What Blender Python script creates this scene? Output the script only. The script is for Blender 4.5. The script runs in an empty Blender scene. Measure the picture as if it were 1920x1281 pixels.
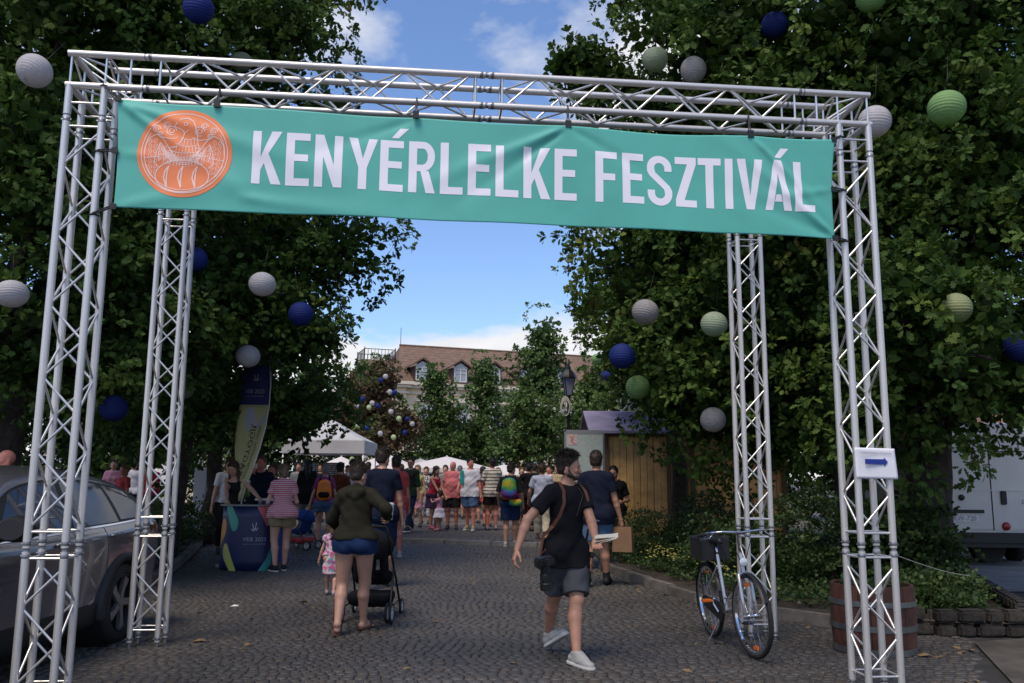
import bpy, bmesh, math, random
import numpy as np
from mathutils import Vector, Matrix, Euler
R = math.radians
rng = np.random.default_rng(7)
random.seed(7)
scn = bpy.context.scene
col = scn.collection

# ------------------------------------------------------------------ camera
CAM_Z, F_PX, PITCH = 1.5054, 1624.75, 0.158194
cd = bpy.data.cameras.new("camera"); cam = bpy.data.objects.new("camera", cd); col.objects.link(cam)
cd.sensor_width = 36; cd.lens = 36 * F_PX / 1920; cd.clip_start = 0.05; cd.clip_end = 3000
cam.matrix_world = Matrix.Translation((0, 0, CAM_Z)) @ Matrix.Rotation(math.pi / 2 + PITCH, 4, 'X') @ Matrix.Rotation(0.00746, 4, 'Z')
scn.camera = cam

# ------------------------------------------------------------------ world: sky with broken cloud
SUN_EL, SUN_AZ = R(60), R(208)       # the sun stands high behind the photographer, veiled by cloud
w = bpy.data.worlds.new("World"); scn.world = w; w.use_nodes = True
nt = w.node_tree; nt.nodes.clear()
def N(t, kind, **kw):
    n = t.nodes.new(kind)
    for k, v in kw.items():
        if k.startswith('i_'):
            n.inputs[k[2:].replace('_', ' ')].default_value = v
        else: setattr(n, k, v)
    return n
out = N(nt, 'ShaderNodeOutputWorld'); bg = N(nt, 'ShaderNodeBackground')
sky = N(nt, 'ShaderNodeTexSky'); sky.sky_type = 'NISHITA'; sky.sun_disc = False
sky.sun_elevation = SUN_EL; sky.sun_rotation = SUN_AZ; sky.air_density = 1.0; sky.dust_density = 0.6; sky.ozone_density = 1.6
tc = N(nt, 'ShaderNodeTexCoord')
sep = N(nt, 'ShaderNodeSeparateXYZ'); nt.links.new(tc.outputs['Generated'], sep.inputs[0])
# project the direction on a cloud layer so that clouds shrink towards the horizon
zc = N(nt, 'ShaderNodeMath', operation='ADD'); zc.inputs[1].default_value = 0.22; nt.links.new(sep.outputs[2], zc.inputs[0])
zm = N(nt, 'ShaderNodeMath', operation='MAXIMUM'); zm.inputs[1].default_value = 0.05; nt.links.new(zc.outputs[0], zm.inputs[0])
dv = N(nt, 'ShaderNodeVectorMath', operation='DIVIDE'); cz = N(nt, 'ShaderNodeCombineXYZ')
for k in range(3): nt.links.new(zm.outputs[0], cz.inputs[k])
nt.links.new(tc.outputs['Generated'], dv.inputs[0]); nt.links.new(cz.outputs[0], dv.inputs[1])
mp = N(nt, 'ShaderNodeMapping'); mp.inputs['Location'].default_value = (4.53, 10.885, 1.85); nt.links.new(dv.outputs[0], mp.inputs[0])
n1 = N(nt, 'ShaderNodeTexNoise'); n1.inputs['Scale'].default_value = 1.1; n1.inputs['Detail'].default_value = 9; n1.inputs['Roughness'].default_value = 0.56
nt.links.new(mp.outputs[0], n1.inputs['Vector'])
# more cloud low down
lowm = N(nt, 'ShaderNodeMapRange'); lowm.inputs['From Min'].default_value = 0.13; lowm.inputs['From Max'].default_value = 0.20
lowm.inputs['To Min'].default_value = 0.20; lowm.inputs['To Max'].default_value = 0.0
nt.links.new(sep.outputs[2], lowm.inputs['Value'])
ad = N(nt, 'ShaderNodeMath', operation='ADD'); nt.links.new(n1.outputs['Fac'], ad.inputs[0]); nt.links.new(lowm.outputs[0], ad.inputs[1])
cr = N(nt, 'ShaderNodeValToRGB'); cr.color_ramp.elements[0].position = 0.555; cr.color_ramp.elements[1].position = 0.645
nt.links.new(ad.outputs[0], cr.inputs[0])
n2 = N(nt, 'ShaderNodeTexNoise'); n2.inputs['Scale'].default_value = 3.0; n2.inputs['Detail'].default_value = 5
nt.links.new(mp.outputs[0], n2.inputs['Vector'])
cc = N(nt, 'ShaderNodeValToRGB'); cc.color_ramp.elements[0].color = (7.8, 8.1, 9.0, 1); cc.color_ramp.elements[1].color = (10.6, 10.6, 10.8, 1)
cc.color_ramp.elements[0].position = 0.3; cc.color_ramp.elements[1].position = 0.62
nt.links.new(n2.outputs['Fac'], cc.inputs[0])
skm = N(nt, 'ShaderNodeMix', data_type='RGBA', blend_type='MULTIPLY'); skm.inputs[0].default_value = 1.0
skm.inputs[7].default_value = (1.65, 1.85, 2.2, 1)
nt.links.new(sky.outputs[0], skm.inputs[6])
mx = N(nt, 'ShaderNodeMix', data_type='RGBA'); nt.links.new(cr.outputs[0], mx.inputs[0])
nt.links.new(skm.outputs[2], mx.inputs[6]); nt.links.new(cc.outputs[0], mx.inputs[7])
nt.links.new(mx.outputs[2], bg.inputs[0]); bg.inputs[1].default_value = 0.092
nt.links.new(bg.outputs[0], out.inputs[0])

# ------------------------------------------------------------------ sun (veiled)
sd = bpy.data.lights.new("sun", 'SUN'); sd.energy = 2.9; sd.angle = R(24); sd.color = (1.0, 0.86, 0.68)
so = bpy.data.objects.new("sun", sd); col.objects.link(so)
so.rotation_euler = (math.pi / 2 - SUN_EL, 0, math.pi - SUN_AZ)
# (direction check: lamp shines along its local -Z; azimuth measured clockwise from +Y)
dsun = Vector((math.sin(SUN_AZ) * math.cos(SUN_EL), math.cos(SUN_AZ) * math.cos(SUN_EL), math.sin(SUN_EL)))
so.rotation_euler = dsun.to_track_quat('Z', 'Y').to_euler()
so.location = dsun * 50

vs = scn.view_settings; vs.view_transform = 'Standard'; vs.look = 'None'; vs.gamma = 1; vs.exposure = 0.0
vs.use_curve_mapping = False
try:
    scn.cycles.max_bounces = 8; scn.cycles.transparent_max_bounces = 12
except Exception: pass

# ------------------------------------------------------------------ helpers
def gz(y):
    "height of the ground: level under the gantry, then a slight rise up to the square"
    return float(np.clip((y - 9.0) * 0.0125, 0, 0.15))
_cp, _sp = math.cos(PITCH), math.sin(PITCH)
def at(u, v, Y):
    "world point at distance Y along the street for a sighting (u, v) taken in the photograph"
    a = (u - 960) / F_PX; b = (640.5 - v) / F_PX
    c, s = math.cos(-0.00746336994633023), math.sin(-0.00746336994633023)
    a, b = c * a + s * b, -s * a + c * b
    y = _cp - b * _sp; z = _sp + b * _cp
    return Vector((a / y * Y, Y, CAM_Z + z / y * Y))
def tag(o, label=None, cat=None, group=None, kind=None):
    if label: o['label'] = label
    if cat: o['category'] = cat
    if group: o['group'] = group
    if kind: o['kind'] = kind
    return o
def empty(name, loc=(0, 0, 0), rz=0.0, label=None, cat=None, group=None):
    o = bpy.data.objects.new(name, None); o.empty_display_size = 0.1; col.objects.link(o)
    o.location = loc; o.rotation_euler = (0, 0, rz); return tag(o, label, cat, group)
def obj(name, me, mat=None, parent=None, loc=None, rot=None):
    o = bpy.data.objects.new(name, me); col.objects.link(o)
    if mat is not None and len(me.materials) == 0: me.materials.append(mat)
    if parent: o.parent = parent
    if loc is not None: o.location = loc
    if rot is not None: o.rotation_euler = rot
    return o
def npmesh(name, V, F, mat=None, smooth=False):
    "mesh from a vertex array and a face array of equal-sized polygons"
    V = np.asarray(V, dtype=np.float32); F = np.asarray(F, dtype=np.int32)
    me = bpy.data.meshes.new(name); k = F.shape[1]
    me.vertices.add(len(V)); me.vertices.foreach_set('co', V.ravel())
    me.loops.add(F.size); me.loops.foreach_set('vertex_index', F.ravel())
    me.polygons.add(len(F)); me.polygons.foreach_set('loop_start', np.arange(0, F.size, k, dtype=np.int32))
    if smooth: me.polygons.foreach_set('use_smooth', np.ones(len(F), dtype=bool))
    me.update(calc_edges=True)
    if mat: me.materials.append(mat)
    return me
class MB:
    "collects simple solids into one mesh"
    def __init__(s): s.v = []; s.f = []
    def add(s, vs, fs):
        n = len(s.v); s.v += [tuple(q) for q in vs]; s.f += [tuple(i + n for i in f) for f in fs]; return s
    def box(s, c, d, rz=0, M=None):
        hx, hy, hz = d[0] / 2, d[1] / 2, d[2] / 2
        vs = [Vector((x, y, z)) for x in (-hx, hx) for y in (-hy, hy) for z in (-hz, hz)]
        m = Matrix.Translation(c) @ Matrix.Rotation(rz, 4, 'Z') if M is None else Matrix.Translation(c) @ M
        return s.add([m @ q for q in vs], [(0, 1, 3, 2), (4, 6, 7, 5), (0, 4, 5, 1), (2, 3, 7, 6), (0, 2, 6, 4), (1, 5, 7, 3)])
    def tube(s, pts, r, n=8, cap=True, closed=False):
        pts = [Vector(q) for q in pts]; k = len(pts)
        rs = r if isinstance(r, (list, tuple)) else [r] * k
        rings = []; prev = None
        for i, q in enumerate(pts):
            if closed: t = pts[(i + 1) % k] - pts[i - 1]
            else: t = pts[min(i + 1, k - 1)] - pts[max(i - 1, 0)]
            t = t.normalized() if t.length > 1e-9 else Vector((0, 0, 1))
            if prev is None: a = t.orthogonal().normalized()
            else:
                a = prev - t * prev.dot(t); a = a.normalized() if a.length > 1e-6 else t.orthogonal().normalized()
            prev = a; b = t.cross(a)
            rings.append([q + (a * math.cos(2 * math.pi * j / n) + b * math.sin(2 * math.pi * j / n)) * rs[i] for j in range(n)])
        vs = [q for rg in rings for q in rg]; fs = []
        for i in range(k if closed else k - 1):
            i2 = (i + 1) % k
            for j in range(n): fs.append((i * n + j, i * n + (j + 1) % n, i2 * n + (j + 1) % n, i2 * n + j))
        if cap and not closed: fs += [tuple(range(n))[::-1], tuple((k - 1) * n + j for j in range(n))]
        return s.add(vs, fs)
    def lathe(s, prof, c=(0, 0, 0), n=24, M=None, a0=0, a1=2 * math.pi):
        "prof: (radius, z) list turned about z"
        full = abs(a1 - a0 - 2 * math.pi) < 1e-6; m = n if full else n + 1
        T = Matrix.Translation(c) @ (M if M is not None else Matrix.Identity(4))
        vs = [T @ Vector((r * math.cos(a0 + (a1 - a0) * j / n), r * math.sin(a0 + (a1 - a0) * j / n), z)) for r, z in prof for j in range(m)]
        fs = []
        for i in range(len(prof) - 1):
            for j in range(n):
                j2 = (j + 1) % m if full else j + 1
                fs.append((i * m + j, i * m + j2, (i + 1) * m + j2, (i + 1) * m + j))
        return s.add(vs, fs)
    def prism(s, poly, y0, y1, axis='y'):
        "polygon (a,b) pairs extruded along an axis; axis y: (x,z), axis z: (x,y), axis x: (y,z)"
        k = len(poly)
        def P(a, b, t): return (a, t, b) if axis == 'y' else ((a, b, t) if axis == 'z' else (t, a, b))
        vs = [P(a, b, y0) for a, b in poly] + [P(a, b, y1) for a, b in poly]
        fs = [tuple(range(k)), tuple(range(2 * k - 1, k - 1, -1))] + [(i, i + k, (i + 1) % k + k, (i + 1) % k) for i in range(k)]
        return s.add(vs, fs)
    def mesh(s, name, mat=None, smooth=False, bevel=0, auto=None):
        me = bpy.data.meshes.new(name); me.from_pydata([tuple(q) for q in s.v], [], s.f); me.update()
        bm = bmesh.new(); bm.from_mesh(me)
        if bevel:
            bmesh.ops.bevel(bm, geom=[e for e in bm.edges if len(e.link_faces) == 2 and e.calc_face_angle(0) > 0.6], offset=bevel, segments=2, affect='EDGES', clamp_overlap=True)
        bmesh.ops.recalc_face_normals(bm, faces=bm.faces); bm.to_mesh(me); bm.free()
        if smooth:
            for q in me.polygons: q.use_smooth = True
            if auto:
                me.set_sharp_from_angle(angle=R(auto))
        if mat: me.materials.append(mat)
        return me
    def build(s, name, mat=None, parent=None, smooth=False, bevel=0, auto=None, loc=None, rot=None):
        return obj(name, s.mesh(name, mat, smooth, bevel, auto), None, parent, loc, rot)

# ------------------------------------------------------------------ materials
def mat(name, colr, rough=0.7, metal=0.0, noise=0.0, nscale=8.0, bump=0.0, bscale=40.0, spec=0.5, trans=0.0, col2=None, coat=0.0, obj_rand=0.0, coord='Object', sheen=0.0, bdist=0.004):
    m = bpy.data.materials.new(name); m.use_nodes = True; t = m.node_tree; b = t.nodes['Principled BSDF']
    b.inputs['Base Color'].default_value = (*colr, 1); b.inputs['Roughness'].default_value = rough; b.inputs['Metallic'].default_value = metal
    b.inputs['Specular IOR Level'].default_value = spec
    if coat: b.inputs['Coat Weight'].default_value = coat; b.inputs['Coat Roughness'].default_value = 0.05
    if sheen: b.inputs['Sheen Weight'].default_value = sheen
    tcn = N(t, 'ShaderNodeTexCoord'); last = None
    if noise or col2:
        n = N(t, 'ShaderNodeTexNoise'); n.inputs['Scale'].default_value = nscale; n.inputs['Detail'].default_value = 5
        n.inputs['Roughness'].default_value = 0.6
        t.links.new(tcn.outputs[coord], n.inputs['Vector'])
        r = N(t, 'ShaderNodeValToRGB'); c2 = col2 if col2 else tuple(c * (1 - noise) for c in colr)
        c1 = colr if col2 else tuple(min(1, c * (1 + noise * 0.5)) for c in colr)
        r.color_ramp.elements[0].color = (*c2, 1); r.color_ramp.elements[1].color = (*c1, 1)
        r.color_ramp.elements[0].position = 0.36; r.color_ramp.elements[1].position = 0.64
        t.links.new(n.outputs['Fac'], r.inputs[0]); last = r.outputs[0]
    if obj_rand:
        oi = N(t, 'ShaderNodeObjectInfo'); mr = N(t, 'ShaderNodeMapRange'); mr.inputs['To Min'].default_value = 1 - obj_rand; mr.inputs['To Max'].default_value = 1 + obj_rand
        t.links.new(oi.outputs['Random'], mr.inputs['Value'])
        h = N(t, 'ShaderNodeHueSaturation'); t.links.new(mr.outputs[0], h.inputs['Value'])
        if last: t.links.new(last, h.inputs['Color'])
        else: h.inputs['Color'].default_value = (*colr, 1)
        last = h.outputs[0]
    if last: t.links.new(last, b.inputs['Base Color'])
    if bump:
        n = N(t, 'ShaderNodeTexNoise'); n.inputs['Scale'].default_value = bscale; n.inputs['Detail'].default_value = 4
        t.links.new(tcn.outputs[coord], n.inputs['Vector'])
        bp = N(t, 'ShaderNodeBump'); bp.inputs['Strength'].default_value = bump; bp.inputs['Distance'].default_value = bdist
        t.links.new(n.outputs['Fac'], bp.inputs['Height']); t.links.new(bp.outputs[0], b.inputs['Normal'])
    if trans:
        o = t.nodes['Material Output']; tr = N(t, 'ShaderNodeBsdfTranslucent'); ms = N(t, 'ShaderNodeMixShader'); ms.inputs[0].default_value = trans
        if last: t.links.new(last, tr.inputs[0])
        else: tr.inputs[0].default_value = (*colr, 1)
        t.links.new(b.outputs[0], ms.inputs[1]); t.links.new(tr.outputs[0], ms.inputs[2]); t.links.new(ms.outputs[0], o.inputs[0])
    return m
def leafmat(name, stops, trans=0.3, rough=0.45, spec=0.35):
    "leaf colours picked by the per-leaf 'tint' attribute"
    m = bpy.data.materials.new(name); m.use_nodes = True; t = m.node_tree; b = t.nodes['Principled BSDF']
    a = N(t, 'ShaderNodeAttribute', attribute_name='tint'); r = N(t, 'ShaderNodeValToRGB')
    e = r.color_ramp.elements
    while len(e) < len(stops): e.new(0.5)
    for k, (p, c) in enumerate(stops): e[k].position = p; e[k].color = (*c, 1)
    t.links.new(a.outputs['Fac'], r.inputs[0]); t.links.new(r.outputs[0], b.inputs['Base Color'])
    b.inputs['Roughness'].default_value = rough; b.inputs['Specular IOR Level'].default_value = spec
    o = t.nodes['Material Output']; tr = N(t, 'ShaderNodeBsdfTranslucent'); ms = N(t, 'ShaderNodeMixShader'); ms.inputs[0].default_value = trans
    t.links.new(r.outputs[0], tr.inputs[0]); t.links.new(b.outputs[0], ms.inputs[1]); t.links.new(tr.outputs[0], ms.inputs[2]); t.links.new(ms.outputs[0], o.inputs[0])
    return m
M = {}
M['alu'] = mat('brushed_aluminium', (0.68, 0.65, 0.62), 0.42, 0.6, noise=0.16, nscale=14, bump=0.12, bscale=120)
M['alu_brace'] = mat('bright_aluminium', (0.74, 0.72, 0.70), 0.30, 0.7, noise=0.1, nscale=20)
M['steel'] = mat('dull_steel', (0.30, 0.30, 0.31), 0.42, 0.85, noise=0.3, nscale=30)
M['black_plastic'] = mat('black_plastic', (0.012, 0.012, 0.013), 0.5, noise=0.3)
M['rubber'] = mat('black_rubber', (0.014, 0.014, 0.015), 0.75, noise=0.3, bump=0.2)
M['white_plastic'] = mat('white_plastic', (0.72, 0.72, 0.70), 0.4, noise=0.06)
M['paper'] = mat('white_paper', (0.78, 0.77, 0.82), 0.7, noise=0.05)
M['ink_grey'] = mat('grey_ink', (0.30, 0.29, 0.36), 0.7)
M['ink_blue'] = mat('blue_ink', (0.012, 0.03, 0.25), 0.6)
M['soil'] = mat('dark_soil', (0.045, 0.033, 0.025), 0.95, noise=0.5, nscale=6, bump=0.6, bscale=30, bdist=0.02)
M['bark'] = mat('dark_bark', (0.045, 0.036, 0.030), 0.9, noise=0.5, nscale=7, bump=0.8, bscale=18, bdist=0.03)
# ================================================================== GROUND
def strip_grid(name, x0, x1, y0, y1, dz, m, nx=24, ny=80, kind='structure'):
    xs = np.linspace(x0, x1, nx); ys = np.linspace(y0, y1, ny)
    X, Y = np.meshgrid(xs, ys); Z = np.clip((Y - 9) * 0.0125, 0, 0.15) + dz
    V = np.stack([X, Y, Z], -1).reshape(-1, 3); i = np.arange(ny - 1)[:, None] * nx + np.arange(nx - 1)[None]
    F = np.stack([i, i + 1, i + 1 + nx, i + nx], -1).reshape(-1, 4)
    return tag(obj(name, npmesh(name, V, F, m, True)), kind=kind)
M['asphalt'] = mat('worn_asphalt', (0.085, 0.08, 0.078), 0.9, noise=0.35, nscale=1.2, bump=0.5, bscale=90, bdist=0.006)
M['mortar'] = mat('joint_sand', (0.030, 0.027, 0.024), 0.95, noise=0.4, nscale=5, bump=0.5, bscale=60)
M['sett'] = mat('basalt_sett', (0.066, 0.057, 0.049), 0.62, noise=0.45, nscale=9, bump=0.7, bscale=55, bdist=0.006, obj_rand=0.14)
M['granite'] = mat('granite_kerb', (0.13, 0.115, 0.10), 0.8, noise=0.35, nscale=7, bump=0.5, bscale=50, obj_rand=0.2)
M['granite_light'] = mat('pale_granite', (0.22, 0.21, 0.20), 0.8, noise=0.3, nscale=7, bump=0.4, bscale=50, obj_rand=0.2)
strip_grid('ground', -400, 400, -60, 900, -0.012, M['asphalt'], 40, 400)
# sett paving: per-sett colour by an attribute
def settmat():
    m = bpy.data.materials.new('basalt_setts'); m.use_nodes = True; t = m.node_tree; b = t.nodes['Principled BSDF']
    a = N(t, 'ShaderNodeAttribute', attribute_name='tint'); r = N(t, 'ShaderNodeValToRGB'); e = r.color_ramp.elements
    e.new(0.5); e.new(0.8)
    for k, (p, c) in enumerate([(0, (0.050, 0.045, 0.041)), (0.5, (0.062, 0.056, 0.051)), (0.85, (0.076, 0.069, 0.063)), (1, (0.076, 0.060, 0.049))]):
        e[k].position = p; e[k].color = (*c, 1)
    tcn = N(t, 'ShaderNodeTexCoord'); n = N(t, 'ShaderNodeTexNoise'); n.inputs['Scale'].default_value = 0.7; n.inputs['Detail'].default_value = 6
    t.links.new(tcn.outputs['Object'], n.inputs['Vector'])
    n3 = N(t, 'ShaderNodeTexNoise'); n3.inputs['Scale'].default_value = 60; n3.inputs['Detail'].default_value = 4
    t.links.new(tcn.outputs['Object'], n3.inputs['Vector'])
    mr = N(t, 'ShaderNodeMapRange'); mr.inputs['From Min'].default_value = 0.3; mr.inputs['From Max'].default_value = 0.7; mr.inputs['To Min'].default_value = 0.72; mr.inputs['To Max'].default_value = 1.2
    t.links.new(n.outputs['Fac'], mr.inputs['Value'])
    h = N(t, 'ShaderNodeHueSaturation'); t.links.new(a.outputs['Fac'], r.inputs[0]); t.links.new(r.outputs[0], h.inputs['Color']); t.links.new(mr.outputs[0], h.inputs['Value'])
    t.links.new(h.outputs[0], b.inputs['Base Color'])
    b.inputs['Roughness'].default_value = 0.58
    bp = N(t, 'ShaderNodeBump'); bp.inputs['Strength'].default_value = 0.6; bp.inputs['Distance'].default_value = 0.004
    t.links.new(n3.outputs['Fac'], bp.inputs['Height']); t.links.new(bp.outputs[0], b.inputs['Normal'])
    return m
M['setts'] = settmat()
def left_edge(y): return float(np.interp(y, [5, 9, 11, 14.25, 20.7], [-4.6, -4.6, -4.75, -5.34, -7.0]))
def right_edge(y): return float(np.interp(y, [5, 7.0, 8.85, 9.4, 10.3, 11, 14.9, 18.4, 19], [3.7, 3.7, 4.6, 3.3, 2.6, 2.28, 1.42, 1.15, 1.1]))
def kerb_y(x): return 20.45 - (x + 6.9) * 0.262      # the low kerb that crosses the street
street = strip_grid('cobbled_street', -8, 8, 3, 21, 0.0, M['mortar'], 20, 40)
street_setts = []          # (x, y, w, d)
y = 6.3
row = 0
while y < 20.6:
    d = 0.078 + 0.006 * random.random()
    x = -7.4 + random.random() * 0.1
    while x < 4.7:
        wd = 0.07 + 0.04 * random.random()
        cx = x + wd / 2; cy = y + d / 2 + 0.014 * math.sin(cx * 1.3 + row * 0.05) + 0.02 * math.sin(cx * 0.45)
        re = right_edge(cy) - 0.07; le = left_edge(cy) + 0.08
        if cx > le and cx < re and cy < kerb_y(cx) - 0.1 and abs((cx) / cy) < 0.66 and not (cx > 2.9 and cy < 9.0 and (cx - 2.9) > (cy - 4.3) * 0.35):
            street_setts.append((cx, cy, wd - 0.008, d - 0.009))
        x += wd
    y += d; row += 1
def sett_block(cx, cy, wd, d, rs):
    j = lambda s: (rs.random() - 0.5) * s
    zt = gz(cy) + 0.012 + j(0.007); tx = j(0.04); ty = j(0.04)
    hw, hd = wd / 2, d / 2; ang = j(0.06); c, s = math.cos(ang), math.sin(ang)
    lo = [(-hw, -hd), (hw, -hd), (hw, hd), (-hw, hd)]; k = 0.86
    V = []
    for px, py in lo: V.append((px, py, gz(cy) - 0.01))
    for px, py in lo: V.append((px + j(.006), py + j(.006), zt - 0.008))
    for px, py in lo: V.append((px * k + j(.006), py * k + j(.006), zt + tx * px + ty * py + 0.003))
    V = [(cx + c * a - s * b, cy + s * a + c * b, z) for a, b, z in V]
    Fq = []
    for L in (0, 4):
        for q in range(4): Fq.append((L + q, L + (q + 1) % 4, L + 4 + (q + 1) % 4, L + 4 + q))
    Fq.append((8, 9, 10, 11))
    return V, Fq
rs = random.Random(3)
order = sorted(street_setts, key=lambda q: q[1])
near = [q for q in order if -3.0 < q[0] < 3.9][:300]; nearset = set(near)
sett_meshes = []
for k in range(14):
    V, Fq = sett_block(0, 0, 0.080, 0.070, rs)
    V = [(a, b, c) for a, b, c in V]
    me = bpy.data.meshes.new('cobblestone'); me.from_pydata(V, [], Fq); me.materials.append(M['sett'])
    for q in me.polygons: q.use_smooth = False
    sett_meshes.append(me)
for (cx, cy, wd, d) in near:
    o = obj('cobblestone', rs.choice(sett_meshes), None, street, (cx, cy, gz(cy)))
    o.scale = (wd / 0.080, d / 0.070, 1)
allV, allF, tint = [], [], []
n0 = 0
for q in order:
    if q in nearset: continue
    V, Fq = sett_block(*q, rs); allV += V; allF += [tuple(i + n0 for i in f) for f in Fq]; n0 += 12
    tint += [rs.random() if rs.random() > 0.06 else 1.0] * 12
me = npmesh('cobblestones', allV, allF, M['setts'])
at_ = me.attributes.new('tint', 'FLOAT', 'POINT'); at_.data.foreach_set('value', np.array(tint, dtype=np.float32))
tag(obj('cobblestones', me, None, street), kind='stuff')
# the square beyond the cross kerb, a little higher
M['plaza'] = mat('small_stone_paving', (0.12, 0.108, 0.098), 0.8, noise=0.4, nscale=16, bump=0.9, bscale=22, bdist=0.012)
pl = MB(); pl.add([(-30, kerb_y(-6.9) + 6, 0.21), (-6.9, kerb_y(-6.9), 0.2), (1.2, kerb_y(1.2), 0.19), (4, 18.4, 0.19), (30, 22, 0.21), (30, 62, 0.21), (-30, 62, 0.21)], [tuple(range(7))])
tag(pl.build('square', M['plaza']), kind='structure')
# paving stones of the square in rows (near part as real stones)
allV, allF, tint = [], [], []; n0 = 0; y = 18.3; row = 0
while y < 25.5:
    x = -7.5
    while x < 3.4:
        wd = 0.11 + 0.05 * rs.random()
        cy = y + 0.06
        if cy > kerb_y(x) + 0.16 and abs(x / cy) < 0.33:
            j = lambda s: (rs.random() - .5) * s
            zt = 0.197 + 0.008 * ((cy - 18) / 8) + 0.014 + j(.008)
            hw, hd = wd / 2 - .007, .053
            V = [(x + a, cy + b, zt - .03) for a, b in ((-hw, -hd), (hw, -hd), (hw, hd), (-hw, hd))] + [(x + a * .8, cy + b * .8, zt + j(.004)) for a, b in ((-hw, -hd), (hw, -hd), (hw, hd), (-hw, hd))]
            allV += V; allF += [tuple(i + n0 for i in f) for f in [(0, 1, 5, 4), (1, 2, 6, 5), (2, 3, 7, 6), (3, 0, 4, 7), (4, 5, 6, 7)]]; n0 += 8
            tint += [0.3 + 0.6 * rs.random()] * 8
        x += wd
    y += 0.12; row += 1
me = npmesh('paving_stones', allV, allF, M['setts'])
at_ = me.attributes.new('tint', 'FLOAT', 'POINT'); at_.data.foreach_set('value', np.array(tint, dtype=np.float32))
tag(obj('paving_stones', me, None, None), 'small dark paving stones covering the near part of the square', 'paving', kind='stuff')
# cross kerb of long granite pieces, one run of it painted yellow
M['yellow_paint'] = mat('worn_yellow_paint', (0.42, 0.33, 0.10), 0.8, noise=0.0, col2=(0.2, 0.18, 0.12), nscale=14)
kerb = empty('cross_kerb', (-3, kerb_y(-3), 0.15)); tag(kerb, 'low granite kerb crossing the street where the square begins', 'kerb')
x = -7.2
ang = math.atan(-0.262)
while x < 1.3:
    L = 0.95 + 0.1 * rs.random()
    b = MB().box((0, 0, 0), (L - 0.015, 0.19, 0.2))
    o = b.build('kerb_stone', M['granite_light'], kerb, bevel=0.012); o.location = (x + L / 2 + 3, kerb_y(x + L / 2) - kerb_y(-3), 0.12 - 0.15 + rs.random() * 0.006); o.rotation_euler = (0, 0, ang)
    x += L * math.cos(ang)
for xa, xb in ((-2.75, -1.35), (-5.6, -4.55)):
    b = MB().box((0, 0, 0), (xb - xa, 0.09, 0.006)); o = b.build('yellow_line', M['yellow_paint'], kerb)
    o.location = ((xa + xb) / 2 + 3, kerb_y((xa + xb) / 2) - kerb_y(-3) + 0.03, 0.2230 + 0.006 - 0.15); o.rotation_euler = (0, 0, ang)
# planting beds
def bed(name, poly, h, label, bulge=0.12):
    bm = bmesh.new()
    vs_ = [bm.verts.new((a, b, gz(b) + h)) for a, b in poly]; f = bm.faces.new(vs_)
    r = bmesh.ops.extrude_face_region(bm, geom=[f]); 
    for e in r['geom']:
        if isinstance(e, bmesh.types.BMVert): e.co.z -= h + 0.1
    bmesh.ops.triangulate(bm, faces=bm.faces); bmesh.ops.subdivide_edges(bm, edges=bm.edges, cuts=3, use_grid_fill=True)
    for v_ in bm.verts:
        if v_.co.z > gz(v_.co.y) + h * 0.5: v_.co.z += (rng.random() - 0.3) * 0.04
    bmesh.ops.recalc_face_normals(bm, faces=bm.faces)
    me = bpy.data.meshes.new(name); bm.to_mesh(me); bm.free()
    return tag(obj(name, me, M['soil']), label, kind='structure')
bedR = [(1.5, 17.6), (1.52, 14.9), (2.38, 11), (2.72, 10.3), (3.42, 9.46), (4.25, 9.1), (5.1, 9.1), (5.35, 9.5), (6.6, 13), (7.6, 17.5), (7.4, 24), (1.6, 24)]
bedL = [(-4.72, 9.4), (-4.86, 11), (-5.45, 14.25), (-7.1, 20.6), (-9, 26), (-20, 26), (-20, 9.4)]
bed('planting_bed', bedR, 0.10, None); bed('planting_bed', bedL, 0.07, None)
def kerb_run(pts, name, label, w_, h, L0, m, cat='kerb'):
    k = empty(name, (pts[0][0], pts[0][1], 0)); tag(k, label, cat)
    for (xa, ya), (xb, yb) in zip(pts[:-1], pts[1:]):
        T = math.hypot(xb - xa, yb - ya); n = max(1, round(T / L0)); a = math.atan2(yb - ya, xb - xa)
        for i in range(n):
            t = (i + .5) / n; cx, cy = xa + (xb - xa) * t, ya + (yb - ya) * t
            b = MB().box((0, 0, 0), (T / n - .012, w_, h + 0.1)); o = b.build('kerb_stone', m, k, bevel=0.012)
            o.location = (cx - pts[0][0] + (rs.random() - .5) * .01, cy - pts[0][1] + (rs.random() - .5) * .01, gz(cy) + h / 2 - 0.05 + (rs.random() - .5) * .012); o.rotation_euler = (0, 0, a)
    return k
kerb_run([(1.42, 18.3), (1.42, 14.9), (2.3, 11), (2.66, 10.25), (3.38, 9.36)], 'bed_kerb', 'stone kerb edging the flower bed on the right of the street', 0.13, 0.12, 0.8, M['granite'])
kerb_run([(-4.62, 9.5), (-4.76, 11), (-5.36, 14.25), (-7.0, 20.5)], 'bed_kerb', 'stone kerb edging the bed behind the grey car', 0.14, 0.11, 0.9, M['granite'])
M['wall_stone'] = mat('dark_wall_stone', (0.034, 0.028, 0.022), 0.9, noise=0.6, nscale=9, bump=0.9, bscale=40, obj_rand=0.35, bdist=.01)  # very dark brown stone, mottled and varying from block to block
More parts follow.
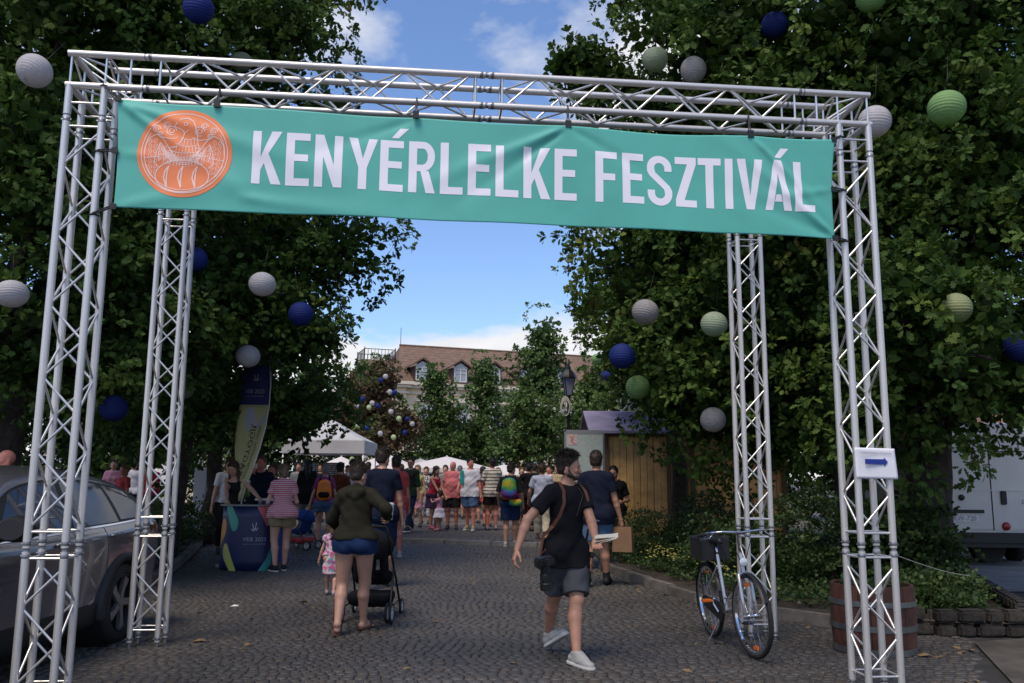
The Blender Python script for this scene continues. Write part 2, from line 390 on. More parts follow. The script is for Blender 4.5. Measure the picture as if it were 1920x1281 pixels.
# low wall of rough stone blocks at the right end of the bed
lw = empty('low_stone_wall', (4.2, 9.0, 0)); tag(lw, 'low wall of rough stone blocks behind the half barrel', 'wall')
wp = [(3.38, 9.36), (4.22, 8.95), (5.12, 8.95), (5.42, 9.45), (6.5, 12.6)]
for (xa, ya), (xb, yb) in zip(wp[:-1], wp[1:]):
    T = math.hypot(xb - xa, yb - ya); a = math.atan2(yb - ya, xb - xa)
    for rowi in range(2):
        x = 0.0
        while x < T - 0.05:
            L = min(0.17 + 0.12 * rs.random(), T - x)
            t = (x + L / 2) / T; b = MB().box((0, 0, 0), (L - .018, .15 + .02 * rs.random(), .125))
            o = b.build('stone_block', M['wall_stone'], lw, bevel=0.025)
            o.location = (xa + (xb - xa) * t - 4.2, ya + (yb - ya) * t - 9.0, 0.062 + rowi * 0.14 + (rs.random() - .5) * .01 + gz(ya)); o.rotation_euler = ((rs.random() - .5) * .06, (rs.random() - .5) * .06, a + (rs.random() - .5) * .05)
            x += L
# footway and road on the right
M['pave_light'] = mat('pale_footway', (0.078, 0.066, 0.053), 0.95, noise=0.5, nscale=2.2, bump=0.5, bscale=70)
pv = MB(); pv.add([(3.35, 5.6, 0.02), (4.4, 8.55, 0.02), (4.95, 8.75, 0.02), (5.6, 9.2, 0.02), (9.0, 12.2, 0.045), (12, 12.2, 0.045), (9, 5.6, 0.02)], [tuple(range(7))])
tag(pv.build('footway', M['pave_light']), kind='structure')
rd = MB(); rd.add([(6.2, 12.2, 0.052), (40, 12.2, 0.052), (60, 60, 0.175), (12, 45, 0.175), (7.9, 22, 0.175), (7.2, 17, 0.11)], [tuple(range(6))])
M['road'] = mat('pale_road', (0.21, 0.2, 0.19), 0.9, noise=0.25, nscale=2, bump=0.3, bscale=80)  # road surface paler than the worn asphalt
tag(rd.build('road', M['road']), kind='structure')

# ================================================================== TRUSS GANTRY
GX, GY, GYAW, GW, GD, GZL, CS = -3.15389, 5.79202, 0.098781, 5.93344, 2.46752, 4.2497, 0.24
gantry = empty('truss_gantry', (GX, GY, 0), GYAW); tag(gantry, 'aluminium box truss gateway with four lattice legs spanning the cobbled street', 'truss gateway')
def unit_tube(n, name, m):
    b = MB(); b.tube([(0, 0, 0), (0, 0, 1)], 1.0, n); me = b.mesh(name, m, True, auto=50); return me
UT = {}
def rod(name, a, b, r, parent, m='alu', n=12):
    key = (name, m, n)
    if key not in UT: UT[key] = unit_tube(n, name, M[m])
    a, b = Vector(a), Vector(b); d = b - a
    o = bpy.data.objects.new(name, UT[key]); col.objects.link(o); o.parent = parent
    o.location = a; o.rotation_mode = 'QUATERNION'; o.rotation_quaternion = d.to_track_quat('Z', 'Y'); o.scale = (r, r, d.length)
    return o
TR, BR = 0.025, 0.0085
COUP = MB().tube([(0, 0, -.02), (0, 0, 0), (0, 0, .01), (0, 0, .03), (0, 0, .034)], [0.019, 0.019, 0.0265, 0.0265, 0.025], 14).tube([(-.034, 0, .018), (.034, 0, .018)], .006, 8).mesh('coupler', M['steel'], True, auto=40)
def lattice(parent, P0, ax, s1, s2, segs, corner_ends=(0, 0)):
    """box truss: P0 origin corner, ax unit direction, s1 s2 unit side directions.
    segs: list of (start, end) lengths of the bolted sections"""
    ax, s1, s2 = Vector(ax), Vector(s1), Vector(s2); P0 = Vector(P0)
    cor = [Vector((0, 0, 0)), s1 * CS, s1 * CS + s2 * CS, s2 * CS]
    for a, b in segs:
        for c in cor: rod('chord', P0 + c + ax * (a + 0.012), P0 + c + ax * (b - 0.012), TR, parent, 'alu', 16)
        for f in range(4):
            c0, c1 = cor[f], cor[(f + 1) % 4]
            e = (c1 - c0).normalized() * TR * 0.8
            for q in (a + 0.115, b - 0.055 if b - a < 1.5 else b - 0.085):
                rod('brace', P0 + c0 + e + ax * q, P0 + c1 - e + ax * q, BR, parent, 'alu_brace', 8)
            L = b - a - 0.26; n = max(2, round(L / 0.247)); st = L / n; q = a + 0.14
            flip = (f % 2)
            for i in range(n):
                A, B = (c0 + e, c1 - e) if (i + flip) % 2 == 0 else (c1 - e, c0 + e)
                rod('brace', P0 + A + ax * (q + 0.018), P0 + B + ax * (q + st - 0.018), BR, parent, 'alu_brace', 8)
                q += st
        # conical couplers and their pins at both ends
        for c in cor:
            for end, sg in ((a, 1), (b, -1)):
                o = bpy.data.objects.new('coupler', COUP); col.objects.link(o); o.parent = parent; o.location = P0 + c + ax * (end + sg * 0.02)
                o.rotation_mode = 'QUATERNION'; o.rotation_quaternion = (ax * sg).to_track_quat('Z', 'Y')
X, Y_, Z = Vector((1, 0, 0)), Vector((0, 1, 0)), Vector((0, 0, 1))
for (cx, cy, lab) in ((0, 0, 'front left leg of the gateway'), (GW - CS, 0, 'front right leg with the arrow notice'), (0, GD - CS, 'rear left leg by the grey car'), (GW - CS, GD - CS, 'rear right leg with the bicycle')):
    leg = bpy.data.objects.new('truss_leg', None); col.objects.link(leg); leg.parent = gantry; leg.location = (cx, cy, 0); leg['label'] = lab
    lattice(leg, (0, 0, 0), Z, X, Y_, [(0.045, 1.03), (1.03, 4.03)])
    for a in (0, CS):
        for b in (0, CS): MB().lathe([(0, 0), (0.028, 0), (0.03, 0.008), (0.017, 0.014), (0.017, 0.05), (0, 0.05)], (a, b, 0), 14).build('foot', M['steel'], leg, smooth=True, auto=40)
# corner blocks with tubes running through, then the beams between them
for (cx, cy, sx, sy) in ((0, 0, 1, 1), (GW - CS, 0, -1, 1), (0, GD - CS, 1, -1), (GW - CS, GD - CS, -1, -1)):
    cb = bpy.data.objects.new('corner_block', None); col.objects.link(cb); cb.parent = gantry; cb.location = (cx, cy, 0)
    for a in (0, CS):
        for b in (0, CS):
            rod('chord', (a, b, 4.03), (a, b, GZL if True else 0), TR, cb, 'alu', 16)
            if (a, b) != (0, 0): pass
    x0, x1 = (-TR, 0.5) if sx > 0 else (CS - 0.5, CS + TR)
    y0, y1 = (-TR, 0.5) if sy > 0 else (CS - 0.5, CS + TR)
    outer_y = 0 if sy > 0 else CS; inner_y = CS - outer_y; outer_x = 0 if sx > 0 else CS; inner_x = CS - outer_x
    for zz in (GZL, GZL + CS):
        rod('chord', (x0, outer_y, zz), (x1, outer_y, zz), TR, cb, 'alu', 16)
        xa, xb = (CS - TR, 0.5) if sx > 0 else (CS - 0.5, TR)
        rod('chord', (xa, inner_y, zz), (xb, inner_y, zz), TR, cb, 'alu', 16)
        ya, yb = (0.001 + TR, 0.5) if sy > 0 else (CS - 0.5, CS - TR)
        rod('chord', (outer_x, ya, zz), (outer_x, yb, zz), TR, cb, 'alu', 16)
        ya, yb = (CS + TR, 0.5) if sy > 0 else (CS - 0.5, -TR)
        rod('chord', (inner_x, ya, zz), (inner_x, yb, zz), TR, cb, 'alu', 16)
        rod('brace', (inner_x, outer_y + sy * TR, zz), (inner_x, inner_y - sy * TR, zz), BR, cb, 'alu_brace', 8)
        rod('brace', (outer_x, outer_y, zz), (inner_x, inner_y, zz), BR, cb, 'alu_brace', 8)
    for a in (0, CS):
        for b in (0, CS): rod('brace', (a, b, GZL + TR), (a, b, GZL + CS - TR), BR, cb, 'alu_brace', 8)
    for yy in (outer_y, inner_y):
        q0, q1 = (CS, 0.42) if sx > 0 else (0, -0.18)
        rod('brace', (outer_x + sx * .05, yy, GZL + CS - TR), (outer_x + sx * .33, yy, GZL + TR), BR, cb, 'alu_brace', 8)
        rod('brace', (outer_x + sx * .41, yy, GZL + CS - TR), (outer_x + sx * .41, yy, GZL + TR), BR, cb, 'alu_brace', 8)
    for xx in (outer_x, inner_x):
        rod('brace', (xx, outer_y + sy * .05, GZL + CS - TR), (xx, outer_y + sy * .33, GZL + TR), BR, cb, 'alu_brace', 8)
        rod('brace', (xx, outer_y + sy * .41, GZL + CS - TR), (xx, outer_y + sy * .41, GZL + TR), BR, cb, 'alu_brace', 8)
    for (a0, a1) in (((0, 0), (CS, 0)), ((CS, 0), (CS, CS)), ((CS, CS), (0, CS)), ((0, CS), (0, 0))):
        rod('brace', (*a0, 4.12), (*a1, 4.12), BR, cb, 'alu_brace', 8)
for yy, lab in ((0, 'front beam that carries the banner'), (GD - CS, 'rear beam')):
    bmn = bpy.data.objects.new('truss_beam', None); col.objects.link(bmn); bmn.parent = gantry; bmn.location = (0.5, yy, GZL); bmn['label'] = lab
    LL = GW - 1.0; lattice(bmn, (0, 0, 0), X, Y_, Z, [(0, LL / 2), (LL / 2, LL)])
for xx in (0, GW - CS):
    bmn = bpy.data.objects.new('truss_beam', None); col.objects.link(bmn); bmn.parent = gantry; bmn.location = (xx, 0.5, GZL); bmn['label'] = 'side beam'
    lattice(bmn, (0, 0, 0), Y_, X, Z, [(0, GD - 1.0)])

# ================================================================== BANNER
banner = empty('banner', (GX, GY, 0), GYAW)
tag(banner, 'turquoise cloth banner reading KENYÉRLELKE FESZTIVÁL hung across the front of the truss gateway', 'banner')
BX0, BX1, BZ0, BZ1 = 0.37, 5.605, 3.33, 4.12
clips = [(0.351, 4.145), (1.04, 4.124), (2.448, 4.111), (3.569, 4.093), (4.962, 4.085), (5.625, 4.087), (5.587, 3.305), (0.386, 3.349), (0.365, 3.75), (5.60, 3.69)]
def ban(u, v):
    "u 0..1 along, v 0..1 up -> local point of the cloth"
    top = np.interp(u * 5.27 + .351, [0.351, 1.04, 2.448, 3.569, 4.962, 5.625], [4.145, 4.124, 4.111, 4.093, 4.085, 4.087])
    bot = np.interp(u * 5.2 + .386, [0.386, 2.391, 3.947, 4.9, 5.587], [3.349, 3.338, 3.327, 3.322, 3.305])
    # sag between the clips
    cl = np.array([0.0, 0.131, 0.398, 0.611, 0.875, 1.0]); k = np.clip(np.searchsorted(cl, u) - 1, 0, 4)
    t = (u - cl[k]) / (cl[k + 1] - cl[k]); top = top - 0.012 * np.sin(np.pi * np.clip(t, 0, 1))
    x0 = 0.351 + 0.035 * (1 - v) + 0.012 * np.sin(np.pi * v); x1 = 5.625 - 0.038 * (1 - v) - 0.02 * np.sin(np.pi * v)
    x = x0 + (x1 - x0) * u; z = bot + (top - bot) * v
    y = 0.012 * np.sin(u * 17 + 1.2 * v) * (0.4 + v) + 0.010 * np.sin(u * 31 + 2.5 * v + 1) * (1 - .4 * v)
    # tension folds radiating from the fixings
    for (cx, cz, ang, amp, wdt, ln) in ((0.36, 4.12, -0.62, .030, .045, 1.0), (0.36, 4.12, -0.30, .026, .05, 1.5), (2.45, 4.10, -2.75, -.012, .05, 0.8), (3.57, 4.08, -2.72, .022, .045, 1.1), (3.57, 4.08, -2.5, -.018, .04, .8), (3.57, 4.08, -0.5, -.014, .05, .7), (4.96, 4.08, -0.80, .024, .035, .75), (5.6, 3.31, 2.42, .026, .04, 1.0), (5.6, 3.31, 2.75, -.016, .06, .9), (0.39, 3.35, 0.25, .014, .07, 1.3), (0.37, 3.75, -0.1, .01, .06, .6), (5.6, 3.69, 3.3, .012, .05, .5), (1.2, 3.46, -0.12, .014, .06, 2.2)):
        dx, dz = x - cx, z - cz; s_ = dx * np.cos(ang) + dz * np.sin(ang); n_ = -dx * np.sin(ang) + dz * np.cos(ang)
        y = y - .72 * amp * np.exp(-(n_ / (wdt * (0.5 + np.clip(s_, 0, 2)))) ** 2) * np.clip(s_ / .12, 0, 1) * np.exp(-(np.clip(s_, 0, 9) / ln) ** 2)
    return x, y - 0.055, z
def ban_xz(x, z, off=0.0):
    "cloth point nearest to local x,z (for print lying on the cloth)"
    x = np.asarray(x, float); z = np.asarray(z, float)
    v = np.clip((z - 3.33) / .77, 0, 1); u = (x - 0.38) / 5.22
    for _ in range(3):
        px, py, pz = ban(np.clip(u, 0, 1), v); u = u + (x - px) / 5.24; v = v + (z - pz) / .78
    px, py, pz = ban(np.clip(u, 0, 1), np.clip(v, 0, 1))
    return np.stack([x, py - off, z], -1)
M['banner'] = mat('turquoise_banner_cloth', (0.105, 0.50, 0.42), 0.62, noise=0.05, nscale=4, bump=0.15, bscale=260, trans=0.12, sheen=0.2)
M['banner_white'] = mat('white_print', (0.86, 0.83, 0.90), 0.6, bump=0.1, bscale=260)
M['banner_orange'] = mat('orange_print', (0.86, 0.24, 0.085), 0.6, bump=0.1, bscale=260)
M['banner_line'] = mat('pale_pink_print', (0.88, 0.62, 0.56), 0.6)
nu, nv = 520, 70
U, Vv = np.meshgrid(np.linspace(0, 1, nu), np.linspace(0, 1, nv))
bx, by, bz = ban(U, Vv); V = np.stack([bx, by, bz], -1).reshape(-1, 3)
i = np.arange(nv - 1)[:, None] * nu + np.arange(nu - 1)[None]; Fq = np.stack([i, i + 1, i + 1 + nu, i + nu], -1).reshape(-1, 4)
cl = obj('cloth', npmesh('cloth', V, Fq, M['banner'], True), None, banner)
md = cl.modifiers.new('thick', 'SOLIDIFY'); md.thickness = 0.0012; md.offset = 1
def conform(name, tris, m, off, parent, maxe=0.03):
    "tris: list of polygons [(x,z)...] in banner space; subdivided and laid on the cloth"
    bm = bmesh.new()
    for poly in tris:
        vs_ = [bm.verts.new((a, 0, b)) for a, b in poly]
        try: bm.faces.new(vs_)
        except ValueError: pass
    bmesh.ops.remove_doubles(bm, verts=bm.verts, dist=1e-5)
    bmesh.ops.triangulate(bm, faces=bm.faces)
    for _ in range(5):
        es = [e for e in bm.edges if e.calc_length() > maxe]
        if not es: break
        bmesh.ops.subdivide_edges(bm, edges=es, cuts=1)
        bmesh.ops.triangulate(bm, faces=bm.faces)
    co = np.array([v_.co[:] for v_ in bm.verts]); P = ban_xz(co[:, 0], co[:, 2], off)
    for v_, q in zip(bm.verts, P): v_.co = q
    for f in bm.faces:
        f.smooth = True
        f.normal_update()
        if f.normal.y > 0: f.normal_flip()
    me = bpy.data.meshes.new(name); bm.to_mesh(me); bm.free(); me.materials.append(m)
    return obj(name, me, None, parent)
# letters drawn as polygons in a unit box, stroke S wide (of cap height 1), box width W
def letter_polys(ch, W):
    S = 0.152; H = 1.0
    def rect(a, b, c, d): return [(a, b), (c, b), (c, d), (a, d)]
    def stroke(p, q, wh): # horizontal-cut diagonal
        return [(p[0], p[1]), (p[0] + wh, p[1]), (q[0] + wh, q[1]), (q[0], q[1])]
    def arc(cx, cz, rx, rz, a0, a1, th, n=14):
        o_ = []
        for k in range(n):
            t0, t1 = R(a0 + (a1 - a0) * k / n), R(a0 + (a1 - a0) * (k + 1) / n)
            P = lambda t, e: (cx + (rx - e) * math.cos(t), cz + (rz - e) * math.sin(t))
            o_.append([P(t0, 0), P(t1, 0), P(t1, th), P(t0, th)])
        return o_
    if ch == 'K': return [rect(0, 0, S, H), [(S, .26), (S, .50), (W - .19, H), (W - .005, H), (S + .14, .57), (S + .045, .36)], [(S + .05, .42), (S + .14, .57), (W, 0), (W - .18, 0)]]
    if ch == 'E': return [rect(0, 0, S, H), rect(S, 0, W, S * .92), rect(S, H - S * .92, W, H), rect(S, .46, W - .03, .46 + S * .88)]
    if ch == 'F': return [rect(0, 0, S, H), rect(S, H - S * .92, W, H), rect(S, .43, W - .04, .43 + S * .88)]
    if ch == 'L': return [rect(0, 0, S, H), rect(S, 0, W, S * .92)]
    if ch == 'I': return [rect(0, 0, S, H)]
    if ch == 'T': return [rect(0, H - S * .92, W, H), rect(W / 2 - S / 2, 0, W / 2 + S / 2, H - S * .92)]
    if ch == 'N': return [rect(0, 0, S, H), rect(W - S, 0, W, H), [(S, H), (S, .58), (W - S, 0), (W - S, .42)]]
    if ch == 'Y': return [rect(W / 2 - S / 2, 0, W / 2 + S / 2, .42), [(W / 2 - S / 2, .42), (W / 2 + S / 2, .42), (W / 2, .60)], [(0, H), (S + .01, H), (W / 2, .60), (W / 2 - S / 2, .42)], [(W, H), (W - S - .01, H), (W / 2, .60), (W / 2 + S / 2, .42)]]
    if ch == 'V': return [[(0, H), (S + .01, H), (W / 2 + .0, .27), (W / 2 - S * .5, 0)], [(W, H), (W - S - .01, H), (W / 2, .27), (W / 2 + S * .5, 0)], [(W / 2 - S * .5, 0), (W / 2 + S * .5, 0), (W / 2, .27)]]
    if ch == 'A': return [[(0, 0), (S, 0), (W / 2, .74), (W / 2 - S * .5, H)], [(W, 0), (W - S, 0), (W / 2, .74), (W / 2 + S * .5, H)], [(W / 2 - S * .5, H), (W / 2 + S * .5, H), (W / 2, .74)], [(S + .035, .17), (W - S - .035, .17), (W - S - .068, .31), (S + .068, .31)]]
    if ch == 'Z': return [rect(0, H - S * .92, W, H), rect(0, 0, W, S * .92), [(0, S * .92), (S * 1.15, S * .92), (W, H - S * .92), (W - S * 1.15, H - S * .92)]]
    if ch == 'R':
        o_ = [rect(0, 0, S, H), rect(S, H - S * .9, W * .52, H), rect(S, .42, W * .52, .42 + S * .85)]
        o_ += arc(W * .52, .71, W * .46, .29, -90, 90, S * .88); o_ += [[(W * .44, .43), (W * .44 + S, .43), (W, 0), (W - S * 1.12, 0)]]
        return o_
    if ch == 'S':
        r = W / 2; o_ = arc(r, 1 - r * .98, r, r * 1.0, 0, 180, S * .95); o_ += arc(r, r * .98, r, r * 1.0, 180, 360, S * .95)
        o_ += [rect(W - S * .95, 1 - r - .06, W, 1 - r * .98), rect(0, r * .98, S * .95, r + .06)]
        # spine
        pts = [(0, 1 - r * .98), (0.0, .69), (.045, .60), (W * .40, .455), (W - S * 1.05, .33), (W - S * .95, r * .98)]
        pts2 = [(S * .95, 1 - r * .98), (S * 1.05, .67), (W * .60, .545), (W - .045, .40), (W, .31), (W, r * .98)]
        for k in range(5): o_.append([pts[k], pts2[k], pts2[k + 1], pts[k + 1]])
        return o_
    return []
rows = [('K', 1.304, 3.557, 1.510), ('E', 1.540, 3.550, 1.706), ('N', 1.741, 3.547, 1.935), ('Y', 1.975, 3.543, 2.181), ('E', 2.200, 3.540, 2.367), ('R', 2.405, 3.541, 2.597), ('L', 2.633, 3.538, 2.797), ('E', 2.833, 3.535, 2.999), ('L', 3.034, 3.530, 3.202), ('K', 3.238, 3.527, 3.437), ('E', 3.467, 3.524, 3.631), ('F', 3.769, 3.520, 3.933), ('E', 3.972, 3.519, 4.134), ('S', 4.162, 3.513, 4.352), ('Z', 4.378, 3.513, 4.539), ('T', 4.554, 3.511, 4.727), ('I', 4.757, 3.510, 4.815), ('V', 4.848, 3.510, 5.044), ('A', 5.058, 3.509, 5.262), ('L', 5.284, 3.504, 5.443)]
CAPH = 0.388
for (ch, x0, z0, x1) in rows:
    Wd = (x1 - x0) / CAPH; polys = letter_polys(ch, Wd)
    if ch == 'E' and abs(x0 - 2.2) < .01: polys += [[(.20, 1.05), (.33, 1.05), (.52, 1.25), (.36, 1.25)]]
    if ch == 'A': polys += [[(.20, 1.05), (.33, 1.05), (.50, 1.25), (.34, 1.25)]]
    conform('letter', [[(x0 + a * CAPH, z0 + b * CAPH - 0.012 * a * CAPH) for a, b in q] for q in polys], M['banner_white'], 0.003, banner)
# round emblem: orange disc, bird over ears of wheat and a loaf
ex, ez, er = 0.838, 3.757, 0.325
disc = [[(ex + er * .0, ez), (ex + er * math.cos(t), ez + er * math.sin(t)), (ex + er * math.cos(t + math.pi / 36), ez + er * math.sin(t + math.pi / 36))] for t in [k * math.pi / 36 for k in range(72)]]
emb = conform('emblem', disc, M['banner_orange'], 0.003, banner, 0.035)
lines = []
def rib(pts, wd=0.011, closed=False):
    "thin printed line through points in emblem units (-1..1)"
    P = [Vector((ex + a * er, ez + b * er)) for a, b in pts]; k = len(P)
    for i in range(k if closed else k - 1):
        a, b = P[i], P[(i + 1) % k]; d = b - a
        if d.length < 1e-6: continue
        n_ = Vector((-d.y, d.x)).normalized() * wd * er; e = d.normalized() * wd * er * .4
        lines.append([tuple(a - n_ - e), tuple(b - n_ + e), tuple(b + n_ + e), tuple(a + n_ - e)])
def ell(cx, cy, rx, ry, a0=0, a1=360, n=28, rot=0):
    c, s = math.cos(R(rot)), math.sin(R(rot)); o_ = []
    for k in range(n + 1):
        t = R(a0 + (a1 - a0) * k / n); a, b = rx * math.cos(t), ry * math.sin(t); o_.append((cx + a * c - b * s, cy + a * s + b * c))
    return o_
rib(ell(0, 0, .905, .905, n=64), .010); rib(ell(0, 0.01, .845, .845, 150, 390, n=48), .008)
rib(ell(-.02, -.52, .565, .36, n=48), .012)                         # the loaf
for sx_ in (-.33, -.03, .27):                                     # three cuts on the loaf
    rib([(sx_ + .02, -.30), (sx_ - .055, -.42), (sx_ - .075, -.56), (sx_ - .03, -.70), (sx_ + .0, -.78)], .014); rib([(sx_ + .02, -.30), (sx_ - .01, -.45), (sx_ - .015, -.62), (sx_, -.78)], .014)
rib([(-.20, .66), (-.12, .76), (0.03, .80), (.15, .73), (.21, .60), (.25, .42), (.26, .25), (.30, .12)], .011)      # head and back of the neck
rib([(-.20, .66), (-.25, .58), (-.14, .56), (-.05, .50), (-.03, .44)], .010); rib(ell(.0, .65, .035, .035, n=10), .009)
rib([(-.03, .44), (.06, .53)], .008)
rib([(-.03, .44), (-.06, .30), (-.18, .12), (-.25, .10)], .010)
for r_ in range(4):                                                # bands of feathers on the breast
    yy = .36 - r_ * .16; wl = .09 + r_ * .10; wr = .20 + r_ * .05
    arcp = [(-wl + (wl + wr) * t, yy - .05 * math.sin(math.pi * t)) for t in np.linspace(0, 1, 10)]; rib(arcp, .008)
    for t in np.linspace(.08, .92, 5 + r_ * 2): rib([(-wl + (wl + wr) * t, yy - .05 * math.sin(math.pi * t)), (-wl - .03 + (wl + wr + .06) * t, yy - .14 - .05 * math.sin(math.pi * t))], .007)
for k_ in range(3): rib([(a, b - .045 * k_) for a, b in [(-.50, .16), (-.32, -.04), (-.12, -.16), (.06, -.17), (.26, -.08), (.42, .08)]], .008)
for t in np.linspace(0.08, .92, 13):
    a = -.42 + .80 * t; b = .0 - .19 * math.sin(math.pi * t); rib(ell(a, b + .05, .022, .045, n=8), .006)
for sg in (-1, 1):                                                 # wings like ears of wheat
    wing = [(sg * .13, -.18), (sg * .34, .12), (sg * .46, .30), (sg * .60, .40), (sg * .74, .34), (sg * .82, .18), (sg * .84, -.06), (sg * .80, -.30), (sg * .70, -.50), (sg * .56, -.62)]
    rib(wing, .010); rib([(sg * .28, -.20), (sg * .44, .12), (sg * .52, .22), (sg * .54, .0), (sg * .52, -.2)], .008); rib([(sg * .53, .20), (sg * .60, -.02), (sg * .62, -.24), (sg * .52, -.34)], .008)
    rib([(sg * .55, -.10), (sg * .84, -.14)], .008); rib([(sg * .20, -.05), (sg * .52, -.06)], .008)
    for bx_, y0_, n_ in ((.68, .26, 7), (.47, .10, 3), (.36, .02, 3)):
        for k in range(n_):
            for s2_ in (-1, 1): rib(ell(sg * (bx_ + s2_ * .055 - k * .006), y0_ - k * .115, .028, .050, n=8, rot=-sg * s2_ * 30), .006)
    for (cx_, cy_, r_) in ((sg * .28 + .02 * sg, .50, .10), (sg * .40, .62, .07), (sg * .60, .52, .075), (sg * .52, .40, .05)):
        rib(ell(cx_, cy_, r_, r_, 0, 300, n=12), .009); rib(ell(cx_, cy_, r_ * .5, r_ * .5, 90, 400, n=9), .009)
    rib([(sg * .16, .36), (sg * .26, .30), (sg * .40, .32), (sg * .52, .34)], .009)
    rib([(sg * .20, .14), (sg * .34, .10), (sg * .28, .02)], .008)
conform('emblem_drawing', lines, M['banner_line'], 0.0048, emb, 0.05)
# black clamps and straps
for (cx, cz) in ((1.04, 4.124), (2.448, 4.111), (3.569, 4.093), (4.962, 4.085)):
    c = empty('tie_clamp', (0, 0, 0)); c.parent = banner
    mb = MB(); mb.box((cx, -.068, cz + .012), (.044, .02, .055)); mb.tube([(cx - .011, -.06, cz + .03), (cx - .004, -.045, cz + .075), (cx + .002, -.034, GZL + .01)], .005, 6); mb.tube([(cx + .012, -.06, cz + .03), (cx + .006, -.045, cz + .075), (cx + .003, -.034, GZL + .02)], .005, 6)
    mb.tube([(cx + .003, .03 * math.cos(t), GZL + .03 * math.sin(t)) for t in np.linspace(0, 2 * math.pi, 13)[:-1]], .005, 6, closed=True)
    mb.build('clamp', M['black_plastic'], c)
for (x0, z0, x1, z1, ty) in ((0.36, 4.14, CS, GZL, 0), (0.385, 3.35, CS, 3.30, 0), (0.366, 3.755, CS, 3.76, 0), (5.62, 4.085, GW - CS, 4.13, 0), (5.59, 3.31, GW - CS, 3.30, 0), (5.598, 3.69, GW - CS, 3.70, 0)):
    mb = MB(); mb.tube([(x0, -.055, z0), ((x0 + x1) / 2, -.05, (z0 + z1) / 2 - .006), (x1, -.03, z1)], .006, 6)
    mb.tube([(x0, -.055, z0 + .014), ((x0 + x1) / 2, -.045, (z0 + z1) / 2 + .01), (x1, -.03, z1 + .008)], .005, 6)
    mb.tube([(x1 + .031 * math.cos(t), .031 * math.sin(t), z1) for t in np.linspace(0, 2 * math.pi, 15)[:-1]], .006, 6, closed=True)
    mb.box((x0, -.062, z0), (.04, .014, .04))
    mb.build('strap', M['black_plastic'], banner)

# ================================================================== ARROW NOTICE
def textmesh(s, size, name='lettering', align='CENTER', ext=0.0005, sx=1.0, bold=0.0):
    cu = bpy.data.curves.new(name, 'FONT'); cu.body = s; cu.size = size; cu.align_x = align; cu.align_y = 'CENTER'; cu.extrude = ext; cu.offset = bold
    cu.resolution_u = 3
    o = bpy.data.objects.new(name, cu); col.objects.link(o); bpy.context.view_layer.update()
    me = bpy.data.meshes.new_from_object(o.evaluated_get(bpy.context.evaluated_depsgraph_get()))
    bpy.data.objects.remove(o); bpy.data.curves.remove(cu); me.transform(Matrix.Diagonal((sx, 1, 1, 1))); me.name = name
    return me
ns = empty('arrow_notice', (0, 0, 0)); ns.parent = None
ns.location = (GX, GY, 0); ns.rotation_euler = (0, 0, GYAW)
tag(ns, 'white paper notice with a blue arrow taped to the front right truss leg', 'notice')
nx0, nx1, nz0, nz1 = 5.668, 5.97, 1.535, 1.755
V = []; gx_, gz_ = 16, 12
for j in range(gz_ + 1):
    for i in range(gx_ + 1):
        a, b = i / gx_, j / gz_
        V.append((nx0 + (nx1 - nx0) * a + 0.006 * (1 - b) * (0.3 + a), -.034 + .006 * math.sin(a * 5 + b * 2) - .004 * (1 - b) * a, nz0 + (nz1 - nz0) * b - .006 * a))
Fq = [(j * (gx_ + 1) + i, j * (gx_ + 1) + i + 1, (j + 1) * (gx_ + 1) + i + 1, (j + 1) * (gx_ + 1) + i) for j in range(gz_) for i in range(gx_)]
pp = obj('paper', npmesh('paper', V, Fq, M['paper'], True), None, ns); md = pp.modifiers.new('t', 'SOLIDIFY'); md.thickness = 0.0008
mb = MB(); az = 1.655; ax0, ax1 = 5.733, 5.905
mb.prism([(ax0, az - .018), (ax1 - .028, az - .021), (ax1 - .028, az - .034), (ax1, az - .003), (ax1 - .028, az + .030), (ax1 - .028, az + .016), (ax0, az + .018)], -.0475, -.0465)
mb.build('arrow', M['ink_blue'], ns)
tm = textmesh('KERÉKPÁROS ÚTVONAL', 0.022, 'lettering'); tm.materials.append(M['ink_grey'])
o = obj('lettering', tm, None, ns); o.location = ((nx0 + nx1) / 2 + .002, -.0468, 1.715); o.rotation_euler = (math.pi / 2, 0.02, 0)
# ================================================================== TREES
def lobed_leaf():
    o = [(0, -.12), (.07, .10), (.26, .22), (.15, .36), (.38, .56), (.20, .64), (.24, .86), (.08, .86), (0, 1.0)]
    pts = o + [(-a, b) for a, b in o[-2:0:-1]]
    V = [(a, b, .10 * abs(a) - .22 * b * b) for a, b in pts] + [(0, .45, -.03)]
    n = len(pts); return np.array(V), np.array([(i, (i + 1) % n, n) for i in range(n)])
def mid_leaf():
    V = [(0, 0, 0), (.30, .22, .04), (.42, .60, .02), (0, 1, -.18), (-.42, .60, .02), (-.30, .22, .04)]
    return np.array(V), np.array([(0, 1, 2), (0, 2, 3), (0, 3, 4), (0, 4, 5)])
def small_leaf():
    return np.array([(0, 0, 0), (.42, .5, .08), (0, 1, -.1), (-.42, .5, .08)]), np.array([(0, 1, 3), (1, 2, 3)])
LEAF = {'lobed': lobed_leaf(), 'mid': mid_leaf(), 'small': small_leaf()}
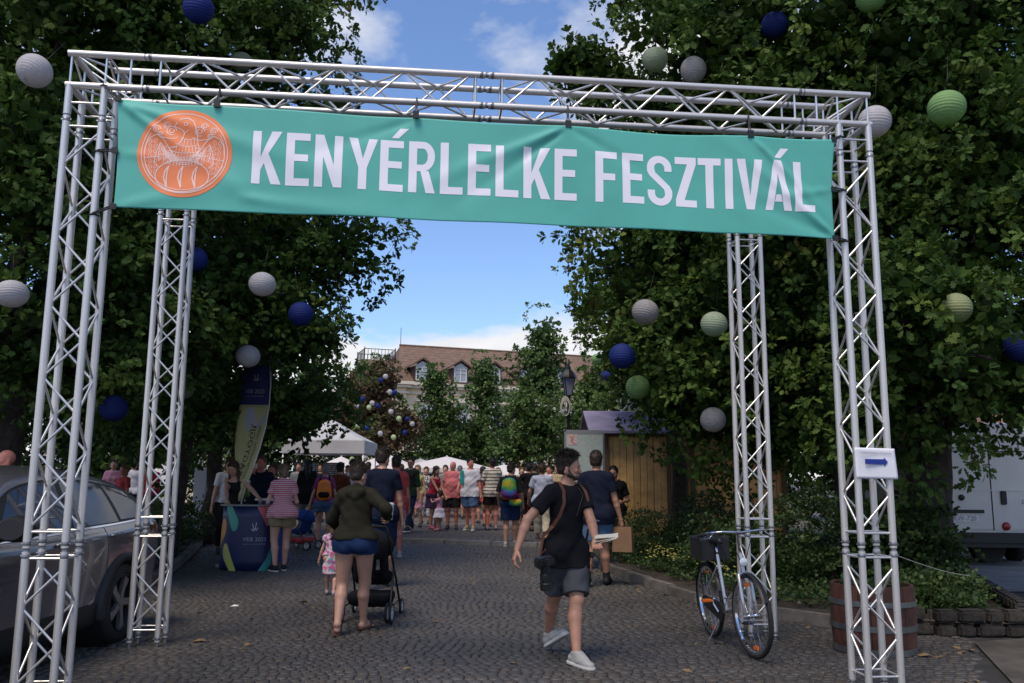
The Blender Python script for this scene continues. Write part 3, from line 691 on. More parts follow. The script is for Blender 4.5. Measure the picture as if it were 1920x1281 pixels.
def leaves_mesh(name, pos, direc, nrm, size, tint, kind, m):
    LV, LF = LEAF[kind]; n = len(pos)
    d = direc / np.linalg.norm(direc, axis=1, keepdims=True)
    s_ = np.cross(d, nrm); s_ /= np.linalg.norm(s_, axis=1, keepdims=True) + 1e-9; u = np.cross(s_, d)
    V = pos[:, None, :] + size[:, None, None] * (LV[None, :, 0:1] * s_[:, None, :] + LV[None, :, 1:2] * d[:, None, :] + LV[None, :, 2:3] * u[:, None, :])
    Fq = (LF[None] + (np.arange(n) * len(LV))[:, None, None]).reshape(-1, 3)
    me = npmesh(name, V.reshape(-1, 3), Fq, m, False)
    a = me.attributes.new('tint', 'FLOAT', 'POINT'); a.data.foreach_set('value', np.repeat(tint, len(LV)).astype(np.float32))
    return me
def clumps(cent, rc, per, size, kind, r, tint0=None, spread=1.0, droop=0.0, avoid=None, up=0.55):
    "leaf rosettes round the given twig ends"
    n = len(cent); k = per
    c = np.repeat(cent, k, 0); rr = np.repeat(rc, k)
    d = r.normal(size=(n * k, 3)); d /= np.linalg.norm(d, axis=1, keepdims=True)
    d[:, 2] = np.abs(d[:, 2]) * 0.75 + d[:, 2] * 0.25
    rad = rr * r.random(n * k) ** 0.6
    pos = c + d * rad[:, None] * np.array([1, 1, 0.8])
    direc = d + r.normal(size=d.shape) * 0.45; direc[:, 2] -= droop
    nrm = r.normal(size=d.shape) * 0.75 + np.array([0, 0, up]) + d * 0.4
    t = np.repeat(r.random(n) if tint0 is None else tint0, k) * 0.62 + r.random(n * k) * 0.38
    sz = size * (0.62 + 0.6 * r.random(n * k))
    if avoid is not None and len(avoid):
        keep = np.ones(len(pos), bool)
        for (ax_, ay_, az_, ar_) in avoid:
            q = pos - np.array([ax_, ay_, az_]); keep &= (q ** 2).sum(1) > ar_ ** 2
        pos, direc, nrm, t, sz = pos[keep], direc[keep], nrm[keep], t[keep], sz[keep]
    return pos, direc, nrm, sz, t
def blob_points(c, rad, n, r, shell=(0.55, 1.0)):
    d = r.normal(size=(n, 3)); d /= np.linalg.norm(d, axis=1, keepdims=True)
    # lumpy outline
    ph = r.random(6) * 6.28; k = 1 + 0.10 * np.sin(3 * np.arctan2(d[:, 0], d[:, 1]) + ph[0]) + 0.12 * np.sin(5 * d[:, 2] + 4 * d[:, 0] + ph[1]) + 0.08 * np.sin(9 * d[:, 0] - 6 * d[:, 2] + ph[2])
    rr = (shell[0] ** 3 + (shell[1] ** 3 - shell[0] ** 3) * r.random(n)) ** (1 / 3)
    return np.array(c) + d * (rr * k)[:, None] * np.array(rad)
# lanterns: (u, v, radius px, colour, squash, label)
LAN = [
 (65, 133, 34, 'white', .95, 'white paper lantern left of the top left corner of the gateway'),
 (22, 551, 31, 'white', .85, 'squashed white paper lantern at the left edge of the photo'),
 (372, 16, 31, 'blue', 1, 'dark blue paper lantern high above the gateway beam on the left'),
 (1300, 131, 26, 'white', 1.06, 'dented white paper lantern just above the gateway beam on the right'),
 (1228, 111, 26, 'pale', 1, 'pale green white paper lantern above the beam, left of the dented white one'),
 (1775, 202, 36, 'green', .95, 'bright green paper lantern right of the top right corner of the gateway'),
 (1640, 228, 32, 'white', 1, 'grey white paper lantern behind the top right corner of the gateway'),
 (1447, 203, 23, 'blue', 1, 'blue paper lantern seen through the gateway beam on the right'),
 (1452, 47, 27, 'blue', 1, 'dark blue paper lantern deep in the leaves above the beam on the right'),
 (1633, -4, 30, 'green', 1, 'green paper lantern cut by the top edge of the photo'),
 (1210, 585, 26, 'dim', .95, 'dim grey paper lantern in the leaves left of the rear right leg'),
 (1339, 608, 26, 'pale', .95, 'pale green paper lantern touching the rear right truss leg'),
 (1617, 607, 27, 'white', .95, 'white paper lantern behind the front right truss leg'),
 (1792, 578, 30, 'palegreen', 1.0, 'pale green paper lantern beside the lit oak branch'),
 (1453, 585, 21, 'blue', 1, 'blue paper lantern between the two right truss legs'),
 (1166, 668, 25, 'blue', 1, 'large blue paper lantern left of the green one near the stall'),
 (1196, 726, 23, 'green', 1, 'green paper lantern above the purple stall roof'),
 (1337, 787, 24, 'white', 1.0, 'white paper lantern hanging low before the stall near the rear right leg'),
 (1912, 650, 30, 'blue', 1, 'bright blue paper lantern cut by the right edge of the photo'),
 (214, 455, 23, 'green', 1, 'green paper lantern right of the front left truss leg'),
 (365, 487, 25, 'blue', 1, 'blue paper lantern behind the rear left truss leg'),
 (492, 533, 26, 'white', .9, 'white paper lantern in the left tree under the banner'),
 (564, 589, 24, 'blue', 1, 'dark blue paper lantern in the left tree near the gap of sky'),
 (465, 668, 23, 'white', .95, 'grey white paper lantern just above the beach flag'),
 (344, 731, 19, 'pale', 1, 'pale paper lantern beside the rear left truss leg'),
 (213, 766, 26, 'blue', .95, 'dark blue paper lantern low down between the left truss legs'),
 (452, 116, 24, 'pale', .8, 'pale green paper lantern half hidden behind the gateway beam on the left'),
]
lan_pos = []
for (u, v, rp, c_, sq, lab) in LAN:
    Yd = 0.36 / 2 * F_PX / rp * 1.0
    Yd = min(max(Yd, 8.9), 13.5)
    lan_pos.append((at(u, v, Yd), rp * Yd / F_PX))
avoid_near = []
for (p, r_) in lan_pos:
    d = Vector((0, 0, CAM_Z)) - p; d.normalize()
    for k in (0, .25, .5, .8, 1.1): q = p + d * k; avoid_near.append((q.x, q.y, q.z, r_ * 1.12 + .03 + k * .02))
for v_ in range(688, 900, 22):
    for Yq in (14.3, 13.6, 12.9, 12.2):
        q = at(478 if v_ < 780 else 468, v_, Yq); avoid_near.append((q.x, q.y, q.z, .40))
LM = {
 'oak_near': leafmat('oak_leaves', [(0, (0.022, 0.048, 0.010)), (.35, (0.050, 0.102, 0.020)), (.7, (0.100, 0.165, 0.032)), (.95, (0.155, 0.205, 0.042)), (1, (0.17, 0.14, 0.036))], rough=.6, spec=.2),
 'oak_dark': leafmat('shade_tinted_oak_leaves', [(0, (0.018, 0.036, 0.011)), (.5, (0.034, 0.066, 0.018)), (.85, (0.07, 0.11, 0.03)), (1, (0.10, 0.12, 0.035))], rough=.65, spec=.15),  # darker copy of the oak leaves, with shade put into the colour
 'mid': leafmat('square_tree_leaves', [(0, (0.045, 0.085, 0.022)), (.5, (0.10, 0.17, 0.045)), (1, (0.18, 0.27, 0.07))], rough=0.5),
 'brown': leafmat('copper_leaves', [(0, (0.06, 0.04, 0.024)), (.35, (0.14, 0.085, 0.045)), (.55, (0.09, 0.10, 0.035)), (1, (0.14, 0.24, 0.055))], rough=0.55),
 'shrub': leafmat('shrub_leaves', [(0, (0.03, 0.058, 0.018)), (.6, (0.06, 0.105, 0.03)), (1, (0.12, 0.17, 0.05))]),
}
def limb(mb, a, b, r0, r1, r, n=7, wob=0.06):
    a, b = Vector(a), Vector(b); L = (b - a).length; pts = []; k = 7
    for i in range(k + 1):
        t = i / k; p = a.lerp(b, t); s_ = math.sin(math.pi * t) * L * wob
        pts.append(p + Vector((r.normal() * s_ * .5, r.normal() * s_ * .5, s_ * .8 + r.normal() * s_ * .2)))
    mb.tube(pts, [r0 + (r1 - r0) * (i / k) ** .8 for i in range(k + 1)], n)
def tree(name, label, base, fork, r0, blobs, dens, leaf_kind, size, per, rc, m, group=None, cat='tree', avoid=None, filler=True, seed=1, spurs=()):
    r = np.random.default_rng(seed)
    T = empty(name, base); tag(T, label, cat, group)
    B = Vector(base); mb = MB(); fk = Vector(fork)
    limb(mb, (0, 0, -0.1), fk - B, r0, r0 * .72, r, 12, .02)
    for (c, rad) in blobs:
        c_ = Vector(c) - B
        limb(mb, fk - B, c_ - Vector((0, 0, rad[2] * .2)), r0 * .42, r0 * .10, r, 7, .07)
        for _ in range(5):
            d = Vector(r.normal(size=3)); d.normalize()
            e = c_ + Vector((d.x * rad[0], d.y * rad[1], d.z * rad[2])) * .8
            limb(mb, c_ - Vector((0, 0, rad[2] * .2)), e, r0 * .12, .012, r, 5, .08)
    for s_ in spurs: limb(mb, Vector(s_[0]) - B, Vector(s_[1]) - B, s_[2], s_[3], r, 6, .04)
    me = mb.mesh('trunk', M['bark'], True)
    obj('trunk', me, None, T)
    P = []; Dq = []; Nn = []; S_ = []; Ti = []
    for (c, rad) in blobs:
        area = 4 * math.pi * ((rad[0] * rad[1]) ** 1.6 / 3 + (rad[0] * rad[2]) ** 1.6 / 3 + (rad[1] * rad[2]) ** 1.6 / 3) ** (1 / 1.6)
        nl = int(area * dens * per)
        boughs(c, rad, nl, r, rc, size, avoid, (P, Dq, Nn, S_, Ti))
    P, Dq, Nn, S_, Ti = map(np.concatenate, (P, Dq, Nn, S_, Ti)); P = P - np.array(base)
    cr = obj('crown', leaves_mesh('crown', P, Dq, Nn, S_, Ti, leaf_kind, m), None, T); tag(cr, kind='stuff')
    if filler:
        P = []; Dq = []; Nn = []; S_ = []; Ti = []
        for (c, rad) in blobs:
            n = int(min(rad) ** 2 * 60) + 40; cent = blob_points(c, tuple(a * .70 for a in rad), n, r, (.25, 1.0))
            q = clumps(cent, np.full(n, rc * 1.6), 12, size * 1.35, 'mid', r, np.full(n, .05), avoid=avoid)  # filler leaves in the darkest tint: shade inside the crown put into colour
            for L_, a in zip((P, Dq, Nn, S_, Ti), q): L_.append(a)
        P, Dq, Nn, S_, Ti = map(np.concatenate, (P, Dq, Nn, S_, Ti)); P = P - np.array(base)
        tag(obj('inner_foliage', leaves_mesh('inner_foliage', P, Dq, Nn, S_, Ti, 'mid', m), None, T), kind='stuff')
    return T
def boughs(c, rad, nl, r, rc, size, avoid, outl):
    "foliage in boughs: each bough carries its leaves in rosettes on its outer and upper side"
    rb = rc * 1.75; ns = max(8, int(nl / 110)); n3 = 12                  # boughs, then rosettes of about 9 leaves
    cb = blob_points(c, rad, ns, r, (.66, 1.02)); out_ = cb - np.array(c); out_ /= np.linalg.norm(out_, axis=1, keepdims=True)
    rbs = rb * (.75 + .85 * r.random(ns)); tb = np.clip(r.normal(.48, .24, ns), 0, 1)
    cr_ = np.repeat(cb, n3, 0); d = r.normal(size=(ns * n3, 3)) + np.repeat(out_, n3, 0) * .8 + np.array([0, 0, .7]); d /= np.linalg.norm(d, axis=1, keepdims=True)
    tip = cr_ + d * (np.repeat(rbs, n3) * (.75 + .35 * r.random(ns * n3)))[:, None] * np.array([1, 1, .8])
    k = 9; n = len(tip); tt = np.repeat(tip, k, 0); dd = np.repeat(d, k, 0)
    e = r.normal(size=(n * k, 3)); e /= np.linalg.norm(e, axis=1, keepdims=True)
    direc = e * .95 + dd * .75; direc /= np.linalg.norm(direc, axis=1, keepdims=True)
    pos = tt + direc * (.02 + .05 * r.random(n * k))[:, None]
    nrm = dd * .9 + r.normal(size=e.shape) * .45 + np.array([0, 0, .5])
    t = np.clip(np.repeat(np.repeat(tb, n3), k) * .84 + r.random(n * k) * .13 + np.repeat(r.normal(0, .05, n), k), 0, 1)
    sz = size * (.55 + .65 * r.random(n * k))
    if avoid is not None:
        keep = np.ones(len(pos), bool)
        for (ax_, ay_, az_, ar_) in avoid:
            q = pos - np.array([ax_, ay_, az_]); keep &= (q ** 2).sum(1) > ar_ ** 2
        pos, direc, nrm, t, sz = pos[keep], direc[keep], nrm[keep], t[keep], sz[keep]
    for L_, a in zip(outl, (pos, direc, nrm, sz, t)): L_.append(a)
def B_(u, v, Y, rx, rz=None, ry=None):
    p = at(u, v, Y); return (tuple(p), (rx, ry or rx, rz or rx))
# --- left of the street
tree('oak_tree', 'tall dark oak left of the gateway, its crown rising past the top left corner', (-6.7, 11.4, 0.05), (-6.6, 11.4, 2.7), .30,
     [B_(120, 20, 11.0, 1.7, 1.5), B_(60, 330, 10.6, 1.4, 1.3), B_(330, 60, 12.2, 1.7, 1.4), B_(250, 330, 12.0, 1.7, 1.4), B_(100, -330, 11.5, 2.3, 2), B_(-250, 200, 11, 2.0, 2.4), B_(60, 640, 11.3, 1.6, 1.05), B_(240, 640, 12.4, 1.5, 1.1)],
     27, 'lobed', .108, 9, .25, LM['oak_near'], 'oaks along the street', avoid=avoid_near, seed=3)
tree('oak_tree', 'oak in the left row whose crown bulges into the gap of sky below the banner', (-5.9, 15.2, 0.1), (-5.6, 15.0, 2.6), .20,
     [B_(520, 40, 13.2, 1.18, 1.2), B_(430, -150, 13.5, 1.8, 1.4), B_(400, 290, 13.5, 1.7, 1.3), B_(605, 480, 13.6, 1.10, .85), B_(470, 560, 13.2, 1.25, 1.1), B_(560, 630, 14.3, .75, .7), B_(380, 760, 14.5, 1.4, 0.8), B_(560, 770, 15.5, .55, .65), B_(560,300,14,1.1,1.0)],
     28, 'lobed', .102, 9, .24, LM['oak_near'], 'oaks along the street', avoid=avoid_near, seed=4)
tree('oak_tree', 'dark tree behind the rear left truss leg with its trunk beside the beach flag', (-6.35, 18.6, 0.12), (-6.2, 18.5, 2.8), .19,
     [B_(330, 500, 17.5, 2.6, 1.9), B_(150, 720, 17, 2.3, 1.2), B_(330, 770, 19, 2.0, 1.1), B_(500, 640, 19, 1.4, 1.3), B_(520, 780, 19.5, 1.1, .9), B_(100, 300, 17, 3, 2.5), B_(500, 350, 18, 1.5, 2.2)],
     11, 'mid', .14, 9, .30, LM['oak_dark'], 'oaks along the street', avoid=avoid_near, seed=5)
# --- right of the street
tree('oak_tree', 'tall oak filling the upper right behind the gateway beam', (4.9, 12.6, 0.05), (4.8, 12.5, 2.6), .24,
     [B_(1320, 60, 12.0, 1.25, 1.2), B_(1440, 150, 11.6, 1.5, 1.3), B_(1500, 400, 11.6, 1.6, 1.4), B_(1660, 80, 10.8, 1.5, 1.5), B_(1500, -200, 12, 2.3, 1.8), B_(1240, 245, 12.4, .75, .7), B_(1080, 130, 12.5, .15, .09), B_(1125, 165, 12.5, .17, .11), B_(1400, 640, 12.4, 1.5, 1.3), B_(1560, 660, 12.0, 1.3, 1.3)],
     27, 'lobed', .105, 9, .25, LM['oak_near'], 'oaks along the street', avoid=avoid_near, seed=6,
     spurs=[(tuple(at(1150, 200, 12.5)), tuple(at(1062, 118, 12.5)), .03, .01)])
tree('oak_tree', 'oak on the right whose crown hangs into the sky left of the rear right leg', (3.2, 16.4, 0.1), (3.0, 15.8, 2.5), .17,
     [B_(1215, 500, 13.0, 1.10, .9), B_(1300, 420, 12.6, 1.0, .8), B_(1290, 640, 13.4, 1.25, .9), B_(1220, 700, 14.2, .75, .7), B_(1330, 770, 13.8, 1.0, .72), B_(1180, 560, 15.0, .8, .7), B_(1170, 650, 16.5, .55, .6), B_(1450, 800, 13.5, 1.1, .9)],
     28, 'lobed', .102, 9, .24, LM['oak_near'], 'oaks along the street', avoid=avoid_near, seed=7)
tree('oak_tree', 'big oak at the right edge with a pale leafy branch beside a pale green lantern', (5.35, 11.6, 0.05), (5.55, 11.5, 2.2), .36,
     [B_(1850, 120, 10.4, 1.6, 1.6), B_(1850, 400, 10.4, 1.3, 1.3), B_(1700, 370, 10.8, 1.2, 1.1), B_(1760, 640, 9.6, .80, .72), B_(1690, 580, 9.4, .35, .32), B_(1860, 735, 10.6, .9, .55), B_(1690, 775, 10.8, .95, .8), B_(1900, -150, 10.5, 2.4, 1.6), B_(2100, 400, 11, 2.0, 2.2), B_(1990, 700, 11, 1.0, 1.0)],
     27, 'lobed', .108, 9, .25, LM['oak_near'], 'oaks along the street', avoid=avoid_near, seed=8)
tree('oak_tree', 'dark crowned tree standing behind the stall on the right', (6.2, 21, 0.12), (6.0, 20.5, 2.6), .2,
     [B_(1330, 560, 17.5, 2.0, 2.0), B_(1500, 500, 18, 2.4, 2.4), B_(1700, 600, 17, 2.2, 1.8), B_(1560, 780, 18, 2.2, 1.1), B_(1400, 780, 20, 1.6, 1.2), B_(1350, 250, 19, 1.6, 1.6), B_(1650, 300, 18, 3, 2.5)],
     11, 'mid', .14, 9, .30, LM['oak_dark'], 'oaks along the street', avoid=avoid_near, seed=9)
# a drooping sprig against the sky on the right
# --- trees of the square, far behind
def sq_tree(u, base_v, top_v, Y, blobs, label, m='mid', name='square_tree', seed=1, dens=3.2, size=.135):
    p = at(u, 900, Y); b = (p.x, Y, 0.15)
    blobs = [(bc, (br[0] * .86, br[1] * .86, br[2])) for bc, br in blobs]
    return tree(name, label, b, (b[0], b[1], 1.9), .13, blobs, dens * 3.2, 'mid' if Y < 32 else 'small', size, 9, .26, LM[m], 'trees in the square', seed=seed)
sq_tree(712, 0, 0, 36, [B_(700, 770, 36, 1.25, 1.5), B_(712, 725, 36, .75, .75), B_(655, 790, 36.4, .75, .7), B_(760, 800, 36, .7, .9), B_(700, 840, 35.6, 1.5, .7)], 'copper brown tree hung with many small lanterns on the square', 'brown', 'copper_tree', 11, 5, .13)
sq_tree(822, 0, 0, 40, [B_(815, 728, 40, .62, 1.1), B_(822, 790, 40, 1.15, 1.3), B_(835, 845, 39, 1.25, .75)], 'narrow dark green tree right of the copper one on the square', seed=12, dens=5)
sq_tree(912, 0, 0, 42, [B_(910, 706, 42, .70, 1.0), B_(912, 760, 42, .95, 1.4), B_(885, 820, 41.5, .8, .9), B_(905, 835, 41, 1.2, 1.0)], 'columnar green tree in front of the middle of the roof', seed=13, dens=5)
sq_tree(1015, 0, 0, 36, [B_(1022, 640, 36, .72, 1.0), B_(1012, 710, 36, 1.25, 1.4), B_(980, 770, 36, .8, 1.0), B_(1015, 800, 35, 1.35, 1.4), B_(960, 845, 35, .8, .6)], 'tallest tree of the square, directly left of the street lamp', seed=14, dens=5)
sq_tree(1120, 0, 0, 33, [B_(1120, 745, 33, 1.0, 1.0), B_(1090, 800, 32, .9, .9), B_(1180, 760, 31, 1.0, 1.1), B_(1150, 690, 32, .6, .6)], 'loose green tree behind the map board and the street lamp', seed=15, dens=5)
sq_tree(560, 0, 0, 34, [B_(560, 770, 34, 1.2, 1.2), B_(480, 800, 34, 1.6, 1.2), B_(590, 720, 34, .6, .6)], 'green tree behind the white tent at the left of the square', seed=16, dens=4)
sq_tree(668, 0, 0, 39, [B_(672, 742, 39, 1.0, .9), B_(648, 790, 39, .9, .9), B_(690, 705, 39.5, .6, .5)], 'bright green tree left of the copper brown one on the square', name='square_tree', seed=17, dens=5)
far = empty('tree_belt', (0, 48, .15)); bpy.data.objects.remove(far)
r = np.random.default_rng(21); cent = []
for (u0, u1, v, Y, rad, n) in ((600, 1190, 845, 42, 1.3, 1500), (120, 640, 830, 38, 2.2, 1500), (1180, 1560, 830, 30, 1.8, 800), (-60, 300, 790, 26, 1.8, 900), (1560, 1790, 840, 24, 1.6, 400)):
    for _ in range(n):
        p = at(u0 + (u1 - u0) * r.random(), v, Y + 3 * r.random()); cent.append((p.x, p.y, .4 + (p.z + rad * .8) * r.random()))
cent = np.array(cent); q = clumps(cent, np.full(len(cent), .42), 13, .19, 'small', r)
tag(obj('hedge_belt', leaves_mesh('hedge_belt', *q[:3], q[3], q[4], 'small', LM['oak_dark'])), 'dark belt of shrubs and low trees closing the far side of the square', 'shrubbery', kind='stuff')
# --- undergrowth of the beds
def undergrowth(name, label, n, box, h, size, kind, seed, m='shrub', per=11, rc=.16, cat='shrubs', keepout=None):
    r = np.random.default_rng(seed); c = []
    while len(c) < n:
        x, y = box[0] + (box[1] - box[0]) * r.random(), box[2] + (box[3] - box[2]) * r.random()
        if keepout and keepout(x, y): continue
        hh = h(x, y) if callable(h) else h
        c.append((x, y, gz(y) + .1 + hh * r.random() ** .7))
    c = np.array(c); q = clumps(c, rc * (.6 + .8 * r.random(n)), per, size, kind, r, up=.8)
    return tag(obj(name, leaves_mesh(name, *q[:3], q[3], q[4], kind, LM[m])), label, cat, kind='stuff')
def inpoly(x, y, P):
    c = False; j = len(P) - 1
    for i in range(len(P)):
        if (P[i][1] > y) != (P[j][1] > y) and x < (P[j][0] - P[i][0]) * (y - P[i][1]) / (P[j][1] - P[i][1]) + P[i][0]: c = not c
        j = i
    return c
def shr(P, d):
    cx = sum(a for a, b in P) / len(P); cy = sum(b for a, b in P) / len(P)
    return [(a + (cx - a) * d, b + (cy - b) * d) for a, b in P]
bR = shr(bedR, .07)
undergrowth('ground_cover', 'low green ground cover in the right flower bed', 2600, (1.4, 7.6, 9.2, 17), lambda x, y: (.14 + .2 * max(0, math.sin(x * 2.1 + y * .9))) * (1 if x < 4.6 else .35), .05, 'small', 31, keepout=lambda x, y: not inpoly(x, y, bR), per=14, rc=.13, cat='ground cover')
undergrowth('ground_cover', 'low green plants under the trees behind the grey car', 900, (-9, -4.9, 9.6, 20), .3, .09, 'small', 33, keepout=lambda x, y: x > left_edge(y) - .3, per=12, rc=.16, cat='ground cover')
def bush(name, label, c, rad, n, size, seed, m='shrub', group=None, kind='small', per=12, rc=.14):
    r = np.random.default_rng(seed); T = empty(name, (c[0], c[1], gz(c[1]) + .08)); tag(T, label, 'bush', group)
    pts = blob_points((0, 0, rad[2] * .9), rad, n, r, (.5, 1)); pts = pts[pts[:, 2] > 0]
    q = clumps(pts, rc * (.6 + .8 * r.random(len(pts))), int(per * 1.9), size * .62, kind, r)
    tag(obj('foliage', leaves_mesh('foliage', *q[:3], q[3], q[4], kind, LM[m]), None, T), kind='stuff')
    mb = MB()
    for _ in range(8):
        d = r.normal(size=3) * np.array(rad) * .45; limb(mb, (0, 0, -.05), (d[0], d[1], rad[2] * 1.1), .014, .005, r, 5, .05)
    mb.build('stem', M['bark'], T, smooth=True); return T
bush('bush', 'feathery green bush in front of the left end of the wooden stall', (2.35, 14.6), (.62, .7, .46), 240, .07, 41)
bush('bush', 'tall green bush in front of the middle of the stall', (3.4, 14.4), (.85, .8, .60), 330, .08, 42)
bush('bush', 'dark green bush right behind the bicycle', (3.1, 12.4), (.7, .6, .45), 240, .08, 43)
bush('bush', 'dark bush between the bicycle and the half barrel', (4.0, 11.6), (.9, .7, .62), 330, .09, 44)
bush('bush', 'leafy bush behind the front right truss leg', (4.75, 10.7), (.65, .6, .66), 280, .10, 45, kind='mid', m='oak_dark')
bush('bush', 'low grassy bush right of the front right truss leg above the stone wall', (4.7, 9.9), (.50, .5, .22), 170, .09, 46)
bush('bush', 'broad dark bush at the foot of the big oak by the van', (5.15, 11.1), (.5, .5, .32), 220, .09, 47)
bush('bush', 'yellow green bush by the kerb behind the grey car', (-5.9, 13.4), (.55, .6, .38), 180, .08, 48)
bush('bush', 'dark bush left of the promotion counter', (-6.3, 16.3), (.8, .7, .5), 240, .09, 49)

M['petal'] = mat('yellow_green_flower', (.42, .40, .10), .7, noise=.3)
for (n_, (cx_, cy_), (sx_, sy_), hz, cnt, lab) in ((0, (2.35, 13.1), (.42, .8), .34, 90, 'drift of small yellow flowers by the kerb of the right flower bed'), (1, (2.75, 11.7), (.28, .4), .28, 30, 'a few small yellow flowers near the bicycle in the flower bed'), (2, (-5.75, 12.6), (.3, .5), .3, 40, 'small yellow flowers by the kerb behind the grey car')):
    rr = np.random.default_rng(70 + n_); b = MB()
    for _ in range(cnt):
        x_, y_ = cx_ + rr.normal() * sx_ * .5, cy_ + rr.normal() * sy_ * .5; z_ = gz(y_) + .12 + hz * (.6 + .5 * rr.random()); s_ = .016 + .014 * rr.random()
        b.add([(x_ + s_ * math.cos(k * 1.257), y_ + s_ * math.sin(k * 1.257), z_ + .006 * (k % 2)) for k in range(5)] + [(x_, y_, z_ + .014)], [(k, (k + 1) % 5, 5) for k in range(5)])
    tag(b.build('flowers', M['petal']), lab, 'flowers', kind='stuff')
# ================================================================== LANTERNS
LCOL = {'white': (0.60, 0.58, 0.60), 'pale': (0.42, 0.50, 0.36), 'palegreen': (0.56, 0.66, 0.38), 'green': (0.26, 0.44, 0.17), 'blue': (0.010, 0.030, 0.21), 'dim': (0.40, 0.38, 0.38)}  # dim: the white paper again, with shade put into its colour
for k, c in LCOL.items(): M['lan_' + k] = mat(k + '_lantern_paper', c, 0.75, noise=0.1, nscale=6, trans=0.35)
def lantern_mesh(n=32, bands=15, dent=False):
    prof = []; m = bands * 4
    for i in range(m + 1):
        a = -math.pi / 2 * .93 + math.pi * .93 * i / m; rip = 0.034 * (0.5 - 0.5 * math.cos(2 * math.pi * i / 4))
        prof.append((math.cos(a) * (1 - rip), math.sin(a) * .97))
    mb = MB(); mb.lathe(prof, n=n); me = mb.mesh('paper', None, True)
    if dent:
        for v_ in me.vertices:
            q = v_.co; dd = (q - Vector((.35, -.4, 1.0))).length
            if dd < .75: v_.co = q + Vector((0, 0, -.35 * (1 - dd / .75)))
    return me
lan_me = {}
def lantern_paper(kind, small=False, dent=False):
    key = (kind, small, dent)
    if key not in lan_me:
        me = lantern_mesh(16, 6) if small else lantern_mesh(dent=dent); me.materials.append(M['lan_' + kind]); lan_me[key] = me
    return lan_me[key]
ringme = MB().tube([(0.20 * math.cos(t), 0.20 * math.sin(t), 0) for t in np.linspace(0, 2 * math.pi, 17)[:-1]], .012, 6, closed=True).mesh('wire_ring', M['steel'], True)
wireme = MB().tube([(-.2, 0, 0), (-.1, 0, .12), (0, 0, .2), (.1, 0, .12), (.2, 0, 0)], .015, 5).tube([(0, 0, .2), (0.01, 0, 1.0), (0, .02, 2.6)], .016, 5).mesh('hanging_wire', M['black_plastic'], True)
for i, ((u, v, rp, c_, sq, lab), (p, r_)) in enumerate(zip(LAN, lan_pos)):
    T = empty('paper_lantern', p, random.random() * 6); tag(T, lab, 'lantern', 'paper lanterns in the trees'); T.scale = (r_, r_, r_ * sq)
    T.rotation_euler = ((random.random() - .5) * .5, (random.random() - .5) * .5, random.random() * 6)
    if i == 0: T.rotation_euler = (-.55, .25, 0)
    obj('paper', lantern_paper(c_, False, 'dented' in lab), None, T)
    for sg in (-1, 1): obj('wire_ring', ringme, None, T, (0, 0, .93 * sg))
    obj('hanging_wire', wireme, None, T, (0, 0, .93))
SM = [(723, 706, 'white'), (714, 713, 'blue'), (731, 735, 'white'), (740, 736, 'blue'), (680, 748, 'blue'), (692, 764, 'green'), (708, 761, 'blue'), (698, 756, 'white'), (670, 762, 'white'), (733, 772, 'white'), (748, 785, 'green'), (764, 786, 'blue'), (773, 795, 'white'), (671, 799, 'green'), (688, 803, 'blue'), (713, 813, 'white'), (738, 820, 'green'), (759, 811, 'blue'), (646, 805, 'white'), (683, 858, 'white'), (660, 861, 'green')]
nth = {}
pos_words = ['highest', 'second highest', 'third highest', 'fourth highest', 'fifth highest', 'sixth highest', 'seventh highest', 'eighth highest', 'ninth highest']
for (u, v, c_) in sorted(SM, key=lambda q: q[1]):
    k = nth.get(c_, 0); nth[c_] = k + 1; p = at(u, v, 34.6 - 1.0 * (1 if 660 < u < 760 else 0)); T = empty('paper_lantern', p)
    tag(T, f'{pos_words[k]} of the small {c_} lanterns hanging in the copper brown tree', 'lantern', 'small lanterns in the copper tree'); T.scale = (.105, .105, .105)
    obj('paper', lantern_paper('palegreen' if c_ == 'green' else c_, True), None, T)
for (u, v, Y, c_, r_, lab) in ((1118, 673, 28, 'green', .17, 'small green lantern far back, right of the street lamp top'), (1135, 705, 28, 'blue', .17, 'small blue lantern far back below the small green one')):
    T = empty('paper_lantern', at(u, v, Y)); tag(T, lab, 'lantern', 'paper lanterns in the trees'); T.scale = (r_, r_, r_); obj('paper', lantern_paper(c_, True), None, T)

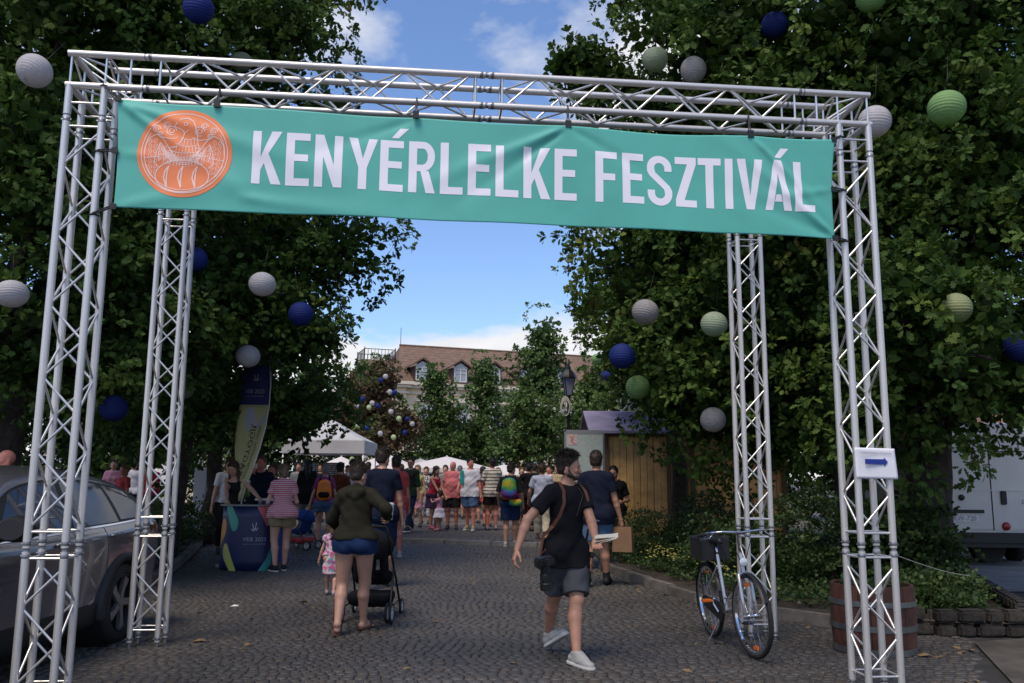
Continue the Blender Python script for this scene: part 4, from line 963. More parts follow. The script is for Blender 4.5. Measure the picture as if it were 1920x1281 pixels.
# ================================================================== GREY CAR
M['car_paint'] = mat('grey_metallic_paint', (0.135, 0.135, 0.155), 0.26, 0.6, coat=0.7)
M['car_glass'] = mat('dark_car_glass', (0.010, 0.016, 0.03), 0.05, spec=.5)
M['clad'] = mat('matt_black_cladding', (0.012, 0.012, 0.013), 0.55)
M['chrome'] = mat('chrome', (0.62, 0.62, 0.64), 0.12, 1.0)
M['red_lens'] = mat('dark_red_lens', (0.12, 0.006, 0.008), 0.1, coat=1.0)
M['alloy'] = mat('alloy_wheel', (0.34, 0.34, 0.36), 0.3, 0.7)
car = empty('parked_car', (-4.50, 4.6, 0.0)); tag(car, 'grey metallic car with blue sky mirrored in its windows, parked at the left edge', 'car')
ST = [(0.0, .80, .35, .62, .68, .70, .60), (.25, .93, .25, .74, .80, .84, .62), (.95, 1, .2, .90, .96, 1.0, .62), (1.35, 1, .2, .95, 1.02, 1.06, .62), (2.0, 1, .2, .96, 1.03, 1.47, .60), (2.4, 1, .2, .97, 1.04, 1.58, .60), (3.0, 1, .2, .98, 1.06, 1.60, .60), (3.45, 1, .2, .99, 1.07, 1.575, .59), (3.85, 1, .2, 1.0, 1.085, 1.51, .58), (4.2, .99, .22, 1.01, 1.105, 1.38, .56), (4.42, .97, .27, 1.02, 1.12, 1.25, .57), (4.56, .93, .33, .98, 1.08, 1.15, .57), (4.66, .86, .38, .88, .98, 1.02, .50)]
def carsec(w_, zs, zh, zb, zt, rw):
    k = min(1, max(0, (zt - zb) / .5))
    return [(.80 * w_, zs), (.885 * w_, zs + .07), (.915 * w_, zs + .34), (.93 * w_, (zs + .34 + zh) / 2 + .06), (.915 * w_, zh), (.865 * w_, zb), (.865 * w_ + (rw + .07 - .865 * w_) * max(k, .3), zb + (zt - .10 * k - zb) * (.96 if k > .3 else .6)), (rw, zt - .055 * max(k, .3)), (rw * .55, zt - .012), (0, zt)]
secs = [(s_[0], carsec(*s_[1:])) for s_ in ST]
def dense(secs, ks=5):
    "smooth the sections along the length with a spline"
    ys = [s_[0] for s_ in secs]; A = np.array([s_[1] for s_ in secs]); out_ = []; tt = []
    for i in range(len(ys) - 1):
        p0, p1, p2, p3 = A[max(i - 1, 0)], A[i], A[i + 1], A[min(i + 2, len(ys) - 1)]
        for k in range(ks):
            t = k / ks; out_.append(.5 * ((2 * p1) + (-p0 + p2) * t + (2 * p0 - 5 * p1 + 4 * p2 - p3) * t * t + (-p0 + 3 * p1 - 3 * p2 + p3) * t ** 3)); tt.append(ys[i] + (ys[i + 1] - ys[i]) * t)
    out_.append(A[-1]); tt.append(ys[-1]); return tt, out_
yy, SS = dense(secs)
def section_curve(S, sub=3):
    "refine across: catmull-rom through the section points"
    S = np.array(S); o_ = []; idx = []
    for i in range(len(S) - 1):
        p0, p1, p2, p3 = S[max(i - 1, 0)], S[i], S[i + 1], S[min(i + 2, len(S) - 1)]
        for k in range(sub):
            t = k / sub; q = .5 * ((2 * p1) + (-p0 + p2) * t + (2 * p0 - 5 * p1 + 4 * p2 - p3) * t * t + (-p0 + 3 * p1 - 3 * p2 + p3) * t ** 3); o_.append(q)
    o_.append(S[-1]); return np.array(o_)
CS_ = [section_curve(s_) for s_ in SS]; nc = len(CS_[0])
mb = MB(); glass = MB()
for sg in (1, -1):
    vs_ = [(sg * q[0], y_, q[1]) for y_, S in zip(yy, CS_) for q in S]
    fs = []
    for i in range(len(yy) - 1):
        for j in range(nc - 1): fs.append((i * nc + j, i * nc + j + 1, (i + 1) * nc + j + 1, (i + 1) * nc + j))
    mb.add(vs_, fs)
for yi in (0, -1):
    S = CS_[yi]; y_ = yy[yi]; ring = [(q[0], y_, q[1]) for q in S] + [(-q[0], y_, q[1]) for q in S[::-1][1:]]; mb.add(ring, [tuple(range(len(ring)))])
me = mb.mesh('body', M['car_paint'], True); bm = bmesh.new(); bm.from_mesh(me); bmesh.ops.remove_doubles(bm, verts=bm.verts, dist=.001); bmesh.ops.recalc_face_normals(bm, faces=bm.faces)
bmesh.ops.delete(bm, geom=[f for f in bm.faces if abs(f.calc_center_median().x) > .5 and any((f.calc_center_median().y - yw) ** 2 + (f.calc_center_median().z - .365) ** 2 < .405 ** 2 for yw in (.92, 3.66))], context='FACES')
bm.to_mesh(me); bm.free(); me.set_sharp_from_angle(angle=R(45))
obj('body', me, None, car)
def cpt(sg, y_, s_, off):
    "point on the body side: s_ = section parameter (index units of the control points)"
    i = int(np.clip(np.searchsorted(yy, y_) - 1, 0, len(yy) - 2)); t = (y_ - yy[i]) / (yy[i + 1] - yy[i]); S = CS_[i] * (1 - t) + CS_[i + 1] * t
    f = s_ * 3; j = int(min(f, nc - 2)); q = S[j] + (S[j + 1] - S[j]) * (f - j); d = S[min(j + 1, nc - 1)] - S[j]; n_ = np.array([d[1], -d[0]]); n_ = n_ / (np.linalg.norm(n_) + 1e-9)
    return (sg * (q[0] + n_[0] * off), y_, q[1] + n_[1] * off)
def panel(name, y0f, y1f, s0, s1, off, m, n=14, k=6, parent=None):
    for sg in (1, -1):
        V = []; 
        for j in range(k + 1):
            s_ = s0 + (s1 - s0) * j / k; a, b = y0f(j / k), y1f(j / k)
            for i in range(n + 1): V.append(cpt(sg, a + (b - a) * i / n, s_, off))
        Fq = [(j * (n + 1) + i, j * (n + 1) + i + 1, (j + 1) * (n + 1) + i + 1, (j + 1) * (n + 1) + i) for j in range(k) for i in range(n)]
        o = obj(name, npmesh(name, V, Fq, m, True), None, parent or car)
panel('window', lambda t: 1.62 + .42 * t, lambda t: 2.72, 5.06, 5.94, .004, M['car_glass'])
panel('window', lambda t: 2.80, lambda t: 3.62 - .10 * t * t, 5.06, 5.94, .004, M['car_glass'])
panel('window', lambda t: 3.68 - .10 * t * t, lambda t: 4.34 - .36 * t, 5.10, 5.92, .004, M['car_glass'])
panel('window_frame', lambda t: 1.5 + .42 * t, lambda t: 4.46 - .40 * t, 5.0, 6.0, .002, M['clad'])
panel('sill', lambda t: 1.35, lambda t: 3.2, 0.2, 1.6, .008, M['clad'])
for sg in (1, -1):
    for yw in (0.92, 3.66):
        w_ = bpy.data.objects.new('wheel', None); col.objects.link(w_); w_.parent = car; w_.location = (sg * .80, yw, .365); w_.rotation_euler = (0, sg * math.pi / 2, 0)
        prof = [(.235, -.10), (.30, -.11), (.345, -.10), (.365, -.06), (.367, .06), (.352, .115), (.31, .138), (.262, .136), (.255, .12)]
        MB().lathe(prof, n=48).build('tyre', M['rubber'], w_, smooth=True, auto=60)
        MB().lathe([(.256, .128), (.245, .134), (.236, .118), (.225, .05), (.05, .03), (0, .03)], n=48).build('rim', M['clad'], w_, smooth=True, auto=40)
        for q in range(5):
            a = q * 2 * math.pi / 5 + .3; c, s = math.cos(a), math.sin(a); b = MB()
            pl_ = [(.03, -.035), (.13, -.03), (.238, -.078), (.240, .02), (.13, .026), (.03, .035)]
            b.add([(c * x - s * y_, s * x + c * y_, z_) for z_ in (.085, .118) for x, y_ in pl_], [tuple(range(6))[::-1], tuple(range(6, 12))] + [(i, (i + 1) % 6, (i + 1) % 6 + 6, i + 6) for i in range(6)])
            b.build('spoke', M['alloy'], w_)
        MB().lathe([(0, .125), (.035, .125), (.04, .1)], n=16).build('hub_cap', M['alloy'], w_, smooth=True, auto=40)
        ring = []; b = MB(); n_ = 26
        sec = [(.372, .85), (.372, .945), (.40, .955), (.445, .945), (.452, .90)]
        V = []; 
        for i in range(n_ + 1):
            a = R(-12 + 204 * i / n_)
            for rr, xx in sec: V.append((sg * xx, yw + rr * math.cos(a), .365 + rr * math.sin(a)))
        Fq = [(i * 5 + j, i * 5 + j + 1, (i + 1) * 5 + j + 1, (i + 1) * 5 + j) for i in range(n_) for j in range(4)]
        obj('wheel_arch', npmesh('wheel_arch', V, Fq, M['clad'], True), None, car)
        b = MB(); b.add([(sg * .60, yw, .365)] + [(sg * .60, yw + .43 * math.cos(R(a)), .365 + .43 * math.sin(R(a))) for a in range(0, 360, 12)], [(0, i + 1, (i + 1) % 30 + 1) for i in range(30)]); 
        b.tube([(sg * .60, yw, .365), (sg * .93, yw, .365)], .425, 30, cap=False); b.build('wheel_well', M['clad'], car)
    # seams, handles, mirror, lamps
    for (ya, sl) in ((1.58, 0), (2.76, 0), (3.30, .0)):
        b = MB(); b.tube([cpt(sg, ya + (.25 * max(0, 1 - (s_ - 1.2)) if ya > 3 else 0), s_, -.001) for s_ in np.linspace(1.7, 5.0, 14)], .0045, 5); b.build('door_seam', M['clad'], car)
    for yh in (2.50, 3.45):
        b = MB(); b.tube([cpt(sg, yh - .10, 3.95, .004), cpt(sg, yh - .07, 3.95, .025), cpt(sg, yh + .07, 3.98, .028), cpt(sg, yh + .11, 3.98, .004)], [.010, .014, .014, .010], 8); b.build('door_handle', M['car_paint'], car, smooth=True)
    b = MB(); b.lathe([(0.0, -.12), (.07, -.11), (.105, -.05), (.11, .02), (.10, .09), (.085, .115), (0, .115)], (sg * 1.05, 1.62, 1.14), 20, Matrix.Rotation(math.pi / 2, 4, 'X') @ Matrix.Diagonal((1.15, .85, 1, 1)))
    b.tube([(sg * .86, 1.66, 1.05), (sg * .98, 1.63, 1.10)], .03, 8); b.build('wing_mirror', M['black_plastic'], car, smooth=True, auto=50)
panel('tail_light', lambda t: 4.25, lambda t: 4.60, 3.7, 4.5, .006, M['red_lens'])
panel('chrome_strip', lambda t: 1.6, lambda t: 4.46, 4.97, 5.03, .006, M['chrome'], n=20, k=1)

# ================================================================== BICYCLE
M['bike_silver'] = mat('silver_frame_paint', (0.55, 0.56, 0.58), 0.3, 0.5, noise=.12)
M['orange_reflector'] = mat('orange_reflector', (0.75, 0.16, 0.02), 0.25)
M['lens'] = mat('clear_lamp_glass', (0.75, 0.78, 0.80), 0.08, spec=1.0)
bx_r, by_r, bx_f, by_f = 1.97, 8.74, 2.09, 7.70
bike = empty('bicycle', ((bx_r + bx_f) / 2, (by_r + by_f) / 2, .018), math.atan2(by_f - by_r, bx_f - bx_r)); tag(bike, 'silver step-through bicycle with black basket leaning on the rear right truss leg', 'bicycle')
bike.rotation_euler = Euler((R(3.0), 0, math.atan2(by_f - by_r, bx_f - bx_r)), 'XYZ')
WB = math.hypot(bx_f - bx_r, by_f - by_r); hx = WB / 2; WR = .350
def bwheel(x, turn=0, front=False):
    w_ = bpy.data.objects.new('wheel', None); col.objects.link(w_); w_.parent = bike; w_.location = (x, 0, WR); w_.rotation_euler = (math.pi / 2, 0, turn)
    MB().tube([((WR - .019) * math.cos(t), (WR - .019) * math.sin(t), 0) for t in np.linspace(0, 2 * math.pi, 57)[:-1]], .019, 10, closed=True).build('tyre', M['rubber'], w_, smooth=True)
    MB().lathe([(WR - .055, -.011), (WR - .036, -.014), (WR - .034, .014), (WR - .055, .011), (WR - .055, -.011)], n=56).build('rim', M['chrome'], w_, smooth=True, auto=50)
    MB().tube([(0, 0, -.045), (0, 0, .045)], .018, 12).tube([(0, 0, -.032), (0, 0, -.028)], .030, 14).tube([(0, 0, .028), (0, 0, .032)], .030, 14).build('hub', M['chrome'], w_, smooth=True, auto=40)
    b = MB()
    for k in range(32):
        a = k * math.pi / 16; s_ = 1 if k % 2 else -1; a2 = a + s_ * .30 * (1 if (k // 2) % 2 else -1)
        b.tube([(.028 * math.cos(a2 * 1.0 + 1.2 * ((k // 2) % 2 - .5)), .028 * math.sin(a2 + 1.2 * ((k // 2) % 2 - .5)), .03 * s_), ((WR - .05) * math.cos(a), (WR - .05) * math.sin(a), 0)], .0011, 4)
    tag(b.build('spokes', M['chrome'], w_), kind='stuff')
    for a in ((-1.45, 1.75) if front else (-1.4, 1.7)):
        b = MB(); b.box((0, 0, 0), (.085, .035, .012)); o = b.build('reflector', M['orange_reflector'], w_, bevel=.004); o.location = (.26 * math.cos(a), .26 * math.sin(a), 0); o.rotation_euler = (0, 0, a + math.pi / 2)
    return w_
bwheel(-hx); bwheel(hx, 0.10, True)
b = MB(); BBX = -hx + .44; seat_b = (BBX, 0, .30); seat_t = (BBX - .14, 0, .80)
b.tube([seat_b, seat_t], .015, 12)                                                   # seat tube
head_t, head_b = (hx - .15, 0, .86), (hx - .115, 0, .70)
b.tube([head_t, head_b], .018, 12)
b.tube([head_b, (hx - .20, 0, .52), (BBX + .16, 0, .345), seat_b], .018, 12)             # curved down tube
b.tube([(head_b[0] - .005, 0, .74), (hx - .27, 0, .56), (BBX + .10, 0, .43), (BBX - .035, 0, .42)], .013, 10)
for s_ in (-1, 1):
    b.tube([(BBX, s_ * .03, .30), (-hx + .10, s_ * .055, .345), (-hx, s_ * .06, WR)], .009, 8)
    b.tube([(BBX - .115, s_ * .02, .70), (-hx + .09, s_ * .05, .46), (-hx, s_ * .06, WR)], .008, 8)
b.build('frame', M['bike_silver'], bike, smooth=True, auto=60)
b = MB(); b.tube([(BBX - .135, 0, .78), (BBX - .165, 0, .90)], .0125, 10); b.build('seat_post', M['chrome'], bike, smooth=True)
sv = []; 
b = MB()
prof = [(-.13, .075, .03), (-.10, .095, .05), (-.03, .085, .055), (.04, .045, .045), (.11, .025, .035), (.15, .018, .02)]
rings = []
for (x_, wv, h_) in prof:
    rings.append([(BBX - .17 + x_, wv * math.cos(t), .93 + (h_ if math.sin(t) > 0 else .02) * math.sin(t) - .03 * x_) for t in np.linspace(0, 2 * math.pi, 15)[:-1]])
vs_ = [q for rg in rings for q in rg]; n_ = 14; fs = [(i * n_ + j, i * n_ + (j + 1) % n_, (i + 1) * n_ + (j + 1) % n_, (i + 1) * n_ + j) for i in range(5) for j in range(n_)] + [tuple(range(14))[::-1], tuple(range(70, 84))]
b.add(vs_, fs); b.build('saddle', M['black_plastic'], bike, smooth=True)
fk = bpy.data.objects.new('fork', None); 
b = MB()
for s_ in (-1, 1):
    b.tube([(hx - .11, s_ * .012, .70), (hx - .105, s_ * .048, .685), (hx - .055, s_ * .052, .50), (hx, s_ * .055, WR)], [.014, .017, .015, .010], 10)
b.tube([(hx - .11, -.05, .69), (hx - .11, .05, .69)], .015, 8); b.tube([(hx, -.07, WR), (hx, .07, WR)], .009, 8)
b.build('fork', M['bike_silver'], bike, smooth=True)
b = MB(); b.tube([head_t, (hx - .175, 0, .98), (hx - .16, 0, 1.03), (hx - .11, 0, 1.045)], .012, 10); b.build('stem', M['chrome'], bike, smooth=True)
b = MB(); b.tube([(hx - .30, -.30, 1.02), (hx - .16, -.27, 1.05), (hx - .09, -.16, 1.06), (hx - .11, 0, 1.045), (hx - .09, .16, 1.06), (hx - .16, .27, 1.05), (hx - .30, .30, 1.02)], .011, 10); b.build('handlebar', M['chrome'], bike, smooth=True)
for s_ in (-1, 1):
    b = MB(); b.tube([(hx - .33, s_ * .305, 1.015), (hx - .21, s_ * .285, 1.035)], .016, 10); b.build('grip', M['rubber'], bike, smooth=True)
    b = MB(); b.tube([(hx - .15, s_ * .24, 1.045), (hx - .13, s_ * .27, 1.01), (hx - .24, s_ * .32, .985)], .006, 6); b.build('brake_lever', M['chrome'], bike, smooth=True)
b = MB(); b.tube([(hx - .12, .05, 1.04), (hx - .04, .06, .98), (hx - .09, .02, .80), (hx - .12, .03, .72)], .0035, 6).tube([(hx - .14, -.2, 1.04), (hx - .02, -.12, .98), (hx - .10, -.03, .82)], .0035, 6).tube([(hx - .16, -.22, 1.03), (hx - .25, -.1, .85), (hx - .36, -.02, .6), (BBX, -.01, .36)], .003, 6); b.build('cable', M['black_plastic'], bike)
b = MB(); b.lathe([(0, -.045), (.018, -.045), (.036, -.01), (.038, .012)], (0, 0, 0), 18); o = b.build('headlight', M['chrome'], bike, smooth=True); o.location = (hx - .045, -.02, .80); o.rotation_euler = (0, math.pi / 2, 0)
b = MB(); b.lathe([(.037, .012), (.026, .020), (0, .024)], n=18); o = b.build('headlight_lens', M['lens'], bike, smooth=True); o.location = (hx - .045, -.02, .80); o.rotation_euler = (0, math.pi / 2, 0)
for cx_, a0, a1 in ((-hx, 20, 200), (hx, 25, 150)):
    V = []; n_ = 22
    for i in range(n_ + 1):
        a = R(a0 + (a1 - a0) * i / n_)
        for k in range(5):
            t = (k - 2) / 2; V.append((cx_ + (WR + .012 - .010 * t * t) * math.cos(a), t * .024, WR + (WR + .012 - .010 * t * t) * math.sin(a)))
    Fq = [(i * 5 + j, i * 5 + j + 1, (i + 1) * 5 + j + 1, (i + 1) * 5 + j) for i in range(n_) for j in range(4)]
    obj('mudguard', npmesh('mudguard', V, Fq, M['black_plastic'], True), None, bike)
b = MB(); b.lathe([(.02, -.006), (.085, -.006), (.09, 0), (.085, .006), (.02, .006)], (BBX, -.055, .30), 24, Matrix.Rotation(math.pi / 2, 4, 'X'))
b.prism([(BBX + .02, .385), (-hx, WR + .05), (-hx - .05, WR), (-hx, WR - .05), (BBX + .02, .215), (BBX + .09, .30)], -.066, -.050); b.build('chain_guard', M['black_plastic'], bike)
for s_, a in ((-1, 2.6), (1, 2.6 + math.pi)):
    e = (BBX + .17 * math.cos(a), s_ * .085, .30 + .17 * math.sin(a)); b = MB(); b.tube([(BBX, s_ * .075, .30), e], .010, 8); b.build('crank', M['chrome'], bike)
    b = MB(); b.box((e[0], e[1] + s_ * .05, e[2]), (.085, .09, .022)); b.build('pedal', M['orange_reflector'] if s_ < 0 else M['black_plastic'], bike, bevel=.005)
b = MB()
for s_ in (-1, 1): b.tube([(-hx, s_ * .065, WR), (-hx - .02, s_ * .07, .735), (-hx + .30, s_ * .06, .735)], .005, 6)
for k in range(5): b.tube([(-hx - .06, -.06 + .03 * k, .738), (-hx + .31, -.06 + .03 * k, .738)], .004, 6)
b.build('luggage_rack', M['black_plastic'], bike)
b = MB(); bc = (-hx + .10, 0, .87)
for (dx, dy, sx_, sy_) in ((0, .13, .34, .012), (0, -.13, .34, .012), (.17, 0, .012, .26), (-.17, 0, .012, .26)): b.box((bc[0] + dx, dy, bc[2] - .02), (sx_, sy_, .20))
b.box((bc[0], 0, .752), (.34, .26, .010)); b.tube([(bc[0] - .17, -.13, .95), (bc[0] + .17, -.13, .95), (bc[0] + .17, .13, .95), (bc[0] - .17, .13, .95)], .011, 8, closed=True)
b.build('rear_basket', M['black_plastic'], bike)
b = MB(); b.tube([(BBX - .05, -.02, .29), (BBX - .10, -.16, .03)], .007, 6); b.build('kickstand', M['steel'], bike)

# ================================================================== HALF BARREL
M['barrel_wood'] = mat('reddish_barrel_stave', (0.085, 0.029, 0.017), 0.8, noise=0.5, nscale=5, bump=0.4, bscale=25, obj_rand=.22)
M['hoop'] = mat('galvanised_hoop', (0.14, 0.15, 0.145), 0.5, 0.5, noise=0.4, nscale=8)
bar = empty('half_barrel', (3.28, 8.12, .0)); tag(bar, 'reddish half wine barrel with grey hoops used as a planter behind the right leg', 'barrel')
def bprof(z): return .325 + .035 * math.sin(math.pi * min(1, max(0, (z + .12) / .95)))
nst = 22
for k in range(nst):
    a0 = 2 * math.pi * k / nst + .006; a1 = 2 * math.pi * (k + 1) / nst - .006; V = []; zz = np.linspace(0, .60, 7)
    for z_ in zz:
        for (a, dr) in ((a0, 0), ((a0 + a1) / 2, .004), (a1, 0), (a1, -.025), (a0, -.025)):
            rr = bprof(z_) + dr; V.append((rr * math.cos(a), rr * math.sin(a), z_))
    Fq = [(i * 5 + j, i * 5 + (j + 1) % 5, (i + 1) * 5 + (j + 1) % 5, (i + 1) * 5 + j) for i in range(6) for j in range(5)]
    b = MB(); b.add(V, Fq + [(0, 1, 2, 3, 4), (34, 33, 32, 31, 30)]); b.build('stave', M['barrel_wood'], bar)
for (z0, z1) in ((.02, .075), (.22, .27), (.43, .475)):
    MB().lathe([(bprof(z0) + .003, z0), (bprof(z0) + .008, z0), (bprof(z1) + .008, z1), (bprof(z1) + .003, z1)], n=44).build('hoop', M['hoop'], bar, smooth=True, auto=40)
MB().lathe([(0, .53), (.15, .54), (.31, .52)], n=24).build('soil', M['soil'], bar)
r = np.random.default_rng(5); pts = np.stack([r.normal(0, .12, 30), r.normal(0, .12, 30), .56 + .04 * r.random(30)], -1); q = clumps(pts, np.full(30, .07), 5, .06, 'small', r)
tag(obj('seedlings', leaves_mesh('seedlings', *q[:3], q[3], q[4], 'small', LM['shrub']), None, bar), kind='stuff')

# ================================================================== WHITE VAN
M['van_paint'] = mat('off_white_van_paint', (0.62, 0.61, 0.59), 0.35, coat=.4, noise=.06, nscale=2)
M['tail_red'] = mat('red_tail_lens', (0.30, 0.02, 0.02), 0.2)
van = empty('delivery_van', (8.46, 15.5, .085), R(-3)); tag(van, 'white high-roofed delivery van seen from behind at the right edge', 'van')
def rrect(hw, z0, z1, r_, n=6, taper=0):
    o_ = []
    for cx_, cz_, a0 in ((hw - r_, z0 + r_, -90), (hw - r_ - taper, z1 - r_ * 2, 0), (-hw + r_ + taper, z1 - r_ * 2, 90), (-hw + r_, z0 + r_, 180)):
        k = 2 if cz_ > z0 + r_ + .1 else 1
        for i in range(n + 1):
            a = R(a0 + 90 * i / n); o_.append((cx_ + r_ * k * math.cos(a) - (r_ * (k - 1) * (1 if cx_ > 0 else -1)), cz_ + r_ * k * math.sin(a)))
    return o_
b = MB(); secv = [(0.0, .93, .52, 2.42), (.06, .985, .46, 2.47), (.3, 1.0, .44, 2.50), (4.0, 1.0, .44, 2.50), (4.6, .98, .42, 2.0), (5.6, .92, .42, 1.1)]
rv = [rrect(hw, z0, z1, .10, taper=.06) for _, hw, z0, z1 in secv]; m_ = len(rv[0])
V = [(a, secv[i][0], c) for i in range(len(secv)) for a, c in rv[i]]
Fq = [(i * m_ + j, i * m_ + (j + 1) % m_, (i + 1) * m_ + (j + 1) % m_, (i + 1) * m_ + j) for i in range(len(secv) - 1) for j in range(m_)]
b.add(V, Fq + [tuple(range(m_))[::-1], tuple(range((len(secv) - 1) * m_, len(secv) * m_))]); b.build('body', M['van_paint'], van, smooth=True, auto=35)
for sg in (-1, 1):
    b = MB(); b.prism([(sg * .006, .62), (sg * .90, .62), (sg * .905, 1.9), (sg * .84, 2.28), (sg * .006, 2.30)], -.022, .002); b.build('rear_door', M['van_paint'], van, bevel=.006)
MB().box((0, -.05, .47), (1.96, .16, .20)).build('bumper', M['clad'], van, bevel=.03)
MB().box((0, -.027, 1.30), (1.80, .012, .018)).build('moulding', M['van_paint'], van)
MB().box((0, -.027, 1.98), (1.74, .012, .014)).build('moulding', M['clad'], van)
MB().box((0, -.026, 1.46), (.012, .010, 1.70)).build('door_gap', M['clad'], van)
MB().box((.20, -.04, 1.17), (.10, .03, .24)).build('door_handle', M['clad'], van, bevel=.012)
MB().box((-.46, -.036, .93), (.62, .022, .06)).build('plate_lamp_bar', M['clad'], van, bevel=.006)
MB().box((-.52, -.032, .81), (.52, .012, .115)).build('number_plate', M['white_plastic'], van)
tm = textmesh('PKW-720', .125, sx=.9); tm.materials.append(M['ink_grey']); o = obj('lettering', tm, None, van); o.location = (-.52, -.042, .81); o.rotation_euler = (math.pi / 2, 0, 0)
b = MB().lathe([(0, .02), (.05, .02), (.055, 0)], n=16); o = b.build('emblem', M['clad'], van, smooth=True); o.location = (-.52, -.03, 1.17); o.rotation_euler = (math.pi / 2, 0, 0)
b = MB().lathe([(0, .012), (.07, .012), (.075, 0)], n=20); o = b.build('reflector', M['tail_red'], van, smooth=True); o.location = (.21, -.028, .68); o.rotation_euler = (math.pi / 2, 0, 0)
tm = textmesh('OKSZI', .10, sx=1.1); tm.materials.append(M['clad'])
o = obj('lettering', tm, None, van); o.location = (.66, -.027, 1.10); o.rotation_euler = (math.pi / 2, 0, 0)
for sg in (-1, 1):
    MB().box((sg * .95, -.005, 1.02), (.09, .05, .62)).build('tail_light', M['tail_red'], van, bevel=.015)
    for yw in (1.0, 4.6):
        w_ = MB().lathe([(.18, -.11), (.30, -.11), (.335, -.08), (.335, .08), (.30, .11), (.18, .11), (0, .08)], n=32).build('wheel', M['rubber'], van, smooth=True, auto=50); w_.location = (sg * .82, yw, .335); w_.rotation_euler = (0, sg * math.pi / 2, 0)
MB().lathe([(0, -.10), (.20, -.11), (.29, -.10), (.31, -.06), (.31, .06), (.29, .10), (0, .10)], (.12, .55, .30), 28, Matrix.Rotation(math.pi / 2, 4, 'X')).build('spare_wheel', M['rubber'], van, smooth=True, auto=50)
MB().box((0, 1.6, .40), (1.7, 3.4, .16)).build('underbody', M['clad'], van)

# ================================================================== WOODEN STALL
M['plank'] = mat('golden_pine_plank', (0.60, 0.36, 0.14), 0.6, noise=0.28, nscale=4, bump=.25, bscale=30, obj_rand=.14)
M['plank_dark'] = mat('stained_wood_trim', (0.11, 0.06, 0.035), 0.7, noise=.3)
M['purple_roof'] = mat('violet_roof_sheet', (0.25, 0.22, 0.35), 0.75, noise=.2, nscale=3)
sx0 = at(1137, 900, 16.6).x; sx1 = at(1468, 900, 16.6).x
stall = empty('market_stall', (sx0, 16.6, .10)); tag(stall, 'closed wooden market stall of vertical golden planks under a violet roof', 'stall')
W_ = sx1 - sx0; npk = int(W_ / .125)
for k in range(npk):
    gap_door = abs(k * .125 - 1.6) < .07
    b = MB(); b.box((k * W_ / npk + W_ / npk / 2, -.012 * (k % 2), 1.12), (W_ / npk - .008, .022, 2.24)); b.build('plank', M['plank_dark'] if gap_door and False else M['plank'], stall)
for k in range(16):
    b = MB(); b.box((-.012, .07 + k * .125, 1.12), (.022, .117, 2.24)); b.build('plank', M['plank'], stall)
MB().box((W_ / 2, 1.05, 1.12), (W_ - .06, 1.95, 2.2)).build('inner_wall', M['plank_dark'], stall)
for x_ in (0.0, 1.18, 1.62, W_): MB().box((x_, -.045, 1.12), (.075, .05, 2.24)).build('batten', M['plank_dark'], stall)
MB().box((W_ / 2, -.05, 2.29), (W_ + .1, .06, .12)).build('fascia', M['plank_dark'], stall)
b = MB(); b.prism([(-.30, 2.28), (1.02, 2.75), (2.3, 2.28), (2.3, 2.33), (1.02, 2.80), (-.30, 2.33)], -.35, W_ + .3, 'x'); b.build('roof', M['purple_roof'], stall)
b = MB()
for (a, c) in (((0, 0), (.34, 0)), ((0, .36), (.34, .36)), ((0, 0), (0, .36)), ((.34, 0), (.34, .36)), ((0, 0), (.34, .36)), ((.34, 0), (0, .36)), ((.17, 0), (.17, .36)), ((0, .18), (.34, .18))): b.tube([(.42 + a[0], 1.0, 2.78 + a[1]), (.42 + c[0], 1.0, 2.78 + c[1])], .016, 6)
b.build('roof_sign_frame', M['white_plastic'], stall)

# ================================================================== MAP BOARD
M['board_grey'] = mat('grey_board_frame', (0.22, 0.22, 0.23), 0.5, .3)
def mapmat():
    m = bpy.data.materials.new('printed_town_map'); m.use_nodes = True; t = m.node_tree; b = t.nodes['Principled BSDF']
    tcn = N(t, 'ShaderNodeTexCoord'); v = N(t, 'ShaderNodeTexVoronoi', feature='DISTANCE_TO_EDGE'); v.inputs['Scale'].default_value = 14
    t.links.new(tcn.outputs['Object'], v.inputs['Vector']); r = N(t, 'ShaderNodeValToRGB'); r.color_ramp.elements[0].color = (.42, .42, .41, 1); r.color_ramp.elements[1].color = (.25, .33, .28, 1)
    r.color_ramp.elements[0].position = .03; r.color_ramp.elements[1].position = .06; t.links.new(v.outputs[0], r.inputs[0])
    n = N(t, 'ShaderNodeTexNoise'); n.inputs['Scale'].default_value = 3; t.links.new(tcn.outputs['Object'], n.inputs['Vector'])
    mx_ = N(t, 'ShaderNodeMix', data_type='RGBA'); mx_.inputs[7].default_value = (.36, .39, .37, 1); t.links.new(n.outputs['Fac'], mx_.inputs[0]); t.links.new(r.outputs[0], mx_.inputs[6]); t.links.new(mx_.outputs[2], b.inputs['Base Color']); b.inputs['Roughness'].default_value = .3
    return m
M['map'] = mapmat()
pA, pB = at(1058, 806, 14.2), at(1133, 806, 14.2); mw = pB.x - pA.x
board = empty('map_board', ((pA.x + pB.x) / 2, 14.2, .07)); tag(board, 'grey framed town map board standing in front of the wooden stall', 'map board')
zt = pA.z - .07
b = MB(); b.box((0, 0, zt - .85), (mw, .07, 1.7)); b.build('frame', M['board_grey'], board, bevel=.03)
MB().box((0, -.038, zt - .87), (mw - .06, .006, 1.58)).build('map_print', M['map'], board)
M['pale_pink'] = mat('pale_pink_print', (.50, .36, .34), .5)
MB().box((-mw / 2 + .13, -.043, zt - .16), (.15, .004, .17)).build('map_legend', M['pale_pink'], board)
M['red_line'] = mat('red_print', (.45, .10, .08), .5)
